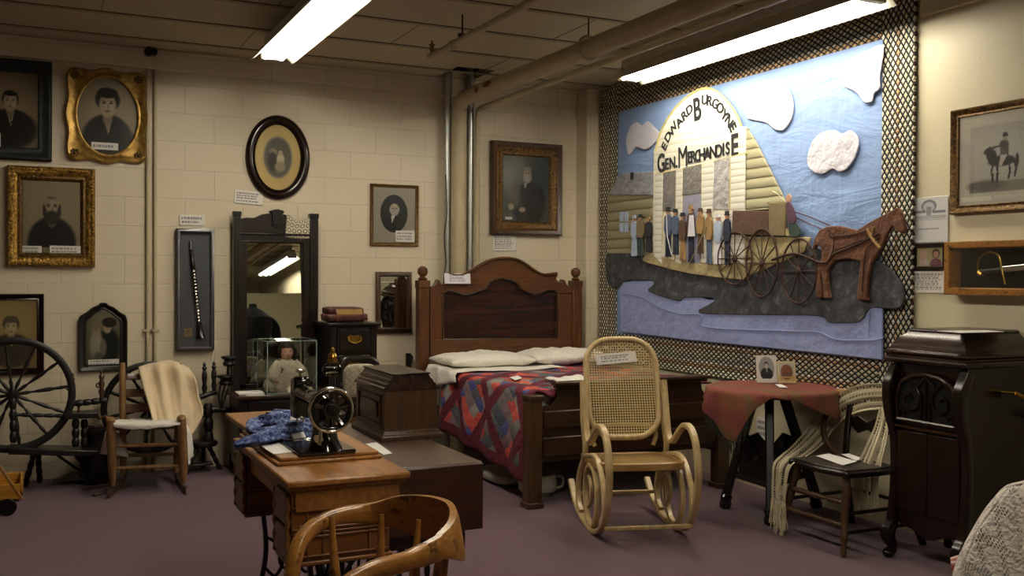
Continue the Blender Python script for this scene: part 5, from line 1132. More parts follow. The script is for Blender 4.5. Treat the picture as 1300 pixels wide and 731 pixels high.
# small hooked thing on the wall behind the box
m = MB(); p = PY(520, 463, 7.36); m.tube([(p.x-.008, 7.39, p.z-.02), (p.x-.008, 7.35, p.z-.03), (p.x, 7.33, p.z+.03), (p.x+.012, 7.33, p.z+.06), (p.x+.014, 7.38, p.z+.075)], .009, 8, smooth=5); m.box(p.x-.02, p.x+.02, 7.38, 7.4, p.z-.07, p.z+.09); tag(m.done('wall_hook', 'black', sharp=40), 'small black hook fixed low on the back wall left of the bed', 'hook')

# ================================================================ treadle sewing machine table (front, golden oak)
TZ = .78
t = thing('treadle_table', 'golden oak treadle sewing table with carved end drawers and open leaf', 'sewing table', (.88, 3.4, 0))
ax0, ax1, ay0, ay1 = .672, 1.062, 2.915, 3.80
m = MB(); m.box(ax0, ax1, ay0, ay1, TZ-.022, TZ); m.done('table_top', 'oak', t, bevel=.006)
m = MB(); m.box(ax0+.012, ax1-.012, ay0+.012, ay1-.02, TZ-.034, TZ-.022); m.box(ax0+.03, ax1-.03, ay0+.02, ay1-.03, TZ-.10, TZ-.034); m.done('apron', 'oak', t, bevel=.004)
lx0, lx1, ly0, ly1 = .698, 1.052, 3.17, 3.82
m = MB(); m.box(lx0, lx1, ly0, ly1, TZ, TZ+.012); m.box(lx0+.012, lx1-.008, ly0+.012, ly1, TZ+.012, TZ+.024); m.done('raised_board', 'oak', t, bevel=.004)
m = MB(); m.box(.735, 1.10, 3.83, 4.33, TZ+.002, TZ+.022); m.done('open_leaf', 'oak', t, bevel=.005); t.children[-1]['label'] = 'lighter yellow oak leaf'
# drawer banks at both ends: fronts face the sitter on the left, panelled ends face the room
for y0, y1 in ((ay0+.03, ay0+.21), (ay1-.17, ay1+.0)):
    xa, xb = ax0+.02, ax1-.06; zb = .515
    m = MB(); m.box(xa, xb, y0, y1, zb+.012, TZ-.034); m.box(xa-.008, xb+.008, y0-.008, y1+.004, zb, zb+.014); o = m.done('drawer_bank', 'oak_x', t, bevel=.004)
    m = MB(); yf = y0-.002
    for z in (.540, .600, .612, .624, .690): m.box(xa+.004, xb-.004, yf-.005, yf+.004, z, z+.007)
    for x in (xa+.045, xa+.095, xb-.07): m.box(x, x+.006, yf-.004, yf+.004, zb+.014, TZ-.04)
    m.done('end_moulding', 'oak_x', o, bevel=.002)
    for z in (.545, .632, .70):
        for x in (xa+.028, xb-.04): m = MB(); m.ball((x, yf-.002, z), (.010, .006, .010), 10, 6); m.done('rosette', 'oak_x', o)
    for z0, z1 in ((zb+.02, zb+.115), (zb+.125, TZ-.045)):
        d = MB().box(xa-.014, xa+.01, y0+.012, y1-.01, z0, z1).done('drawer', 'oak_z', o, bevel=.006)
    for yy in (y0+.008, y1-.01): m = MB(); m.sweep([(xa-.006-.006*abs(math.cos(k*math.pi/5)), yy, .53+k*.0095) for k in range(22)], (0, 1, 0), .022, .012, 2); m.done('carved_edge', 'oak_z', o)
def iron_stand(t, xa, xb, y, mat='blackiron', k=.92):     # open cast scroll-work end frame standing across the table, feet apart
    m = MB(); xc = (xa+xb)/2; f = lambda dx_, z: (xc+dx_*k, y, z)
    for s in (-1, 1):
        m.sweep([f(s*.21, .02), f(s*.185, .10), f(s*.13, .22), f(s*.10, .36), f(s*.11, .50), f(s*.14, .70)], (0, 1, 0), .018, .016, 6)
        m.sweep([f(s*.17, .14), f(s*.12, .06), f(s*.06, .09), f(s*.05, .16), f(s*.09, .19), f(s*.115, .25)], (0, 1, 0), .012, .011, 6)
        m.sweep([f(s*.11, .42), f(s*.07, .40), f(s*.03, .33), f(s*.06, .27), f(s*.10, .30)], (0, 1, 0), .012, .011, 6)
        m.sweep([f(s*.115, .52), f(s*.05, .50), f(0, .44)], (0, 1, 0), .012, .011, 6)
        m.ball(f(s*.21, .022), (.026, .02, .020), 12, 8)
    m.sweep([f(-.14, .70), f(0, .69), f(.14, .70)], (0, 1, 0), .02, .014, 4); m.sweep([f(-.115, .25), f(0, .22), f(.115, .25)], (0, 1, 0), .012, .012, 6)
    m.tube([f(.045*math.cos(a), .33+.045*math.sin(a)) for a in [k*math.pi/8 for k in range(16)]], .006, 6, closed=True)
    m.tube([f(0, .06), f(0, .28)], .007, 6); m.tube([f(0, .375), f(0, .69)], .007, 6)
    return m.done('iron_end_frame', mat, t)
iron_stand(t, ax0, ax1, ay0+.10); iron_stand(t, ax0, ax1, ay1-.10)
m = MB(); m.sweep([(.76, ay0+.1, .2), (.86, 3.36, .32), (.98, ay1-.1, .2)], (0, 0, 1), .02, .012, 8); m.sweep([(.98, ay0+.1, .2), (.86, 3.36, .12), (.76, ay1-.1, .2)], (0, 0, 1), .02, .012, 8); m.done('cross_brace', 'blackiron', t)
m = MB()
for k in range(9): m.box(.74+.03*k, .752+.03*k, 3.18, 3.52, .085, .097)
m.box(.73, .99, 3.17, 3.185, .08, .10); m.box(.73, .99, 3.515, 3.53, .08, .10); m.tube([(.86, ay0+.1, .09), (.86, ay1-.1, .09)], .008, 8); m.done('treadle', 'blackiron', t)
m = MB(); c = Vector((1.0, 3.62, .36)); m.tube([c+Vector((0, .15*math.cos(a), .15*math.sin(a))) for a in [k*math.pi/16 for k in range(32)]], .011, 8, closed=True)
for k in range(6): m.tube([c, c+Vector((0, .15*math.cos(k*math.pi/3), .15*math.sin(k*math.pi/3)))], .006, 6)
m.tube([c-Vector((.03, 0, 0)), c+Vector((.03, 0, 0))], .016, 10); m.done('drive_wheel', 'blackiron', t)

# the sewing machine, hand wheel towards the viewer
bz0 = TZ+.025; mx = .868
t = thing('sewing_machine', 'black sewing machine with nickel-rimmed hand wheel on the oak table', 'sewing machine', (mx, 3.4, bz0))
m = MB(); m.box(mx-.095, mx+.095, 3.175, 3.60, bz0, bz0+.012); m.done('bed_plate', 'japan', t, bevel=.004)
m = MB(); m.box(mx-.085, mx+.085, 3.43, 3.59, bz0+.012, bz0+.016); m.done('slide_plate', 'chrome', t, bevel=.002)
m = MB(); m.lathe([(.060, 0), (.055, .010), (.046, .03), (.040, .06), (.038, .10), (.040, .13), (.034, .16), (.012, .172)], (mx, 3.225, bz0+.012), seg=20); m.done('pillar', 'japan', t)
m = MB(); m.tube([(mx, 3.20, bz0+.155), (mx, 3.28, bz0+.165), (mx, 3.40, bz0+.165), (mx, 3.50, bz0+.17), (mx, 3.545, bz0+.165)], [.030, .032, .026, .03, .036], 18, smooth=5); m.done('arm', 'japan', t)
m = MB(); m.box(mx-.032, mx+.032, 3.515, 3.575, bz0+.075, bz0+.215); m.tube([(mx, 3.545, bz0+.21), (mx, 3.545, bz0+.222)], .028, 14); o = m.done('head', 'japan', t, bevel=.008)
m = MB(); m.box(mx-.03, mx+.03, 3.576, 3.582, bz0+.08, bz0+.21); m.tube([(mx, 3.55, bz0+.20), (mx, 3.55, bz0+.245)], .008, 8); m.lathe([(.008, 0), (.018, .004), (.018, .012), (.006, .016)], (mx, 3.55, bz0+.235)); m.tube([(mx-.012, 3.55, bz0+.02), (mx-.012, 3.55, bz0+.08)], .004, 8); m.tube([(mx+.008, 3.55, bz0+.018), (mx+.008, 3.55, bz0+.08)], .005, 8); m.done('face_plate', 'chrome', o)
wc_ = Vector((PY(420.5, 520.5, 3.165).x, 3.165, PY(420.5, 520.5, 3.165).z)); R1 = (PY(449.5, 520, 3.165).x-PY(391.5, 520, 3.165).x)/2
m = MB(); m.tube([wc_+Vector((R1*.93*math.cos(a), 0, R1*.93*math.sin(a))) for a in [k*math.pi/24 for k in range(48)]], R1*.075, 12, closed=True); w = m.done('hand_wheel', 'chrome', t)
m = MB(); m.tube([wc_+Vector((R1*.80*math.cos(a), .004, R1*.80*math.sin(a))) for a in [k*math.pi/24 for k in range(48)]], R1*.09, 10, closed=True)
for k in range(5):
    a = k*2*math.pi/5+.3; d = Vector((math.cos(a), 0, math.sin(a))); m.tube([wc_+d*.01, wc_+d*R1*.45+Vector((0, .006, 0)), wc_+d*R1*.82], [R1*.14, R1*.09, R1*.14], 8, smooth=3)
m.lathe([(R1*.36, 0), (R1*.36, .03), (R1*.25, .04)], wc_-Vector((0, .012, 0)), wc_+Vector((0, 1, 0)), 18); m.tube([wc_, (mx, 3.24, wc_.z)], .02, 12); m.done('wheel_spokes', 'japan', w)
m = MB(); m.lathe([(.004, 0), (R1*.26, .001), (R1*.28, .008)], wc_-Vector((0, .020, 0)), wc_+Vector((0, 1, 0)), 18); m.done('clutch_knob', 'steel_dk', w)
m = MB(); p = wc_+Vector((-.034, .0, -.062)); m.tube([p, p+Vector((-.004, 0, -.05))], .006, 8); m.lathe([(.014, 0), (.014, .012)], p+Vector((-.008, .01, -.03)), p+Vector((-.008, -.2, -.03)), 14); m.done('bobbin_winder', 'chrome', t)
# blue garment, tags and papers on the table
t = thing('blue_garment', 'crumpled blue patterned cotton garment on the oak sewing table', 'garment', (.80, 3.7, TZ+.03))
zz = TZ+.024
def G(px, py, h=0): p = PZ(px, py, zz+h); return p
for nm, pts, rr, sq in (('cloth_fold', [(297, 565, .012), (315, 560, .02), (335, 555, .028), (358, 549, .03), (385, 545, .03)], [.012, .026, .030, .038, .034], .7),
                        ('cloth_fold', [(322, 548, .02), (338, 549, .02), (360, 546, .03), (388, 541, .03)], [.018, .034, .04, .036], .6),
                        ('cloth_fold', [(318, 545, .02), (328, 536, .02), (345, 533, .03), (372, 530, .02), (392, 535, .02)], [.016, .036, .05, .042, .03], .55),
                        ('cloth_fold', [(341, 529, .02), (352, 526, .03), (368, 528, .03), (384, 530, .02)], [.018, .036, .036, .02], .6)):
    P = catmull([G(a, b, c) for a, b, c in pts], 6); R = interp_list(rr, len(P)); m = MB(); rg = []
    for i, (p, r) in enumerate(zip(P, R)):
        d = (P[min(i+1, len(P)-1)]-P[max(i-1, 0)]).normalized(); s_ = d.cross(Vector((0, 0, 1))).normalized(); rg.append([])
        for k in range(28):
            a = k*2*math.pi/28; q = r*(1+.22*math.sin(a*5+i*.25)+.10*MN.noise(Vector((i*.3, a*2, rr[0]*99)))); zz_ = max(p.z+q*sq*math.sin(a), zz+.001); rg[-1].append(m.bm.verts.new(Vector((p.x, p.y, 0))+s_*q*math.cos(a)+Vector((0, 0, zz_))))
    for a, b in zip(rg[:-1], rg[1:]):
        for k in range(28): m.f([a[k], a[(k+1) % 28], b[(k+1) % 28], b[k]])
    m.f(rg[0]); m.f(rg[-1]); m.done(nm, 'blue', t, sharp=180)
m = MB(); p = PZ(370, 533, zz+.04); q = PZ(381, 533, zz+.04); m.prism([p+Vector((-.005, 0, 0)), q, q+Vector((.004, .03, .035)), q+Vector((-.012, .035, .045)), p+Vector((.01, .03, .04))], (0, .002, 0)); tag(m.done('paper_tag', 'paper'), 'upright white paper tag on the blue garment', 'tag')
flat_paper('printed folder lying at the front of the oak table, below the blue garment', [(326, 563), (356, 561), (379, 574), (347, 577)], zz, name='printed_folder')
m = MB(); a, b, c, d = PZ(368, 559, zz), PZ(384, 556, zz), PZ(400, 573, zz), PZ(379, 574, zz)
m.grid(lambda u, v: a.lerp(b, u).lerp(d.lerp(c, u), v)+Vector((0, 0, .002+.03*(1-v)**2)), 6, 12); tag(m.done('curled_paper', 'paper', solid=.001, sharp=180), 'curled white paper leaning beside the sewing machine base', 'paper')

# ================================================================ second sewing table with hanging leaf, its wooden cover on top
t = thing('drop_leaf_table', 'dark brown sewing table with a front leaf hanging down, right of the oak table', 'table', (1.25, 3.7, 0))
BZ = .74; qx0, qx1, qy0, qy1 = 1.068, 1.425, 3.175, 4.24
m = MB(); m.box(qx0, qx1, qy0, qy1, BZ-.02, BZ); m.done('table_top', 'trunk', t, bevel=.006)
m = MB(); m.box(qx0+.0, qx1-.003, qy0-.012, qy0+.006, .505, BZ-.004); m.done('hanging_leaf', 'trunk_f', t, bevel=.004)
m = MB(); m.prism([(x, qy0+.03, z) for x, z in ((1.08, BZ-.02), (1.372, BZ-.02), (1.372, .425), (1.345, .425), (1.335, .445), (1.32, .45), (1.25, .452), (1.08, .452))], (0, .02, 0)); m.box(1.09, 1.37, qy0+.05, qy1-.05, .52, BZ-.02); m.done('drawer_case', 'trunk_f', t, bevel=.003)
iron_stand(t, 1.08, 1.42, qy0+.16, k=.76); iron_stand(t, 1.08, 1.42, qy1-.16, k=.76)
m = MB(); m.sweep([(1.12, qy0+.16, .2), (1.23, 3.7, .30), (1.34, qy1-.16, .2)], (0, 0, 1), .02, .012, 8); m.sweep([(1.34, qy0+.16, .2), (1.23, 3.7, .12), (1.12, qy1-.16, .2)], (0, 0, 1), .02, .012, 8); m.done('cross_brace', 'blackiron', t)
m = MB(); m.box(1.12, 1.36, 3.5, 3.85, .085, .10); m.done('treadle', 'blackiron', t, bevel=.004)
# cover box
t = thing('sewing_machine_cover', 'walnut sewing machine cover box with sloped shoulders standing on the dark table', 'box', (1.35, 3.9, BZ))
cx0_, cx1_, cy0_, cy1_ = 1.232, 1.472, 3.707, 4.10
zt_ = PY(495.5, 476, cy0_+.02).z; zs = PY(486, 497, cy0_).z
def bx_ring(m, levels):
    R = []
    for ix, iy, z in levels: R.append([m.bm.verts.new(p) for p in ((cx0_+ix, cy0_+iy, z), (cx1_-ix, cy0_+iy, z), (cx1_-ix, cy1_-iy, z), (cx0_+ix, cy1_-iy, z))])
    for a, b in zip(R[:-1], R[1:]):
        for k in range(4): m.f([a[k], a[(k+1) % 4], b[(k+1) % 4], b[k]])
    m.f(R[0][::-1]); m.f(R[-1])
m = MB(); bx_ring(m, [(-.008, -.008, BZ), (-.008, -.008, BZ+.018), (.002, .002, BZ+.028), (.002, .002, BZ+.034), (.008, .008, BZ+.04)]); m.done('base_moulding', 'walnut', t, bevel=.002)
m = MB(); m.box(cx0_+.008, cx1_-.008, cy0_+.008, cy1_-.008, BZ+.035, zs+.005); m.done('case_body', 'walnut', t, bevel=.003)
m = MB()
P = [(cx0_-.002, zs), (cx0_+.004, zs+.012), (cx0_+.012, zs+.014), (cx0_+.016, zs+.026), (cx0_+.024, zs+.028), (cx0_+.030, zs+.042), (cx0_+.036, zs+.044), (cx0_+.044, zt_-.006), (cx0_+.046, zt_), (cx1_-.046, zt_), (cx1_-.044, zt_-.006), (cx1_-.036, zs+.044), (cx1_-.030, zs+.042), (cx1_-.024, zs+.028), (cx1_-.016, zs+.026), (cx1_-.012, zs+.014), (cx1_-.004, zs+.012), (cx1_+.002, zs)]
m.prism([(x, cy0_+.004, z) for x, z in P], (0, cy1_-cy0_-.008, 0)); m.done('sloped_lid', 'mahog_x', t, bevel=.002, sharp=25)
m = MB(); m.box(cx0_+.04, cx1_-.04, cy0_-.0, cy1_, zt_, zt_+.006); m.done('top_board', 'mahog_x', t, bevel=.002)
m = MB(); xx = cx0_+.006; m.box(xx-.004, xx+.002, cy0_+.05, cy1_-.05, BZ+.055, BZ+.063); m.box(xx-.004, xx+.002, cy0_+.05, cy1_-.05, zs-.03, zs-.022); m.box(xx-.004, xx+.002, cy0_+.05, cy0_+.058, BZ+.055, zs-.022); m.box(xx-.004, xx+.002, cy1_-.058, cy1_-.05, BZ+.055, zs-.022); m.box(xx-.006, xx+.002, cy0_+.09, cy1_-.09, BZ+.085, zs-.05); m.done('side_panel', 'walnut', t, bevel=.003)
flat_paper('narrow white card on the dark table, in front of the wooden cover box', [(464, 564), (478, 562), (498, 576), (487, 578)], BZ+.001, name='label_card', cat='card')
# oil lamp
lp = Vector((1.135, 4.12, .803)); lx = PY(422, 470, 4.12).x
t = thing('oil_lamp', 'clear glass oil lamp with brass burner behind the sewing machine hand wheel', 'lamp', (lx, 4.12, TZ+.023))
b0 = TZ+.023; lt = PY(422, 441, 4.12).z; hgt = lt-b0; zf = PY(422, 469, 4.12).z-b0
m = MB(); m.lathe([(.055, 0), (.052, .008), (.03, .016), (.014, .035), (.016, .06), (.011, .08), (.014, zf-.045), (.012, zf-.03), (.03, zf-.025), (.044, zf-.005), (.044, zf+.006), (.034, zf+.022), (.014, zf+.03)], (lx, 4.12, b0), seg=28); m.done('glass_body', 'lampglass', t)
m = MB(); m.lathe([(.04, zf-.012), (.041, zf), (.037, zf+.01)], (lx, 4.12, b0), seg=24); m.done('oil', glass_mat('lamp_oil', (.7, .68, .62)), t)
m = MB(); m.lathe([(.016, zf+.028), (.022, zf+.032), (.022, zf+.044), (.014, zf+.048), (.02, zf+.055), (.016, zf+.066), (.009, zf+.072), (.010, hgt-.008), (.006, hgt)], (lx, 4.12, b0), seg=20); m.done('burner', 'brass', t)

# ================================================================ honey oak barrel armchair in the foreground
t = thing('captain_chair', 'worn honey oak captain chair with curved arms in the foreground', 'chair', (.80, 2.44, 0))
Z = .72
rail = [(.585, 2.085, .44), (.57, 2.10, .58), (.60, 2.135, .68), (.69, 2.17, Z-.005), (.80, 2.205, Z+.0), (.90, 2.245, Z+.018), (.965, 2.31, Z+.03), (1.0, 2.42, Z+.038), (.985, 2.53, Z+.035), (.935, 2.63, Z+.025), (.86, 2.685, Z+.005), (.76, 2.69, Z), (.68, 2.66, Z-.02), (.625, 2.60, .66), (.60, 2.57, .55), (.60, 2.56, .44)]
W_ = [.032, .032, .036, .040, .042, .062, .115, .135, .135, .110, .055, .040, .038, .034, .032, .032]
P = catmull(rail, 8); n = len(P); Wv = interp_list(W_, n); m = MB(); rg = []
cen = Vector((.79, 2.43, 0))
for i, p in enumerate(P):
    d = (P[min(i+1, n-1)]-P[max(i-1, 0)]).normalized(); out = Vector((p.x-cen.x, p.y-cen.y, 0)).normalized(); out = (out-d*out.dot(d)).normalized(); up = d.cross(out); up = up if up.z > 0 or abs(d.z) > .7 else -up
    if i and up.dot(lastup) < 0: up = -up
    lastup = up; w = Wv[i]; th = .036 if w < .05 else .026; lift = max(0, w-.045)*.35; lean = .18 if w > .06 else 0
    sec = [(-1, -.7), (-.7, -1), (.7, -1), (1, -.7), (1, .7), (.7, 1), (-.7, 1), (-1, .7)]
    rg.append([m.bm.verts.new(p+out*(th/2*a+lean*w/2*b)+up*(w/2*b+lift)) for a, b in sec])
for a, b in zip(rg[:-1], rg[1:]):
    for k in range(8): m.f([a[k], a[(k+1) % 8], b[(k+1) % 8], b[k]])
m.f(rg[0]); m.f(rg[-1]); m.done('arm_rail', 'chairoak', t, sharp=55)
m = MB(); m.grid(lump(.52, .98, 2.17, 2.64, .40, .445, 2, .35, .02), 36, 14, wrap=True); m.done('seat', 'chairoak', t, sharp=60)
for x, y, z in ((.70, 2.185, Z-.02), (.83, 2.235, Z-.02), (.93, 2.30, Z-.03), (.965, 2.42, Z-.03), (.94, 2.53, Z-.03), (.87, 2.63, Z-.02), (.74, 2.665, Z-.02)):
    q = cen+(Vector((x, y, 0))-cen)*.84; m = MB(); m.lathe([(.009, 0), (.013, .06), (.016, .13), (.011, .2), (.008, .30)], (q.x, q.y, .43), (x, y, z), 10); m.done('spindle', 'chairoak', t)
for x, y, ex, ey in ((.58, 2.22, -.05, -.05), (.58, 2.59, -.05, .05), (.92, 2.24, .06, -.05), (.92, 2.57, .06, .05)): MB().turned((x+ex, y+ey, 0), (x, y, .41), .019, 3, depth=.3).done('leg', 'chairoak', t)
m = MB(); m.tube([(.55, 2.19, .2), (.55, 2.62, .2)], .010, 8); m.tube([(.55, 2.2, .16), (.95, 2.21, .16)], .010, 8); m.tube([(.55, 2.61, .16), (.95, 2.60, .16)], .010, 8); m.done('stretcher', 'chairoak', t)

# ================================================================ bentwood rocker with cane
t = thing('bentwood_rocker', 'bentwood rocking chair with tall cane back and cane seat in front of the bed', 'rocking chair', (2.985, 4.64, 0), -.30)
hw = .236
def side(s, pts): return [(s*hw, y*.88, z) for y, z in pts]
for s in (-1, 1):
    X_ = (1, 0, 0)
    m = MB(); m.sweep(side(s, [(.55, .17), (.40, .075), (.2, .026), (0, .012), (-.18, .025), (-.34, .085), (-.45, .20), (-.50, .36), (-.465, .50), (-.38, .585), (-.26, .60), (-.14, .55), (-.04, .49), (.035, .475), (.09, .52), (.13, .62), (.16, .72), (.19, .80)]), X_, .036, .028, 7); m.done('runner_and_arm', 'bent', t)
    m = MB(); m.sweep(side(s, [(.22, .79), (.20, .70), (.20, .60), (.15, .50), (.12, .43), (.16, .36), (.26, .28), (.32, .18), (.30, .09), (.22, .05)]), X_, .03, .026, 7); m.done('back_upright', 'bent', t)
    m = MB(); m.sweep(side(s, [(-.05+.165*math.cos(a), .195+.165*math.sin(a)) for a in [k*math.pi/8 for k in range(16)]]), X_, .03, .024, 4, closed=True); m.done('under_loop', 'bent', t)
    m = MB(); m.sweep(side(s, [(.17, .38), (.04, .40), (-.10, .42), (-.24, .40), (-.36, .30), (-.40, .18), (-.32, .10)]), X_, .03, .024, 7); m.done('side_scroll', 'bent', t)
    m = MB(); m.sweep(side(s*.96, [(-.02+.085*math.cos(a)+.10, .20+.085*math.sin(a)) for a in [k*math.pi/8 for k in range(16)]]), X_, .022, .018, 4, closed=True); m.done('inner_scroll', 'bent', t)
m = MB(); m.box(-hw, hw, -.315, -.285, .055, .083); m.done('front_rung', 'bent_s', t, world=False, bevel=.004) if False else m.bm.free()
def lbar(name, a, b, w, th, mat='bent'):
    m = MB(); m.bar(a, b, w, th); return m.done(name, mat, t, world=False, bevel=.004)
for o in list(t.children):     # these were given in the chair's own axes
    o.data.transform(Matrix.Translation(Vector(t['_base'])))
lbar('front_rung', (-hw, -.34, .085), (hw, -.34, .085), .022, .022); lbar('rear_rung', (-hw, .30, .13), (hw, .30, .13), .022, .022)
def rrect(w, h, r, n=8):
    o = []
    for cx, cy, a0 in ((w-r, h-r, 0), (-w+r, h-r, 90), (-w+r, -h+r, 180), (w-r, -h+r, 270)):
        for k in range(n+1): a = math.radians(a0+90*k/n); o.append((cx+r*math.cos(a), cy+r*math.sin(a)))
    return o
# back: rounded frame leaning back
bw, bh = .208, .285; b0v, tilt_ = Vector((0, .11, .52)), .30
def bk(a, b): return Vector((a, .105+math.sin(tilt_)*(b+bh), .485+math.cos(tilt_)*(b+bh)))
rr_ = []
for a, b in rrect(bw, bh, .15, 8): rr_.append((a*(1.0 if b < 0 else 1.0), b))
m = MB(); m.tube([bk(a, b) for a, b in rr_], .017, 10, closed=True); m.done('back_frame', 'bent', t, world=False)
def cane_fill(name, outline, f3, mat):
    m = MB(); vs = [m.bm.verts.new(f3(a, b)) for a, b in outline]; f = m.f(vs)
    for lp, (a, b) in zip(f.loops, outline): lp[m.uv].uv = (a+1, b+1)
    return m.done(name, mat, t, world=False)
cane_fill('back_cane', rr_, bk, 'cane')
def st(a, b, dz=0): return Vector((a, -.06+b, .380-.09*b*.6+dz))
so = rrect(.232, .225, .11, 8)
m = MB(); m.sweep([st(a, b) for a, b in so], (0, 0, 1), .042, .03, 0, closed=True); m.done('seat_frame', 'bent_s', t, world=False)
cane_fill('seat_cane', rrect(.225, .218, .11, 8), lambda a, b: st(a, b, .012), 'cane_s')
m = MB(); m.sweep([(-.17, .15, .43), (-.19, .16, .50), (-.13, .165, .545), (.13, .165, .545), (.19, .16, .50), (.17, .15, .43)], (0, 1, 0), .022, .02, 6); m.done('back_bracket', 'bent', t, world=False)
cp = [bk(-.155, .190), bk(.085, .210), bk(.09, .148), bk(-.148, .128)]; m = MB(); im = Img(.24, .065, 'D8D4CC', 60).text(.12, .88, .2, .85, 3)
nrm = Vector((0, -math.cos(tilt_), math.sin(tilt_)))*.022; im.sheet(m, cp[3]+nrm, cp[2]-cp[3], cp[0]-cp[3]); R = Matrix.Rotation(-.30, 4, 'Z'); m.bm.transform(Matrix.Translation(Vector(t['_base'])) @ R)
tag(m.done('label_card', 'pic'), 'white typed card on the cane back of the bentwood rocker', 'card')

# ================================================================ ladder-back rocker with blankets
t = thing('ladder_rocker', 'worn pale wood ladder-back rocking chair with woven seat, by the left wall', 'rocking chair', (.66, 6.78, 0))
FL0, FL1 = Vector((.445, 6.70, .055)), Vector((.425, 6.62, .50)); FR0, FR1 = Vector((.862, 6.62, .055)), Vector((.835, 6.52, .50))
BL0, BL1 = Vector((.53, 7.03, .06)), Vector((.530, 7.10, .80)); BR0, BR1 = Vector((.86, 6.96, .06)), Vector((.885, 7.02, .79))
for a, b in ((FL0, FL1), (FR0, FR1)):
    m = MB(); L = (b-a).length; m.lathe([(.014, 0), (.022, .05), (.028, .12), (.026, L*.5), (.031, L*.75), (.027, L*.93), (.030, L*.97), (.022, L)], a, b, 14); m.done('front_post', 'ladder', t)
for a, b in ((BL0, BL1), (BR0, BR1)):
    m = MB(); L = (b-a).length; m.lathe([(.018, 0), (.022, .1), (.022, L*.6), (.020, L*.95), (.017, L)], a, b, 14); m.done('back_post', 'ladder', t)
for k, z in enumerate((.755, .64, .53)):
    f = (z-.06)/.8; a = BL0.lerp(BL1, f); b = BR0.lerp(BR1, f); c = (a+b)/2+Vector((.005, .035, 0))
    m = MB(); m.sweep([a, c, b], (0, 0, 1), .055 if k else .04, .010, 8); m.done('back_slat', 'slat', t)
for a, b, z in ((FL0, FR0, .17), (FL0, FR0, .315), (BL0, BR0, .2)):
    p = a.lerp({1: FL1}.get(1) if a is FL0 else BL1, (z-.055)/.445 if a is FL0 else .17); q = b.lerp(FR1 if b is FR0 else BR1, (z-.055)/.445 if b is FR0 else .17)
    m = MB(); m.lathe([(.009, 0), (.013, .1), (.013, (q-p).length-.1), (.009, (q-p).length)], p, q, 10); m.done('rung', 'ladder', t)
for a, b, z1, z2 in ((FL0.lerp(FL1, .35), BL0.lerp(BL1, .2), 0, 0), (FR0.lerp(FR1, .35), BR0.lerp(BR1, .2), 0, 0)): MB().tube([a, b], .011, 8).done('side_rung', 'ladder', t)
sf = [FL0.lerp(FL1, .86), FR0.lerp(FR1, .86), BR0.lerp(BR1, .46), BL0.lerp(BL1, .46)]
m = MB(); m.hexa([p+Vector((0, 0, -.022)) for p in sf], [p+Vector((0, 0, .012)) for p in sf]); m.done('seat', plain('woven_rush', '5A4A30', .9, nscale=40, bump=.6), t, bevel=.01)
for a, b in ((FL0, BL0), (FR0, BR0)):
    d = (b-a); d.z = 0; d.normalize(); m = MB(); m.sweep([a-d*.14+Vector((0, 0, -.012)), a-d*.03+Vector((0, 0, -.038)), (a+b)/2+Vector((0, 0, -.045)), b+d*.02+Vector((0, 0, -.035)), b+d*.14+Vector((0, 0, .005))], (0, 0, 1), .045, .013, 6); m.done('rocker_runner', 'trunk', t)
# cream blanket over its back
def Q(px, py, y): return PY(px, py, y)
rows = [[Q(176, 474, 7.13), Q(195, 470, 7.15), Q(215, 466, 7.14), Q(240, 476, 7.12)],
        [Q(176, 466, 7.05), Q(196, 461, 7.07), Q(219, 458.5, 7.06), Q(240, 468, 7.02)],
        [Q(177, 472, 6.98), Q(198, 468, 6.99), Q(222, 466, 6.97), Q(248, 482, 6.93)],
        [Q(182, 492, 6.94), Q(203, 491, 6.95), Q(226, 490, 6.94), Q(252, 505, 6.92)],
        [Q(189, 515, 6.87), Q(208, 517, 6.86), Q(230, 520, 6.88), Q(257, 525, 6.90)],
        [Q(194, 535, 6.80), Q(212, 538, 6.79), Q(231, 545, 6.82), Q(243, 553, 6.90)]]
m = MB(); loft(m, rows, 44, 44, fn=lambda u, v: Vector((0, -.022*math.sin(u*19+v*1.5)*min(1, v*2.2)-.008*math.sin(u*37)*v, 0))); tag(m.done('blanket', 'cream', solid=.010, sharp=180), 'cream wool blanket draped over the back of the ladder-back rocker', 'blanket')
rows = [[Q(226, 498, 6.93), Q(240, 500, 6.91), Q(258, 518, 6.90)], [Q(230, 520, 6.89), Q(243, 522, 6.86), Q(258, 526, 6.87)], [Q(231, 545, 6.88), Q(240, 550, 6.87), Q(249, 540, 6.88)], [Q(233, 552, 6.89), Q(237, 553, 6.89), Q(240, 551, 6.9)]]
# white cloth on seat, hanging down on the right
sz_ = .018; V3 = Vector; A_, B_, C_, D_ = [p+V3((0, 0, sz_)) for p in sf]
rows = [[D_, D_.lerp(C_, .4)+V3((0, 0, .012)), C_], [D_.lerp(A_, .5)+V3((-.005, 0, .012)), (A_+B_+C_+D_)/4+V3((0, 0, .004)), C_.lerp(B_, .5)+V3((.01, 0, .012))], [A_+V3((.01, -.0, .01)), A_.lerp(B_, .4)+V3((0, -.02, .006)), B_+V3((0, -.0, .01))], [A_+V3((.02, -.035, -.015)), A_.lerp(B_, .4)+V3((0, -.045, -.03)), B_+V3((-.02, -.035, -.012))]]
m = MB(); loft(m, rows, 40, 20, fn=lambda u, v: Vector((0, 0, .006*MN.noise(Vector((u*9, v*7, 0)))))); m2 = m
rows = [[Q(228, 536, 6.74), Q(232, 535, 6.85), Q(234, 534, 6.95)], [Q(235, 545, 6.70), Q(240, 548, 6.84), Q(240, 548, 6.95)], [Q(238, 565, 6.68), Q(243, 566, 6.82), Q(243, 562, 6.95)], [Q(239, 590, 6.67), Q(243, 580, 6.82), Q(243, 574, 6.95)]]
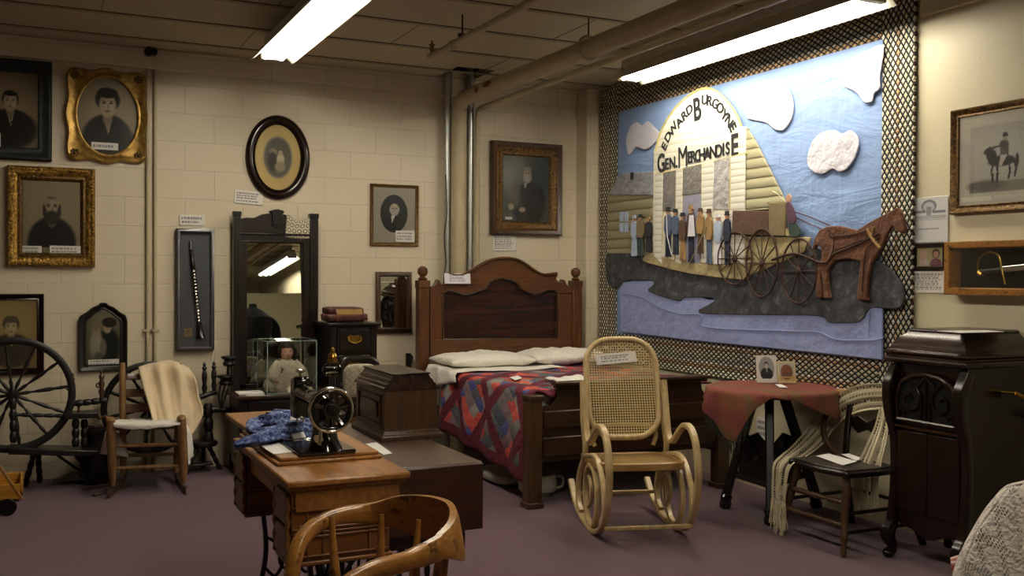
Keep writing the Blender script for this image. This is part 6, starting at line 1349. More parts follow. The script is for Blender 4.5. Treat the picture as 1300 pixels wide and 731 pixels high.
loft(m, rows, 16, 24, fn=lambda u, v: Vector((.008*math.sin(u*14), 0, 0))); tag(m.done('seat_cloth', 'white', solid=.005, sharp=180), 'white cloth laid over the ladder-back rocker seat and hanging down its right side', 'cloth')
rows = [[Q(134, 548, 6.75), Q(143, 548, 6.8), Q(150, 550, 6.9)], [Q(130, 565, 6.78), Q(145, 562, 6.82), Q(160, 570, 6.9)], [Q(127, 576, 6.80), Q(145, 578, 6.84), Q(163, 580, 6.9)]]
m = MB(); loft(m, rows, 12, 12, fn=lambda u, v: Vector((0, .008*math.sin(u*12), 0))); tag(m.done('hanging_cloth', 'white', solid=.005, sharp=180), 'dingy white cloth hanging under the left side of the ladder-back rocker seat', 'cloth')
m = MB(); p0, p1 = Q(162, 474, 7.09), Q(174, 480, 7.09); m.f([m.bm.verts.new(v) for v in ((p0.x, 7.085, p1.z), (p1.x, 7.08, p1.z), (p1.x, 7.08, p0.z), (p0.x, 7.085, p0.z))]); tag(m.done('tape_label', 'paper', solid=.002), 'small white label on the top slat of the ladder-back rocker', 'card')

# ================================================================ black spinning wheel, far left
WYp = 7.02
t = thing('spinning_wheel', 'large black spinning wheel with turned spokes at the far left', 'spinning wheel', (.1, WYp, 0))
def S(px, py, dy=0): return PY(px, py, WYp+dy)
c = S(16, 501); R1 = .345
m = MB(); m.sweep([c+Vector((R1*math.cos(a), 0, R1*math.sin(a))) for a in [k*math.pi/24 for k in range(48)]], (0, 1, 0), .045, .046, 0, closed=True); m.done('wheel_rim', 'black', t)
for k in range(12):
    a = k*math.pi/6+.12; d = Vector((math.cos(a), 0, math.sin(a))); m = MB(); m.lathe([(.009, 0), (.012, .05), (.006, .08), (.011, .12), (.014, .18), (.008, .22), (.012, .25), (.008, .30)], c+d*.03, c+d*R1, 10); m.done('spoke', 'black', t)
m = MB(); m.lathe([(.018, 0), (.03, .01), (.038, .03), (.038, .07), (.03, .09), (.018, .10)], c-Vector((0, .05, 0)), c+Vector((0, 1, 0)), 16); m.tube([c-Vector((0, .12, 0)), c+Vector((0, .12, 0))], .009, 8); m.done('hub', 'black', t)
for dy in (-.085, .085): MB().turned(S(17, 562, dy), S(16, 495, dy)-Vector((0, 0, -.02)), .022, 5).done('wheel_upright', 'black', t)
m = MB(); a, b = S(11, 566), S(124, 569); m.bar(a-Vector((0, 0, .02)), b-Vector((0, 0, .02)), .20, .038); m.done('lower_table', 'black', t, bevel=.005)
m = MB(); a, b = S(82, 527), S(124, 525); m.bar(a, b, .17, .035); m.done('upper_table', 'black', t, bevel=.005)
m = MB(); m.turned(S(11, 526), S(84, 528), .014, 5); m.done('axle_bar', 'black', t)
m = MB(); m.lathe([(.010, 0), (.016, .015), (.009, .03), (.02, .05), (.012, .075)], S(123, 530), S(134, 530), 10); m.done('tension_knob', 'walnut', t)
for px in (96, 107): MB().turned(S(px, 567, .03*(px-101)/5), S(px, 532, .03*(px-101)/5), .024, 3).done('table_post', 'black', t)
m = MB(); m.turned(S(85, 513), S(136, 508), .022, 5, depth=.25); m.done('mother_of_all', 'black', t)
m = MB(); m.turned(S(100, 526), S(100, 510), .01, 2); m.done('table_pin', 'walnut', t)
for px, pt, pb in ((91.5, 473, 512), (129, 470, 508)):
    m = MB(); a = S(px, pb); L = S(px, pt).z-a.z; m.lathe([(.016, 0), (.013, L*.15), (.021, L*.28), (.013, L*.4), (.021, L*.55), (.012, L*.68), (.019, L*.8), (.009, L*.88), (.013, L*.94), (.003, L)], a, None, 12); o = m.done('maiden', 'walnut', t)
    m = MB(); q = S(px-4, (pt+pb)/2, -.01); m.tube([q+Vector((.014*math.cos(k*math.pi/6), 0, .014*math.sin(k*math.pi/6))) for k in range(12)], .004, 6, closed=True); m.done('leather_bearing', 'black', o)
for a, b, r in ((S(44, 573, -.05), Vector((-.06, 7.20, 0)), .02), (S(48, 573, .06), Vector((.03, 7.30, 0)), .02), (S(96, 574, -.03), Vector((.37, 7.12, 0)), .022)): MB().turned(b, a, r, 4, depth=.3).done('leg', 'black', t)
m = MB(); m.tube([S(68, 574), (.30, 7.2, .05)], .009, 8); m.done('footman_rod', 'black', t)
m = MB(); m.prism([(.10, 7.10, .03), (.22, 7.32, .03), (.42, 7.34, .03), (.30, 7.08, .03)], (0, 0, .02)); m.done('treadle', plain('dusty_treadle', '3E3A2C', .8), t, bevel=.006)
for a_, b_, lb in (((105, 620), (140, 614), 'rear of two thin pale sticks on the floor before the ladder-back rocker'), ((119, 628), (166, 615), 'front one of two thin pale sticks on the floor before the ladder-back rocker')):
    m = MB(); p, q = PZ(*a_, .012), PZ(*b_, .012); m.bar(p, q, .03, .014); tag(m.done('floor_stick', 'trunk', bevel=.003), lb, 'stick')
# dark crock standing behind the rocker
p = PY(122, 575, 7.2); t = thing('butter_churn', 'dark wooden churn with a paler lid knob, standing between the spinning wheel and rocker', 'churn', (p.x, 7.16, 0))
m = MB(); m.lathe([(.11, 0), (.115, .02), (.095, .25), (.085, .33), (.09, .34), (.088, .36), (.02, .365)], (p.x, 7.16, 0), seg=24); m.done('body', 'black', t)
m = MB(); m.lathe([(.03, .36), (.045, .37), (.045, .385), (.02, .39)], (p.x-.01, 7.16, 0), seg=16); m.done('lid_knob', 'trunk', t)

# ================================================================ upright spinning wheel behind the rocker
t = thing('castle_spinning_wheel', 'dark upright spinning wheel half hidden behind the blanket-draped rocker', 'spinning wheel', (1.02, 7.2, 0))
CY = 7.23
def K(px, py, dy=0): return PY(px, py, CY+dy)
c = K(191, 517); R1 = .30
m = MB(); m.sweep([c+Vector((R1*math.cos(a), 0, R1*math.sin(a))) for a in [k*math.pi/20 for k in range(40)]], (0, 1, 0), .04, .04, 0, closed=True); m.done('wheel_rim', 'black', t)
for k in range(10): a = k*math.pi/5+.2; MB().turned(c, c+Vector((math.cos(a), 0, math.sin(a)))*R1*.97, .012, 3).done('spoke', 'black', t)
m = MB(); m.lathe([(.03, 0), (.035, .03), (.03, .06)], c-Vector((0, .03, 0)), c+Vector((0, 1, 0))); m.tube([c, K(262, 528)], .012, 8); m.done('hub', 'black', t)
m = MB(); m.turned(K(265, 565), K(264, 512), .034, 3, depth=.25); m.done('column', 'black', t)
m = MB(); m.tube([K(255, 521), K(275, 519.5), K(297, 521)], [.02, .024, .014], 10, smooth=4); m.done('cross_arm', 'black', t)
m = MB(); m.tube([K(254, 504, -.02), K(266, 500, -.02), K(275, 497, -.02)], [.022, .016, .022], 10, smooth=4); m.done('maiden_bar', 'black', t)
for px, pt, pb in ((259.5, 459.5, 502), (271.5, 458.5, 498)):
    m = MB(); a = K(px, pb, -.02); L = K(px, pt, -.02).z-a.z; m.lathe([(.016, 0), (.012, L*.1), (.020, L*.22), (.013, L*.35), (.019, L*.5), (.018, L*.65), (.011, L*.75), (.018, L*.82), (.008, L*.88), (.013, L*.93), (.003, L)], a, None, 12); m.done('maiden', 'black', t)
for yy, r in ((458, .055), (482, .062)):
    b = K(291 if yy < 470 else 287, yy, -.03); m = MB(); m.lathe([(r*.7, -.035), (r*.85, -.02), (r*.6, 0), (r*.75, .012), (r*1.05, .022), (r*1.0, .034), (r*.5, .037)], b, None, 18); m.done('distaff_cup', 'black', t)
m = MB()
for dx_ in (-.03, 0, .03): m.tube([K(286, 487, -.03)+Vector((dx_, 0, 0)), K(282, 503, -.03)+Vector((dx_*.8, 0, 0)), K(281, 517, -.03)], .006, 6, smooth=4)
m.done('distaff_prong', 'black', t)
m = MB(); m.tube([K(289, 478, -.03), K(290, 462, -.03)], .010, 8); m.done('distaff_stem', 'black', t)
m = MB(); a = K(258, 563); m.lathe([(.09, 0), (.10, .012), (.10, .028), (.09, .036)], (a.x-.0, CY, a.z-.015), None, 24); m.done('table_disc', 'black', t)
p = PZ(279, 595, 0)
for q in ((p.x, p.y-.02, 0), (a.x-.14, CY-.10, 0), (a.x+.02, CY+.14, 0)): MB().turned(q, (a.x+(q[0]-a.x)*.3, CY+(q[1]-CY)*.3, a.z-.015), .018, 4, depth=.3).done('leg', 'black', t)
m = MB(); m.bar((a.x-.16, CY-.02, .05), (a.x+.06, CY-.02, .06), .09, .018); m.done('treadle', 'black', t, bevel=.004)

# ================================================================ toy wagon corner, bottom left
t = thing('toy_wagon', 'yellow-varnished wooden toy wagon cut off at the left edge of the picture', 'wagon', (-.35, 6.35, 0))
a, b = PZ(29, 622, .13), PZ(-40, 645, .13); 
wx1 = PY(29, 610, 6.42).x; wy0, wy1 = 6.38, 6.78; wz0, wz1 = .10, .175
m = MB(); m.box(wx1-.55, wx1, wy0, wy0+.015, wz0, wz1); m.box(wx1-.55, wx1, wy1-.015, wy1, wz0, wz1); m.box(wx1-.015, wx1, wy0, wy1, wz0, wz1); m.box(wx1-.55, wx1-.535, wy0, wy1, wz0, wz1); m.box(wx1-.55, wx1, wy0, wy1, wz0-.012, wz0); m.done('wagon_body', wood('yellow_varnished_pine', '9A6420', 'CF9A3A', 'x', rough=.3), t, bevel=.003)
for x in (wx1-.08, wx1-.45):
    for y in (wy0-.02, wy1+.02):
        m = MB(); m.lathe([(.01, 0), (.046, 0), (.050, .006), (.046, .014), (.01, .016)], (x, y-.008, .050), (x, y+1, .050), 24); m.done('wheel', 'steel_dk', t)
m = MB(); m.box(wx1-.5, wx1-.02, wy0+.05, wy1-.05, .062, .078); m.done('axle_board', 'oak', t)
m = MB(); m.bar(PY(28, 634, wy0-.06), PY(-2, 590, wy0-.04), .022, .016); m.done('pull_handle', 'oak', t, bevel=.002)

# ================================================================ tripod table with shawl and photographs
TCx, TCy, TZ2 = 3.93, 4.58, .735
t = thing('tripod_table', 'black three-legged table with carved scroll panels under the rust shawl', 'table', (TCx, TCy, 0))
m = MB(); m.lathe([(.355, 0), (.365, .006), (.365, .018), (.355, .024)], (TCx, TCy, TZ2-.024), None, 48); m.done('table_top', 'black', t)
feet = [PZ(920, 645, 0), PZ(978, 667, 0), PZ(1037, 645, 0)]; hub = Vector((TCx-.03, TCy, 0))
for p in feet:
    d = (Vector((p.x, p.y, 0))-hub); L = d.length; top_ = hub+d*.30+Vector((0, 0, .70)); bot = p+Vector((0, 0, .05))
    m = MB(); m.bar(bot, top_, .050, .050); m.done('leg', 'black', t, bevel=.008)
    m = MB(); m.lathe([(.018, 0), (.032, .008), (.038, .03), (.03, .055), (.036, .075), (.026, .09)], p, bot+(top_-bot)*.1, 16); m.done('foot', 'japan', t)
def lg(p, f): d = (Vector((p.x, p.y, 0))-hub); top_ = hub+d*.30+Vector((0, 0, .70)); return p.lerp(top_, f)
for i in range(3):
    p, q = feet[i], feet[(i+1) % 3]
    m = MB()
    for f in (.30,): m.bar(lg(p, f), lg(q, f), .02, .03)
    m.done('stretcher', 'black', t, bevel=.003)
    m = MB(); U1 = (lg(q, .45)-lg(p, .45)); n_ = U1.cross(Vector((0, 0, 1))).normalized(); mid = (lg(p, .45)+lg(q, .45))/2; uu = U1.normalized(); hwid = U1.length*.44
    out = [(-1, -.10), (1, -.10), (.98, .05), (.75, .13), (.45, .15), (.2, .10), (0, .02), (-.2, .10), (-.45, .15), (-.75, .13), (-.98, .05)]
    m.prism([mid+uu*a*hwid+Vector((0, 0, b))-n_*.008 for a, b in out], n_*.016)
    for s in (-1, 1):
        cc = mid+uu*s*hwid*.5+Vector((0, 0, .045))
        for r in (.05, .028): m.tube([cc+uu*r*math.cos(k*math.pi/8)+Vector((0, 0, r*math.sin(k*math.pi/8)))-n_*.010 for k in range(16)], .007, 6, closed=True); m.tube([cc+uu*r*math.cos(k*math.pi/8)+Vector((0, 0, r*math.sin(k*math.pi/8)))+n_*.010 for k in range(16)], .007, 6, closed=True)
    m.done('carved_panel', 'black', t)
# shawl: a square cloth over the round top, one corner toward the camera-left
KEY = [(0, .05), (90, .05), (130, .06), (160, .12), (180, .20), (192, .27), (199, .28), (206, .20), (216, .08), (229, .015), (248, .03), (268, .09), (290, .15), (310, .12), (335, .06), (360, .05)]
def hangl(deg):
    deg %= 360
    for (a, x), (b, y) in zip(KEY[:-1], KEY[1:]):
        if a <= deg <= b: q = (deg-a)/(b-a); return x+(y-x)*q
    return .05
m = MB()
def shl(u, v):      # u around, v from the middle of the table out to the hem
    th = u*2*math.pi; R_ = .375; L = R_+hangl(math.degrees(th)); r = v*L; wob = math.sin(th*9+1)*.5+math.sin(th*14)*.5
    if r <= R_: rr = r; z = TZ2+.010+.003*MN.noise(Vector((r*math.cos(th)*6, r*math.sin(th)*6, 0)))
    else: d = r-R_; k = min(1, d/.10); rr = R_+.010+.020*k*wob+.02*k; z = TZ2+.006-d
    return Vector((min(TCx+rr*math.cos(th), RX-.02), TCy+rr*math.sin(th), z))
m.grid(shl, 120, 60, wrap=True); sh = m.done('shawl', 'shawl', solid=.006, sharp=180); sh['_base'] = (0, 0, 0); tag(sh, 'rust red plaid wool shawl covering the tripod table, one corner hanging', 'shawl')
m = MB()
for k in range(44):
    p = shl((165+48*k/43)/360, 1.0); q = p+Vector((random.uniform(-.010, .010), random.uniform(-.008, .008), -.05-random.random()*.025)); m.tube([p, (p+q)/2+Vector((random.uniform(-.004, .004), 0, 0)), q], .0024, 4)
o = m.done('fringe', plain('dark_green_fringe', '2E332A', .9), sh); 
def stand_card(name, label, px0, py0, px1, py1, pz, img, lean=.22, th=.003, yaw=0):
    a, b = PZ(px0, py1, pz), PZ(px1, py1, pz)
    # stands upright on the table, facing the viewer side
    d = (b-a); d.z = 0; w = d.length; u = d.normalized(); n_ = u.cross(Vector((0, 0, 1))); h = abs(PY(px0, py0, a.y).z-pz)
    up = Vector((0, 0, 1))*math.cos(lean)-n_*math.sin(lean); up = up if (n_.y < 0) else Vector((0, 0, 1))*math.cos(lean)+n_*math.sin(lean)
    m = MB(); img(w, h).sheet(m, a+Vector((0, 0, .001)), u*w, up*h); o = m.done(name, 'pic', sharp=60); s_ = o.modifiers.new('thickness', 'SOLIDIFY'); s_.thickness = th; s_.offset = -1; return tag(o, label, 'photograph')
def im_cardman(w, h): im = Img(w, h, 'CFC7C2', 70); im.ell(.5, .53, .38, .42, '8C8886', .05); im.ell(.5, .2, .3, .2, '2A2A2C', .2); bust(im, .5, .63, .85, coat='242426', skin='B0A8A2', hair='1C1A1A', sh=.3, shirt='D8D4D0'); im.ell(.5, -.05, .6, .2, 'CFC7C2', .1); im.put(((((im.X-.5)/.40)**2+((im.Y-.53)/.44)**2) > 1).astype(float), 'CFC7C2'); return im
def im_cardhouse(w, h): im = Img(w, h, 'C8B88C', 70); im.rect(.06, .94, .08, .92, 'A8A898'); im.rect(.06, .94, .08, .35, 'B09868'); im.ell(.5, .5, .34, .35, '7A4A34', .1); im.rect(.25, .75, .25, .48, '5E4638'); im.rect(.15, .85, .22, .3, 'A88858'); return im
stand_card('photograph', 'white card with oval portrait of a moustached man, on the rust shawl', 961, 451, 987, 486, TZ2+.02, im_cardman)
stand_card('photograph', 'tan card with a picture of a red-roofed building, on the rust shawl', 987.5, 459, 1010, 486.5, TZ2+.02, im_cardhouse, th=.014)
m = MB(); P = [PZ(x, y, TZ2+.018) for x, y in ((984, 488), (992, 488), (1000, 492), (990, 492))]; m.prism(P, (0, 0, .002)); tag(m.done('paper_slip', 'paper'), 'small curled white slip on the rust shawl before the photographs', 'paper')
wall_card('white sheet low on the right wall seen between the tripod table legs', WR, (960, 530, 976, 558), 3, 'notice_sheet')

# ================================================================ side chair with crochet scarf
t = thing('side_chair', 'dark turned side chair with embossed seat, facing left beside the tripod table', 'chair', (3.86, 3.93, 0))
SF = [Vector((3.665, 3.70, .405)), Vector((3.665, 4.145, .405)), Vector((4.06, 4.12, .395)), Vector((4.06, 3.76, .395))]
out = catmull([SF[0]+Vector((.03, .0, 0)), SF[0]+Vector((0, .06, 0)), (SF[0]+SF[1])/2+Vector((-.025, 0, 0)), SF[1]+Vector((0, -.06, 0)), SF[1]+Vector((.03, 0, 0)), SF[2], SF[3]], 6, True)
m = MB(); m.prism([p+Vector((0, 0, -.018)) for p in out], (0, 0, .03)); m.done('seat_frame', 'darkwood', t, bevel=.008, sharp=50)
m = MB(); cc = (SF[0]+SF[1]+SF[2]+SF[3])/4; m.prism([cc+(p-cc)*.88+Vector((0, 0, .012)) for p in out], (0, 0, .008)); m.done('seat_pad', 'seatleather', t, bevel=.004)
for p, q in (((3.635, 3.70, 0), (3.70, 3.75, .39)), ((3.64, 4.17, 0), (3.70, 4.10, .39))):
    m = MB(); L = (Vector(q)-Vector(p)).length; m.lathe([(.012, 0), (.017, .03), (.012, .05), (.02, .09), (.022, .11), (.014, .13), (.018, .18), (.024, .26), (.018, .30), (.026, .33), (.018, .36), (.022, L)], p, q, 14); m.done('front_leg', 'walnut', t)
BK = [((4.19, 3.70, 0), (4.07, 3.75, .40), (4.17, 3.70, .74)), ((4.19, 4.20, 0), (4.07, 4.13, .40), (4.17, 4.19, .74))]
for a, b, c in BK: m = MB(); m.sweep([a, b, c], (0, 1, 0), .034, .026, 8); m.done('back_post', 'darkwood', t)
m = MB(); m.sweep([(4.165, 3.66, .735), (4.185, 3.8, .74), (4.19, 3.95, .74), (4.185, 4.1, .74), (4.155, 4.29, .735)], (0, 0, 1), .05, .022, 6); m.done('crest_rail', 'bent_s', t); t.children[-1]['label'] = 'paler scrolled crest rail'
m = MB(); m.prism([(4.125, y, z) for y, z in ((3.73, .60), (3.80, .63), (3.87, .60), (3.95, .64), (4.03, .60), (4.10, .63), (4.16, .60), (4.16, .57), (4.10, .53), (4.03, .56), (3.95, .52), (3.87, .56), (3.80, .53), (3.73, .57))], (.014, 0, 0)); m.done('shaped_splat', 'darkwood', t, bevel=.003)
for a, b in (((3.67, 3.73, .26), (3.67, 4.13, .26)), ((3.655, 3.72, .15), (3.655, 4.15, .15))): MB().turned(a, b, .015, 3).done('turned_rung', 'walnut', t)
for a, b in (((3.67, 3.74, .20), (4.12, 3.74, .20)), ((3.66, 4.14, .20), (4.12, 4.15, .20)), ((3.66, 3.72, .11), (4.15, 3.72, .11)), ((4.1, 3.75, .22), (4.1, 4.14, .22))): MB().tube([a, b], .010, 8).done('stretcher', 'darkwood', t)
m = MB(); m.sweep([(4.155, 4.27, .72), (4.03, 4.25, .60), (3.98, 4.20, .50), (4.02, 4.14, .40)], (0, 1, 0), .028, .024, 6); m.done('arm_brace', 'walnut', t)
# scarf
def ribbon(name, label, ctr, wid, side_v, parent=None, uvl=1.6, mat='crochet', nu=14, nv=80, solid=.004):
    P = catmull(ctr, 8); S_ = [Vector(s).normalized() for s in side_v]; n = len(P); m = MB()
    def fn(u, v):
        t_ = v*(n-1); k = min(int(t_), n-2); p = P[k].lerp(P[k+1], t_-k); q = v*(len(S_)-1); j = min(int(q), len(S_)-2); s_ = S_[j].lerp(S_[j+1], q-j); w = interp_list(wid, 101)[int(v*100)]
        nn = s_.cross((P[min(k+1, n-1)]-P[max(k-1, 0)]).normalized()); return p+s_*w*(u-.5)+nn*(.010*math.cos(u*11))
    m.grid(fn, nu, nv, uvs=(.15, uvl)); return m.done(name, mat, parent, solid=solid, sharp=180), fn
def fringe(fn, parent, v=1.0, n=34, L=.12, name='fringe'):
    m = MB()
    for k in range(n):
        u = k/(n-1); p = fn(u, v); q = p+Vector((random.uniform(-.02, .02), random.uniform(-.02, .02), -L*random.uniform(.75, 1.1))); m.tube([p, (p*.6+q*.4)+Vector((random.uniform(-.008, .008), random.uniform(-.008, .008), 0)), q], .0026, 4, smooth=3)
    return m.done(name, 'yarn', parent)
cs = [PX(1122, 503, 4.14), PX(1095, 505, 4.14), PX(1070, 515, 4.13), PX(1048, 535, 4.09), PX(1035, 553, 4.0), PX(1018, 570, 3.86), PX(1002, 582, 3.70), PX(993, 592, 3.645), PX(990, 612, 3.635), PX(989, 635, 3.635)]
o, fn = ribbon('crochet_scarf', '', cs, [.14, .15, .15, .16, .16, .15, .15, .13, .12], [(0, .2, 1), (0, .2, 1), (0, .4, 1), (0, .6, .8), (.2, .9, .5), (.2, 1, .2), (0, 1, 0), (0, 1, 0), (0, 1, 0)], uvl=1.25)
tag(o, 'cream crochet scarf draped from the side chair crest over the left edge of its seat', 'scarf'); o['_base'] = (0, 0, 0); fringe(fn, o, L=.17, n=40)
cs = [PX(1124, 520, 4.12), PX(1119, 545, 4.05), PX(1113, 565, 3.98), PX(1104, 590, 3.95), PX(1098, 605, 3.93)]
o, fn = ribbon('crochet_scarf', '', cs, [.08, .10, .13, .17, .20], [(0, 1, .2), (0, 1, .2), (0, 1, 0), (0, 1, 0)], uvl=.5)
tag(o, 'lower right end of cream crochet scarf hanging beside the dark gramophone cabinet', 'scarf'); o['_base'] = (0, 0, 0); fringe(fn, o, L=.20, n=44)
flat_paper('larger white typed card on the embossed chair seat', [(1036, 579), (1052, 576), (1088, 586), (1070, 591)], .427, name='label_card', cat='card')
flat_paper('small white card behind the larger one on the chair seat', [(1068, 577), (1078, 576), (1096, 583), (1086, 585)], .427, name='label_card', cat='card')

# ================================================================ gramophone cabinet
gx0, gx1, gy0, gy1 = 3.85, 4.29, 3.165, 3.625
t = thing('gramophone_cabinet', 'tall dark mahogany gramophone cabinet with domed lid and fretwork grille', 'gramophone', ((gx0+gx1)/2, (gy0+gy1)/2, 0))
m = MB(); m.box(gx0+.03, gx1, gy0+.02, gy1-.02, .19, .985); m.done('case_body', 'mahog', t, bevel=.006)
for y in (gy0+.02, gy1-.02):      # swelling corner stiles running into cabriole legs
    m = MB(); m.sweep([(gx0+.035, y, .96), (gx0-.01, y, .86), (gx0-.005, y, .74), (gx0+.03, y, .60), (gx0+.035, y, .40), (gx0+.02, y, .20), (gx0-.015, y, .12), (gx0+.02, y, .05), (gx0-.01, y, .022)], (0, 1, 0), [.05, .055, .05, .045, .045, .05, .06, .035, .045], [.05, .06, .055, .04, .04, .05, .06, .035, .045], 7); m.done('front_leg', 'mahog', t)
    m = MB(); m.ball((gx0-.012, y, .022), (.028, .026, .022), 14, 8); m.done('foot', 'mahog', t)
    m = MB(); m.sweep([(gx1-.03, y, .22), (gx1-.0, y, .12), (gx1-.03, y, .05), (gx1-.02, y, .0)], (0, 1, 0), [.05, .055, .03, .04], [.05, .05, .03, .04], 7); m.done('rear_leg', 'mahog', t)
m = MB(); m.prism([(gx0+.022, y, z) for y, z in [(gy0+.03, .25), (gy0+.03, .20), (gy0+.07, .17), (gy0+.13, .165), (gy0+.19, .14), (gy0+.23, .13), (gy0+.27, .14), (gy0+.33, .165), (gy0+.39, .17), (gy1-.03, .20), (gy1-.03, .25)]], (.02, 0, 0)); m.done('front_apron', 'mahog', t, bevel=.003)
m = MB(); yc = (gy0+gy1)/2
for a, b in ((gy0+.045, yc-.002), (yc+.002, gy1-.045)):
    o = MB().box(gx0+.012, gx0+.03, a, b, .25, .645).done('door', 'mahog', t, bevel=.004)
m.bm.free()
m = MB(); m.sweep([(gx0+.014, gy0+.03, .665), (gx0+.008, yc, .665), (gx0+.014, gy1-.03, .665)], (1, 0, 0), .03, .014, 4); m.done('mid_moulding', 'mahog_x', t)
# grille: arched opening with scroll fretwork over dark cloth
m = MB(); gz0, gz1 = .70, .93; ar = [(gy0+.06, gz0), (gy1-.06, gz0), (gy1-.055, gz0+.12), (gy1-.08, gz1-.045), (gy1-.15, gz1-.01), (yc, gz1), (gy0+.15, gz1-.01), (gy0+.08, gz1-.045), (gy0+.055, gz0+.12)]
m.prism([(gx0+.008, y, z) for y, z in ar], (.02, 0, 0)); m.done('grille_cloth', 'blackfelt', t)
m = MB(); m.tube([(gx0+.002, y, z) for y, z in ar], .011, 8, closed=True); m.done('grille_surround', 'mahog_x', t)
m = MB(); gX = gx0+.002
for s in (-1, 1):
    cc = (yc+s*.095, gz0+.105)
    sp = [(gX, cc[0]+s*(.072-.0035*k)*math.cos(k*.42+math.pi*.5), cc[1]+(.080-.0038*k)*math.sin(k*.42+math.pi*.5)) for k in range(19)]; m.tube(sp, .008, 6)
    m.tube([(gX, yc+s*.03, gz0), (gX, yc+s*.025, gz0+.12), (gX, yc+s*.05, gz0+.17), (gX, yc+s*.03, gz1-.02)], .007, 6, smooth=5); m.tube([(gX, yc+s*.16, gz0+.01), (gX, yc+s*.15, gz0+.05), (gX, yc+s*.12, gz0+.03)], .007, 6, smooth=4)
m.tube([(gX, yc, gz0), (gX, yc, gz1-.01)], .009, 6); m.tube([(gX, yc-.05, gz1-.06), (gX, yc, gz1-.01), (gX, yc+.05, gz1-.06)], .008, 6)
m.done('fretwork', 'mahog', t)
# lid
def lidring(m, L):
    R = []
    for ins, z in L: R.append([m.bm.verts.new(p) for p in ((gx0+ins-.015, gy0+ins-.01, z), (gx1+.01, gy0+ins-.01, z), (gx1+.01, gy1-ins+.01, z), (gx0+ins-.015, gy1-ins+.01, z))])
    for a, b in zip(R[:-1], R[1:]):
        for k in range(4): m.f([a[k], a[(k+1) % 4], b[(k+1) % 4], b[k]])
    m.f(R[0][::-1]); m.f(R[-1])
m = MB(); lidring(m, [(.012, .975), (0, .985), (-.006, .995), (0, 1.006), (.012, 1.008), (.012, 1.018), (-.002, 1.026), (-.002, 1.036), (.012, 1.042), (.022, 1.065), (.04, 1.095), (.064, 1.118), (.082, 1.132), (.078, 1.138), (.088, 1.146), (.10, 1.146)]); m.done('lid', 'mahog_x', t, sharp=45, bevel=.002)
m = MB(); m.tube([(4.12, gy0+.02, .86), (4.12, gy0-.05, .86)], .009, 8); m.bar((4.12, gy0-.05, .86), (4.19, gy0-.055, .83), .012, .016); m.tube([(4.19, gy0-.05, .83), (4.19, gy0-.12, .83)], .013, 10); m.done('crank', 'brass', t)
flat_paper('thin white sheet lying on top of the gramophone lid', [(1190, 420.5), (1250, 419.5), (1275, 421.5), (1220, 423)], 1.147)
flat_paper('small scrap of white paper on the floor behind the gramophone foot', [(1201, 682), (1207, 680), (1212, 690), (1203, 689)], .002)

# ================================================================ lace-covered armchair, bottom right corner
t = thing('armchair', 'wooden armchair under white knitted lace cover, bottom right corner', 'chair', (1.95, 1.55, 0), 0)
# chair faces away to the right; its back leans toward the viewer
c0 = PZ(1290, 617, .98)
def LC(px, py, d): r = _ray(px, py); return Vector((0, 0, CAM_H))+r*d
sd = Vector((.84, -.54, 0)).normalized(); bkd = Vector((-.54, -.84, 0)); o0 = LC(1262, 690, 2.15); 
A = LC(1228, 731, 2.12)
cx_, cy_ = 1.86, 1.40
def back_pt(a, b):    # a across from the left edge (0..1), b height 0..1: rounded top corner
    zt = .985-.0*a; w = .62
    return None
prof = [LC(x, y, 2.15) for x, y in ((1216, 790), (1219, 745), (1223, 725), (1230, 700), (1243, 674), (1258, 648), (1272, 630), (1284, 617.5), (1300, 613), (1340, 604), (1400, 600), (1460, 606), (1500, 640), (1520, 700), (1530, 790))]
m = MB()
nu = 60; Pp = catmull(prof, 6); bot = .30; nrm = Vector((-.47, -.88, 0)).normalized()
cenp = LC(1380, 800, 2.15)
def lace(u, v):
    t_ = u*(len(Pp)-1); k = min(int(t_), len(Pp)-2); p = Pp[k].lerp(Pp[k+1], t_-k)
    q = cenp; r = v; base_ = p.lerp(Vector((p.x*.35+q.x*.65, p.y*.35+q.y*.65, .50)), r); bul = math.sin(min(1, r*1.3)*math.pi*.5)*.085
    return base_+nrm*bul+Vector((0, 0, .012*MN.noise(Vector((u*12, v*6, 0)))-.004*abs(math.sin(u*150))*(1-min(1, v*12))))
m.grid(lace, 120, 50, uvs=(1.0, .45)); 
def lace_b(u, v):
    t_ = u*(len(Pp)-1); k = min(int(t_), len(Pp)-2); p = Pp[k].lerp(Pp[k+1], t_-k); q = Vector((p.x, p.y, p.z))
    return p-nrm*(.10*math.sin(v*math.pi/2))+Vector((0, 0, -.25*v*v))
m.grid(lace_b, 60, 14, uvs=(1.0, .3)); lc = m.done('lace_cover', 'lace', solid=.006, sharp=180); lc['_base'] = (0, 0, 0)
tag(lc, 'white knitted lace cover draped over the armchair back, bottom right corner', 'cover')
m = MB()
iv = [cenp.lerp(p, .93)-nrm*.03 for p in [Pp[int(k*(len(Pp)-1)/20)] for k in range(21)]]
m.prism([Vector((p.x, p.y, max(p.z, .42))) for p in iv], -nrm*.05); m.done('backrest', 'darkwood', t, bevel=.01)
sb = Vector((iv[10].x, iv[10].y, 0))-nrm*.03; ul = sd
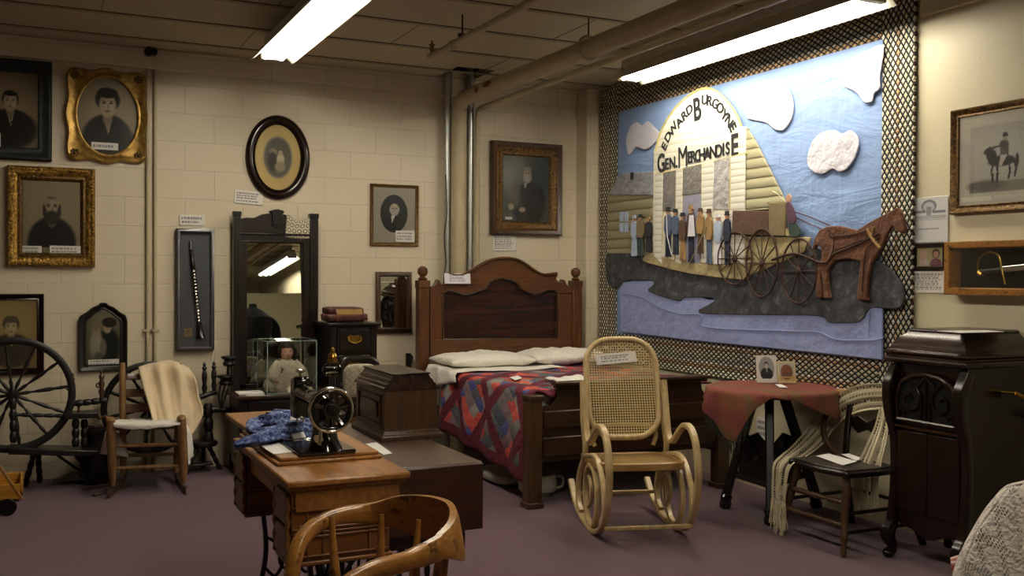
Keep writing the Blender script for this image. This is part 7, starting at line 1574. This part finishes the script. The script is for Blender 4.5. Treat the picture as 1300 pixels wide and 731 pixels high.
m = MB(); fw = -nrm; m.hexa([sb+ul*-.27+Vector((0, 0, .38)), sb+ul*.27+Vector((0, 0, .38)), sb+ul*.27+fw*.46+Vector((0, 0, .40)), sb+ul*-.27+fw*.46+Vector((0, 0, .40))], [sb+ul*-.27+Vector((0, 0, .43)), sb+ul*.27+Vector((0, 0, .43)), sb+ul*.27+fw*.46+Vector((0, 0, .45)), sb+ul*-.27+fw*.46+Vector((0, 0, .45))]); m.done('seat', 'darkwood', t, bevel=.01)
for a, b in ((-.25, .02), (.25, .02), (-.25, .44), (.25, .44)): q = sb+ul*a+fw*b; MB().turned(q, q+Vector((0, 0, .40)), .02, 4).done('leg', 'darkwood', t)
ap = LC(1216, 716, 2.32)
m = MB(); e0 = ap; m.tube([e0+Vector((-.01, .01, -.005)), e0+Vector((.03, -.03, .0)), e0+Vector((.12, -.10, .0)), e0+Vector((.22, -.18, .01))], [.022, .036, .03, .03], 14, smooth=5, squash=.6); m.tube([e0+Vector((.03, -.03, 0)), e0+Vector((.05, -.05, -.28))], .016, 10); m.done('arm_rest', wood('reddish_arm_wood', '5A2410', '8A3E1C', 'x', rough=.3), t)

# ================================================================ behind the viewpoint, seen only in the mirrors
m = MB(); m.box(1.6, RX-.25, -.55, -.50, 0, 2.10); struct(m.done('wall_partition', plain('pale_partition_board', 'B8B08C', .7, var=.05)))
t = thing('dress_form', 'black dress on a form before the pale partition, seen in the dresser mirror', 'dress form', (2.74, .7, 0))
m = MB(); m.lathe([(.34, 0), (.31, .5), (.20, 1.0), (.17, 1.15), (.22, 1.3), (.27, 1.5), (.25, 1.62), (.14, 1.72), (.06, 1.77), (.05, 1.82)], (2.74, .7, 0), None, 28); m.done('dress', 'black_cloth', t)
for s in (-1, 1): m = MB(); m.tube([(2.74+s*.20, .7, 1.60), (2.74+s*.29, .71, 1.48), (2.74+s*.32, .75, 1.15), (2.74+s*.27, .8, .95)], [.06, .075, .055, .04], 14, smooth=5); m.done('sleeve', 'black_cloth', t)
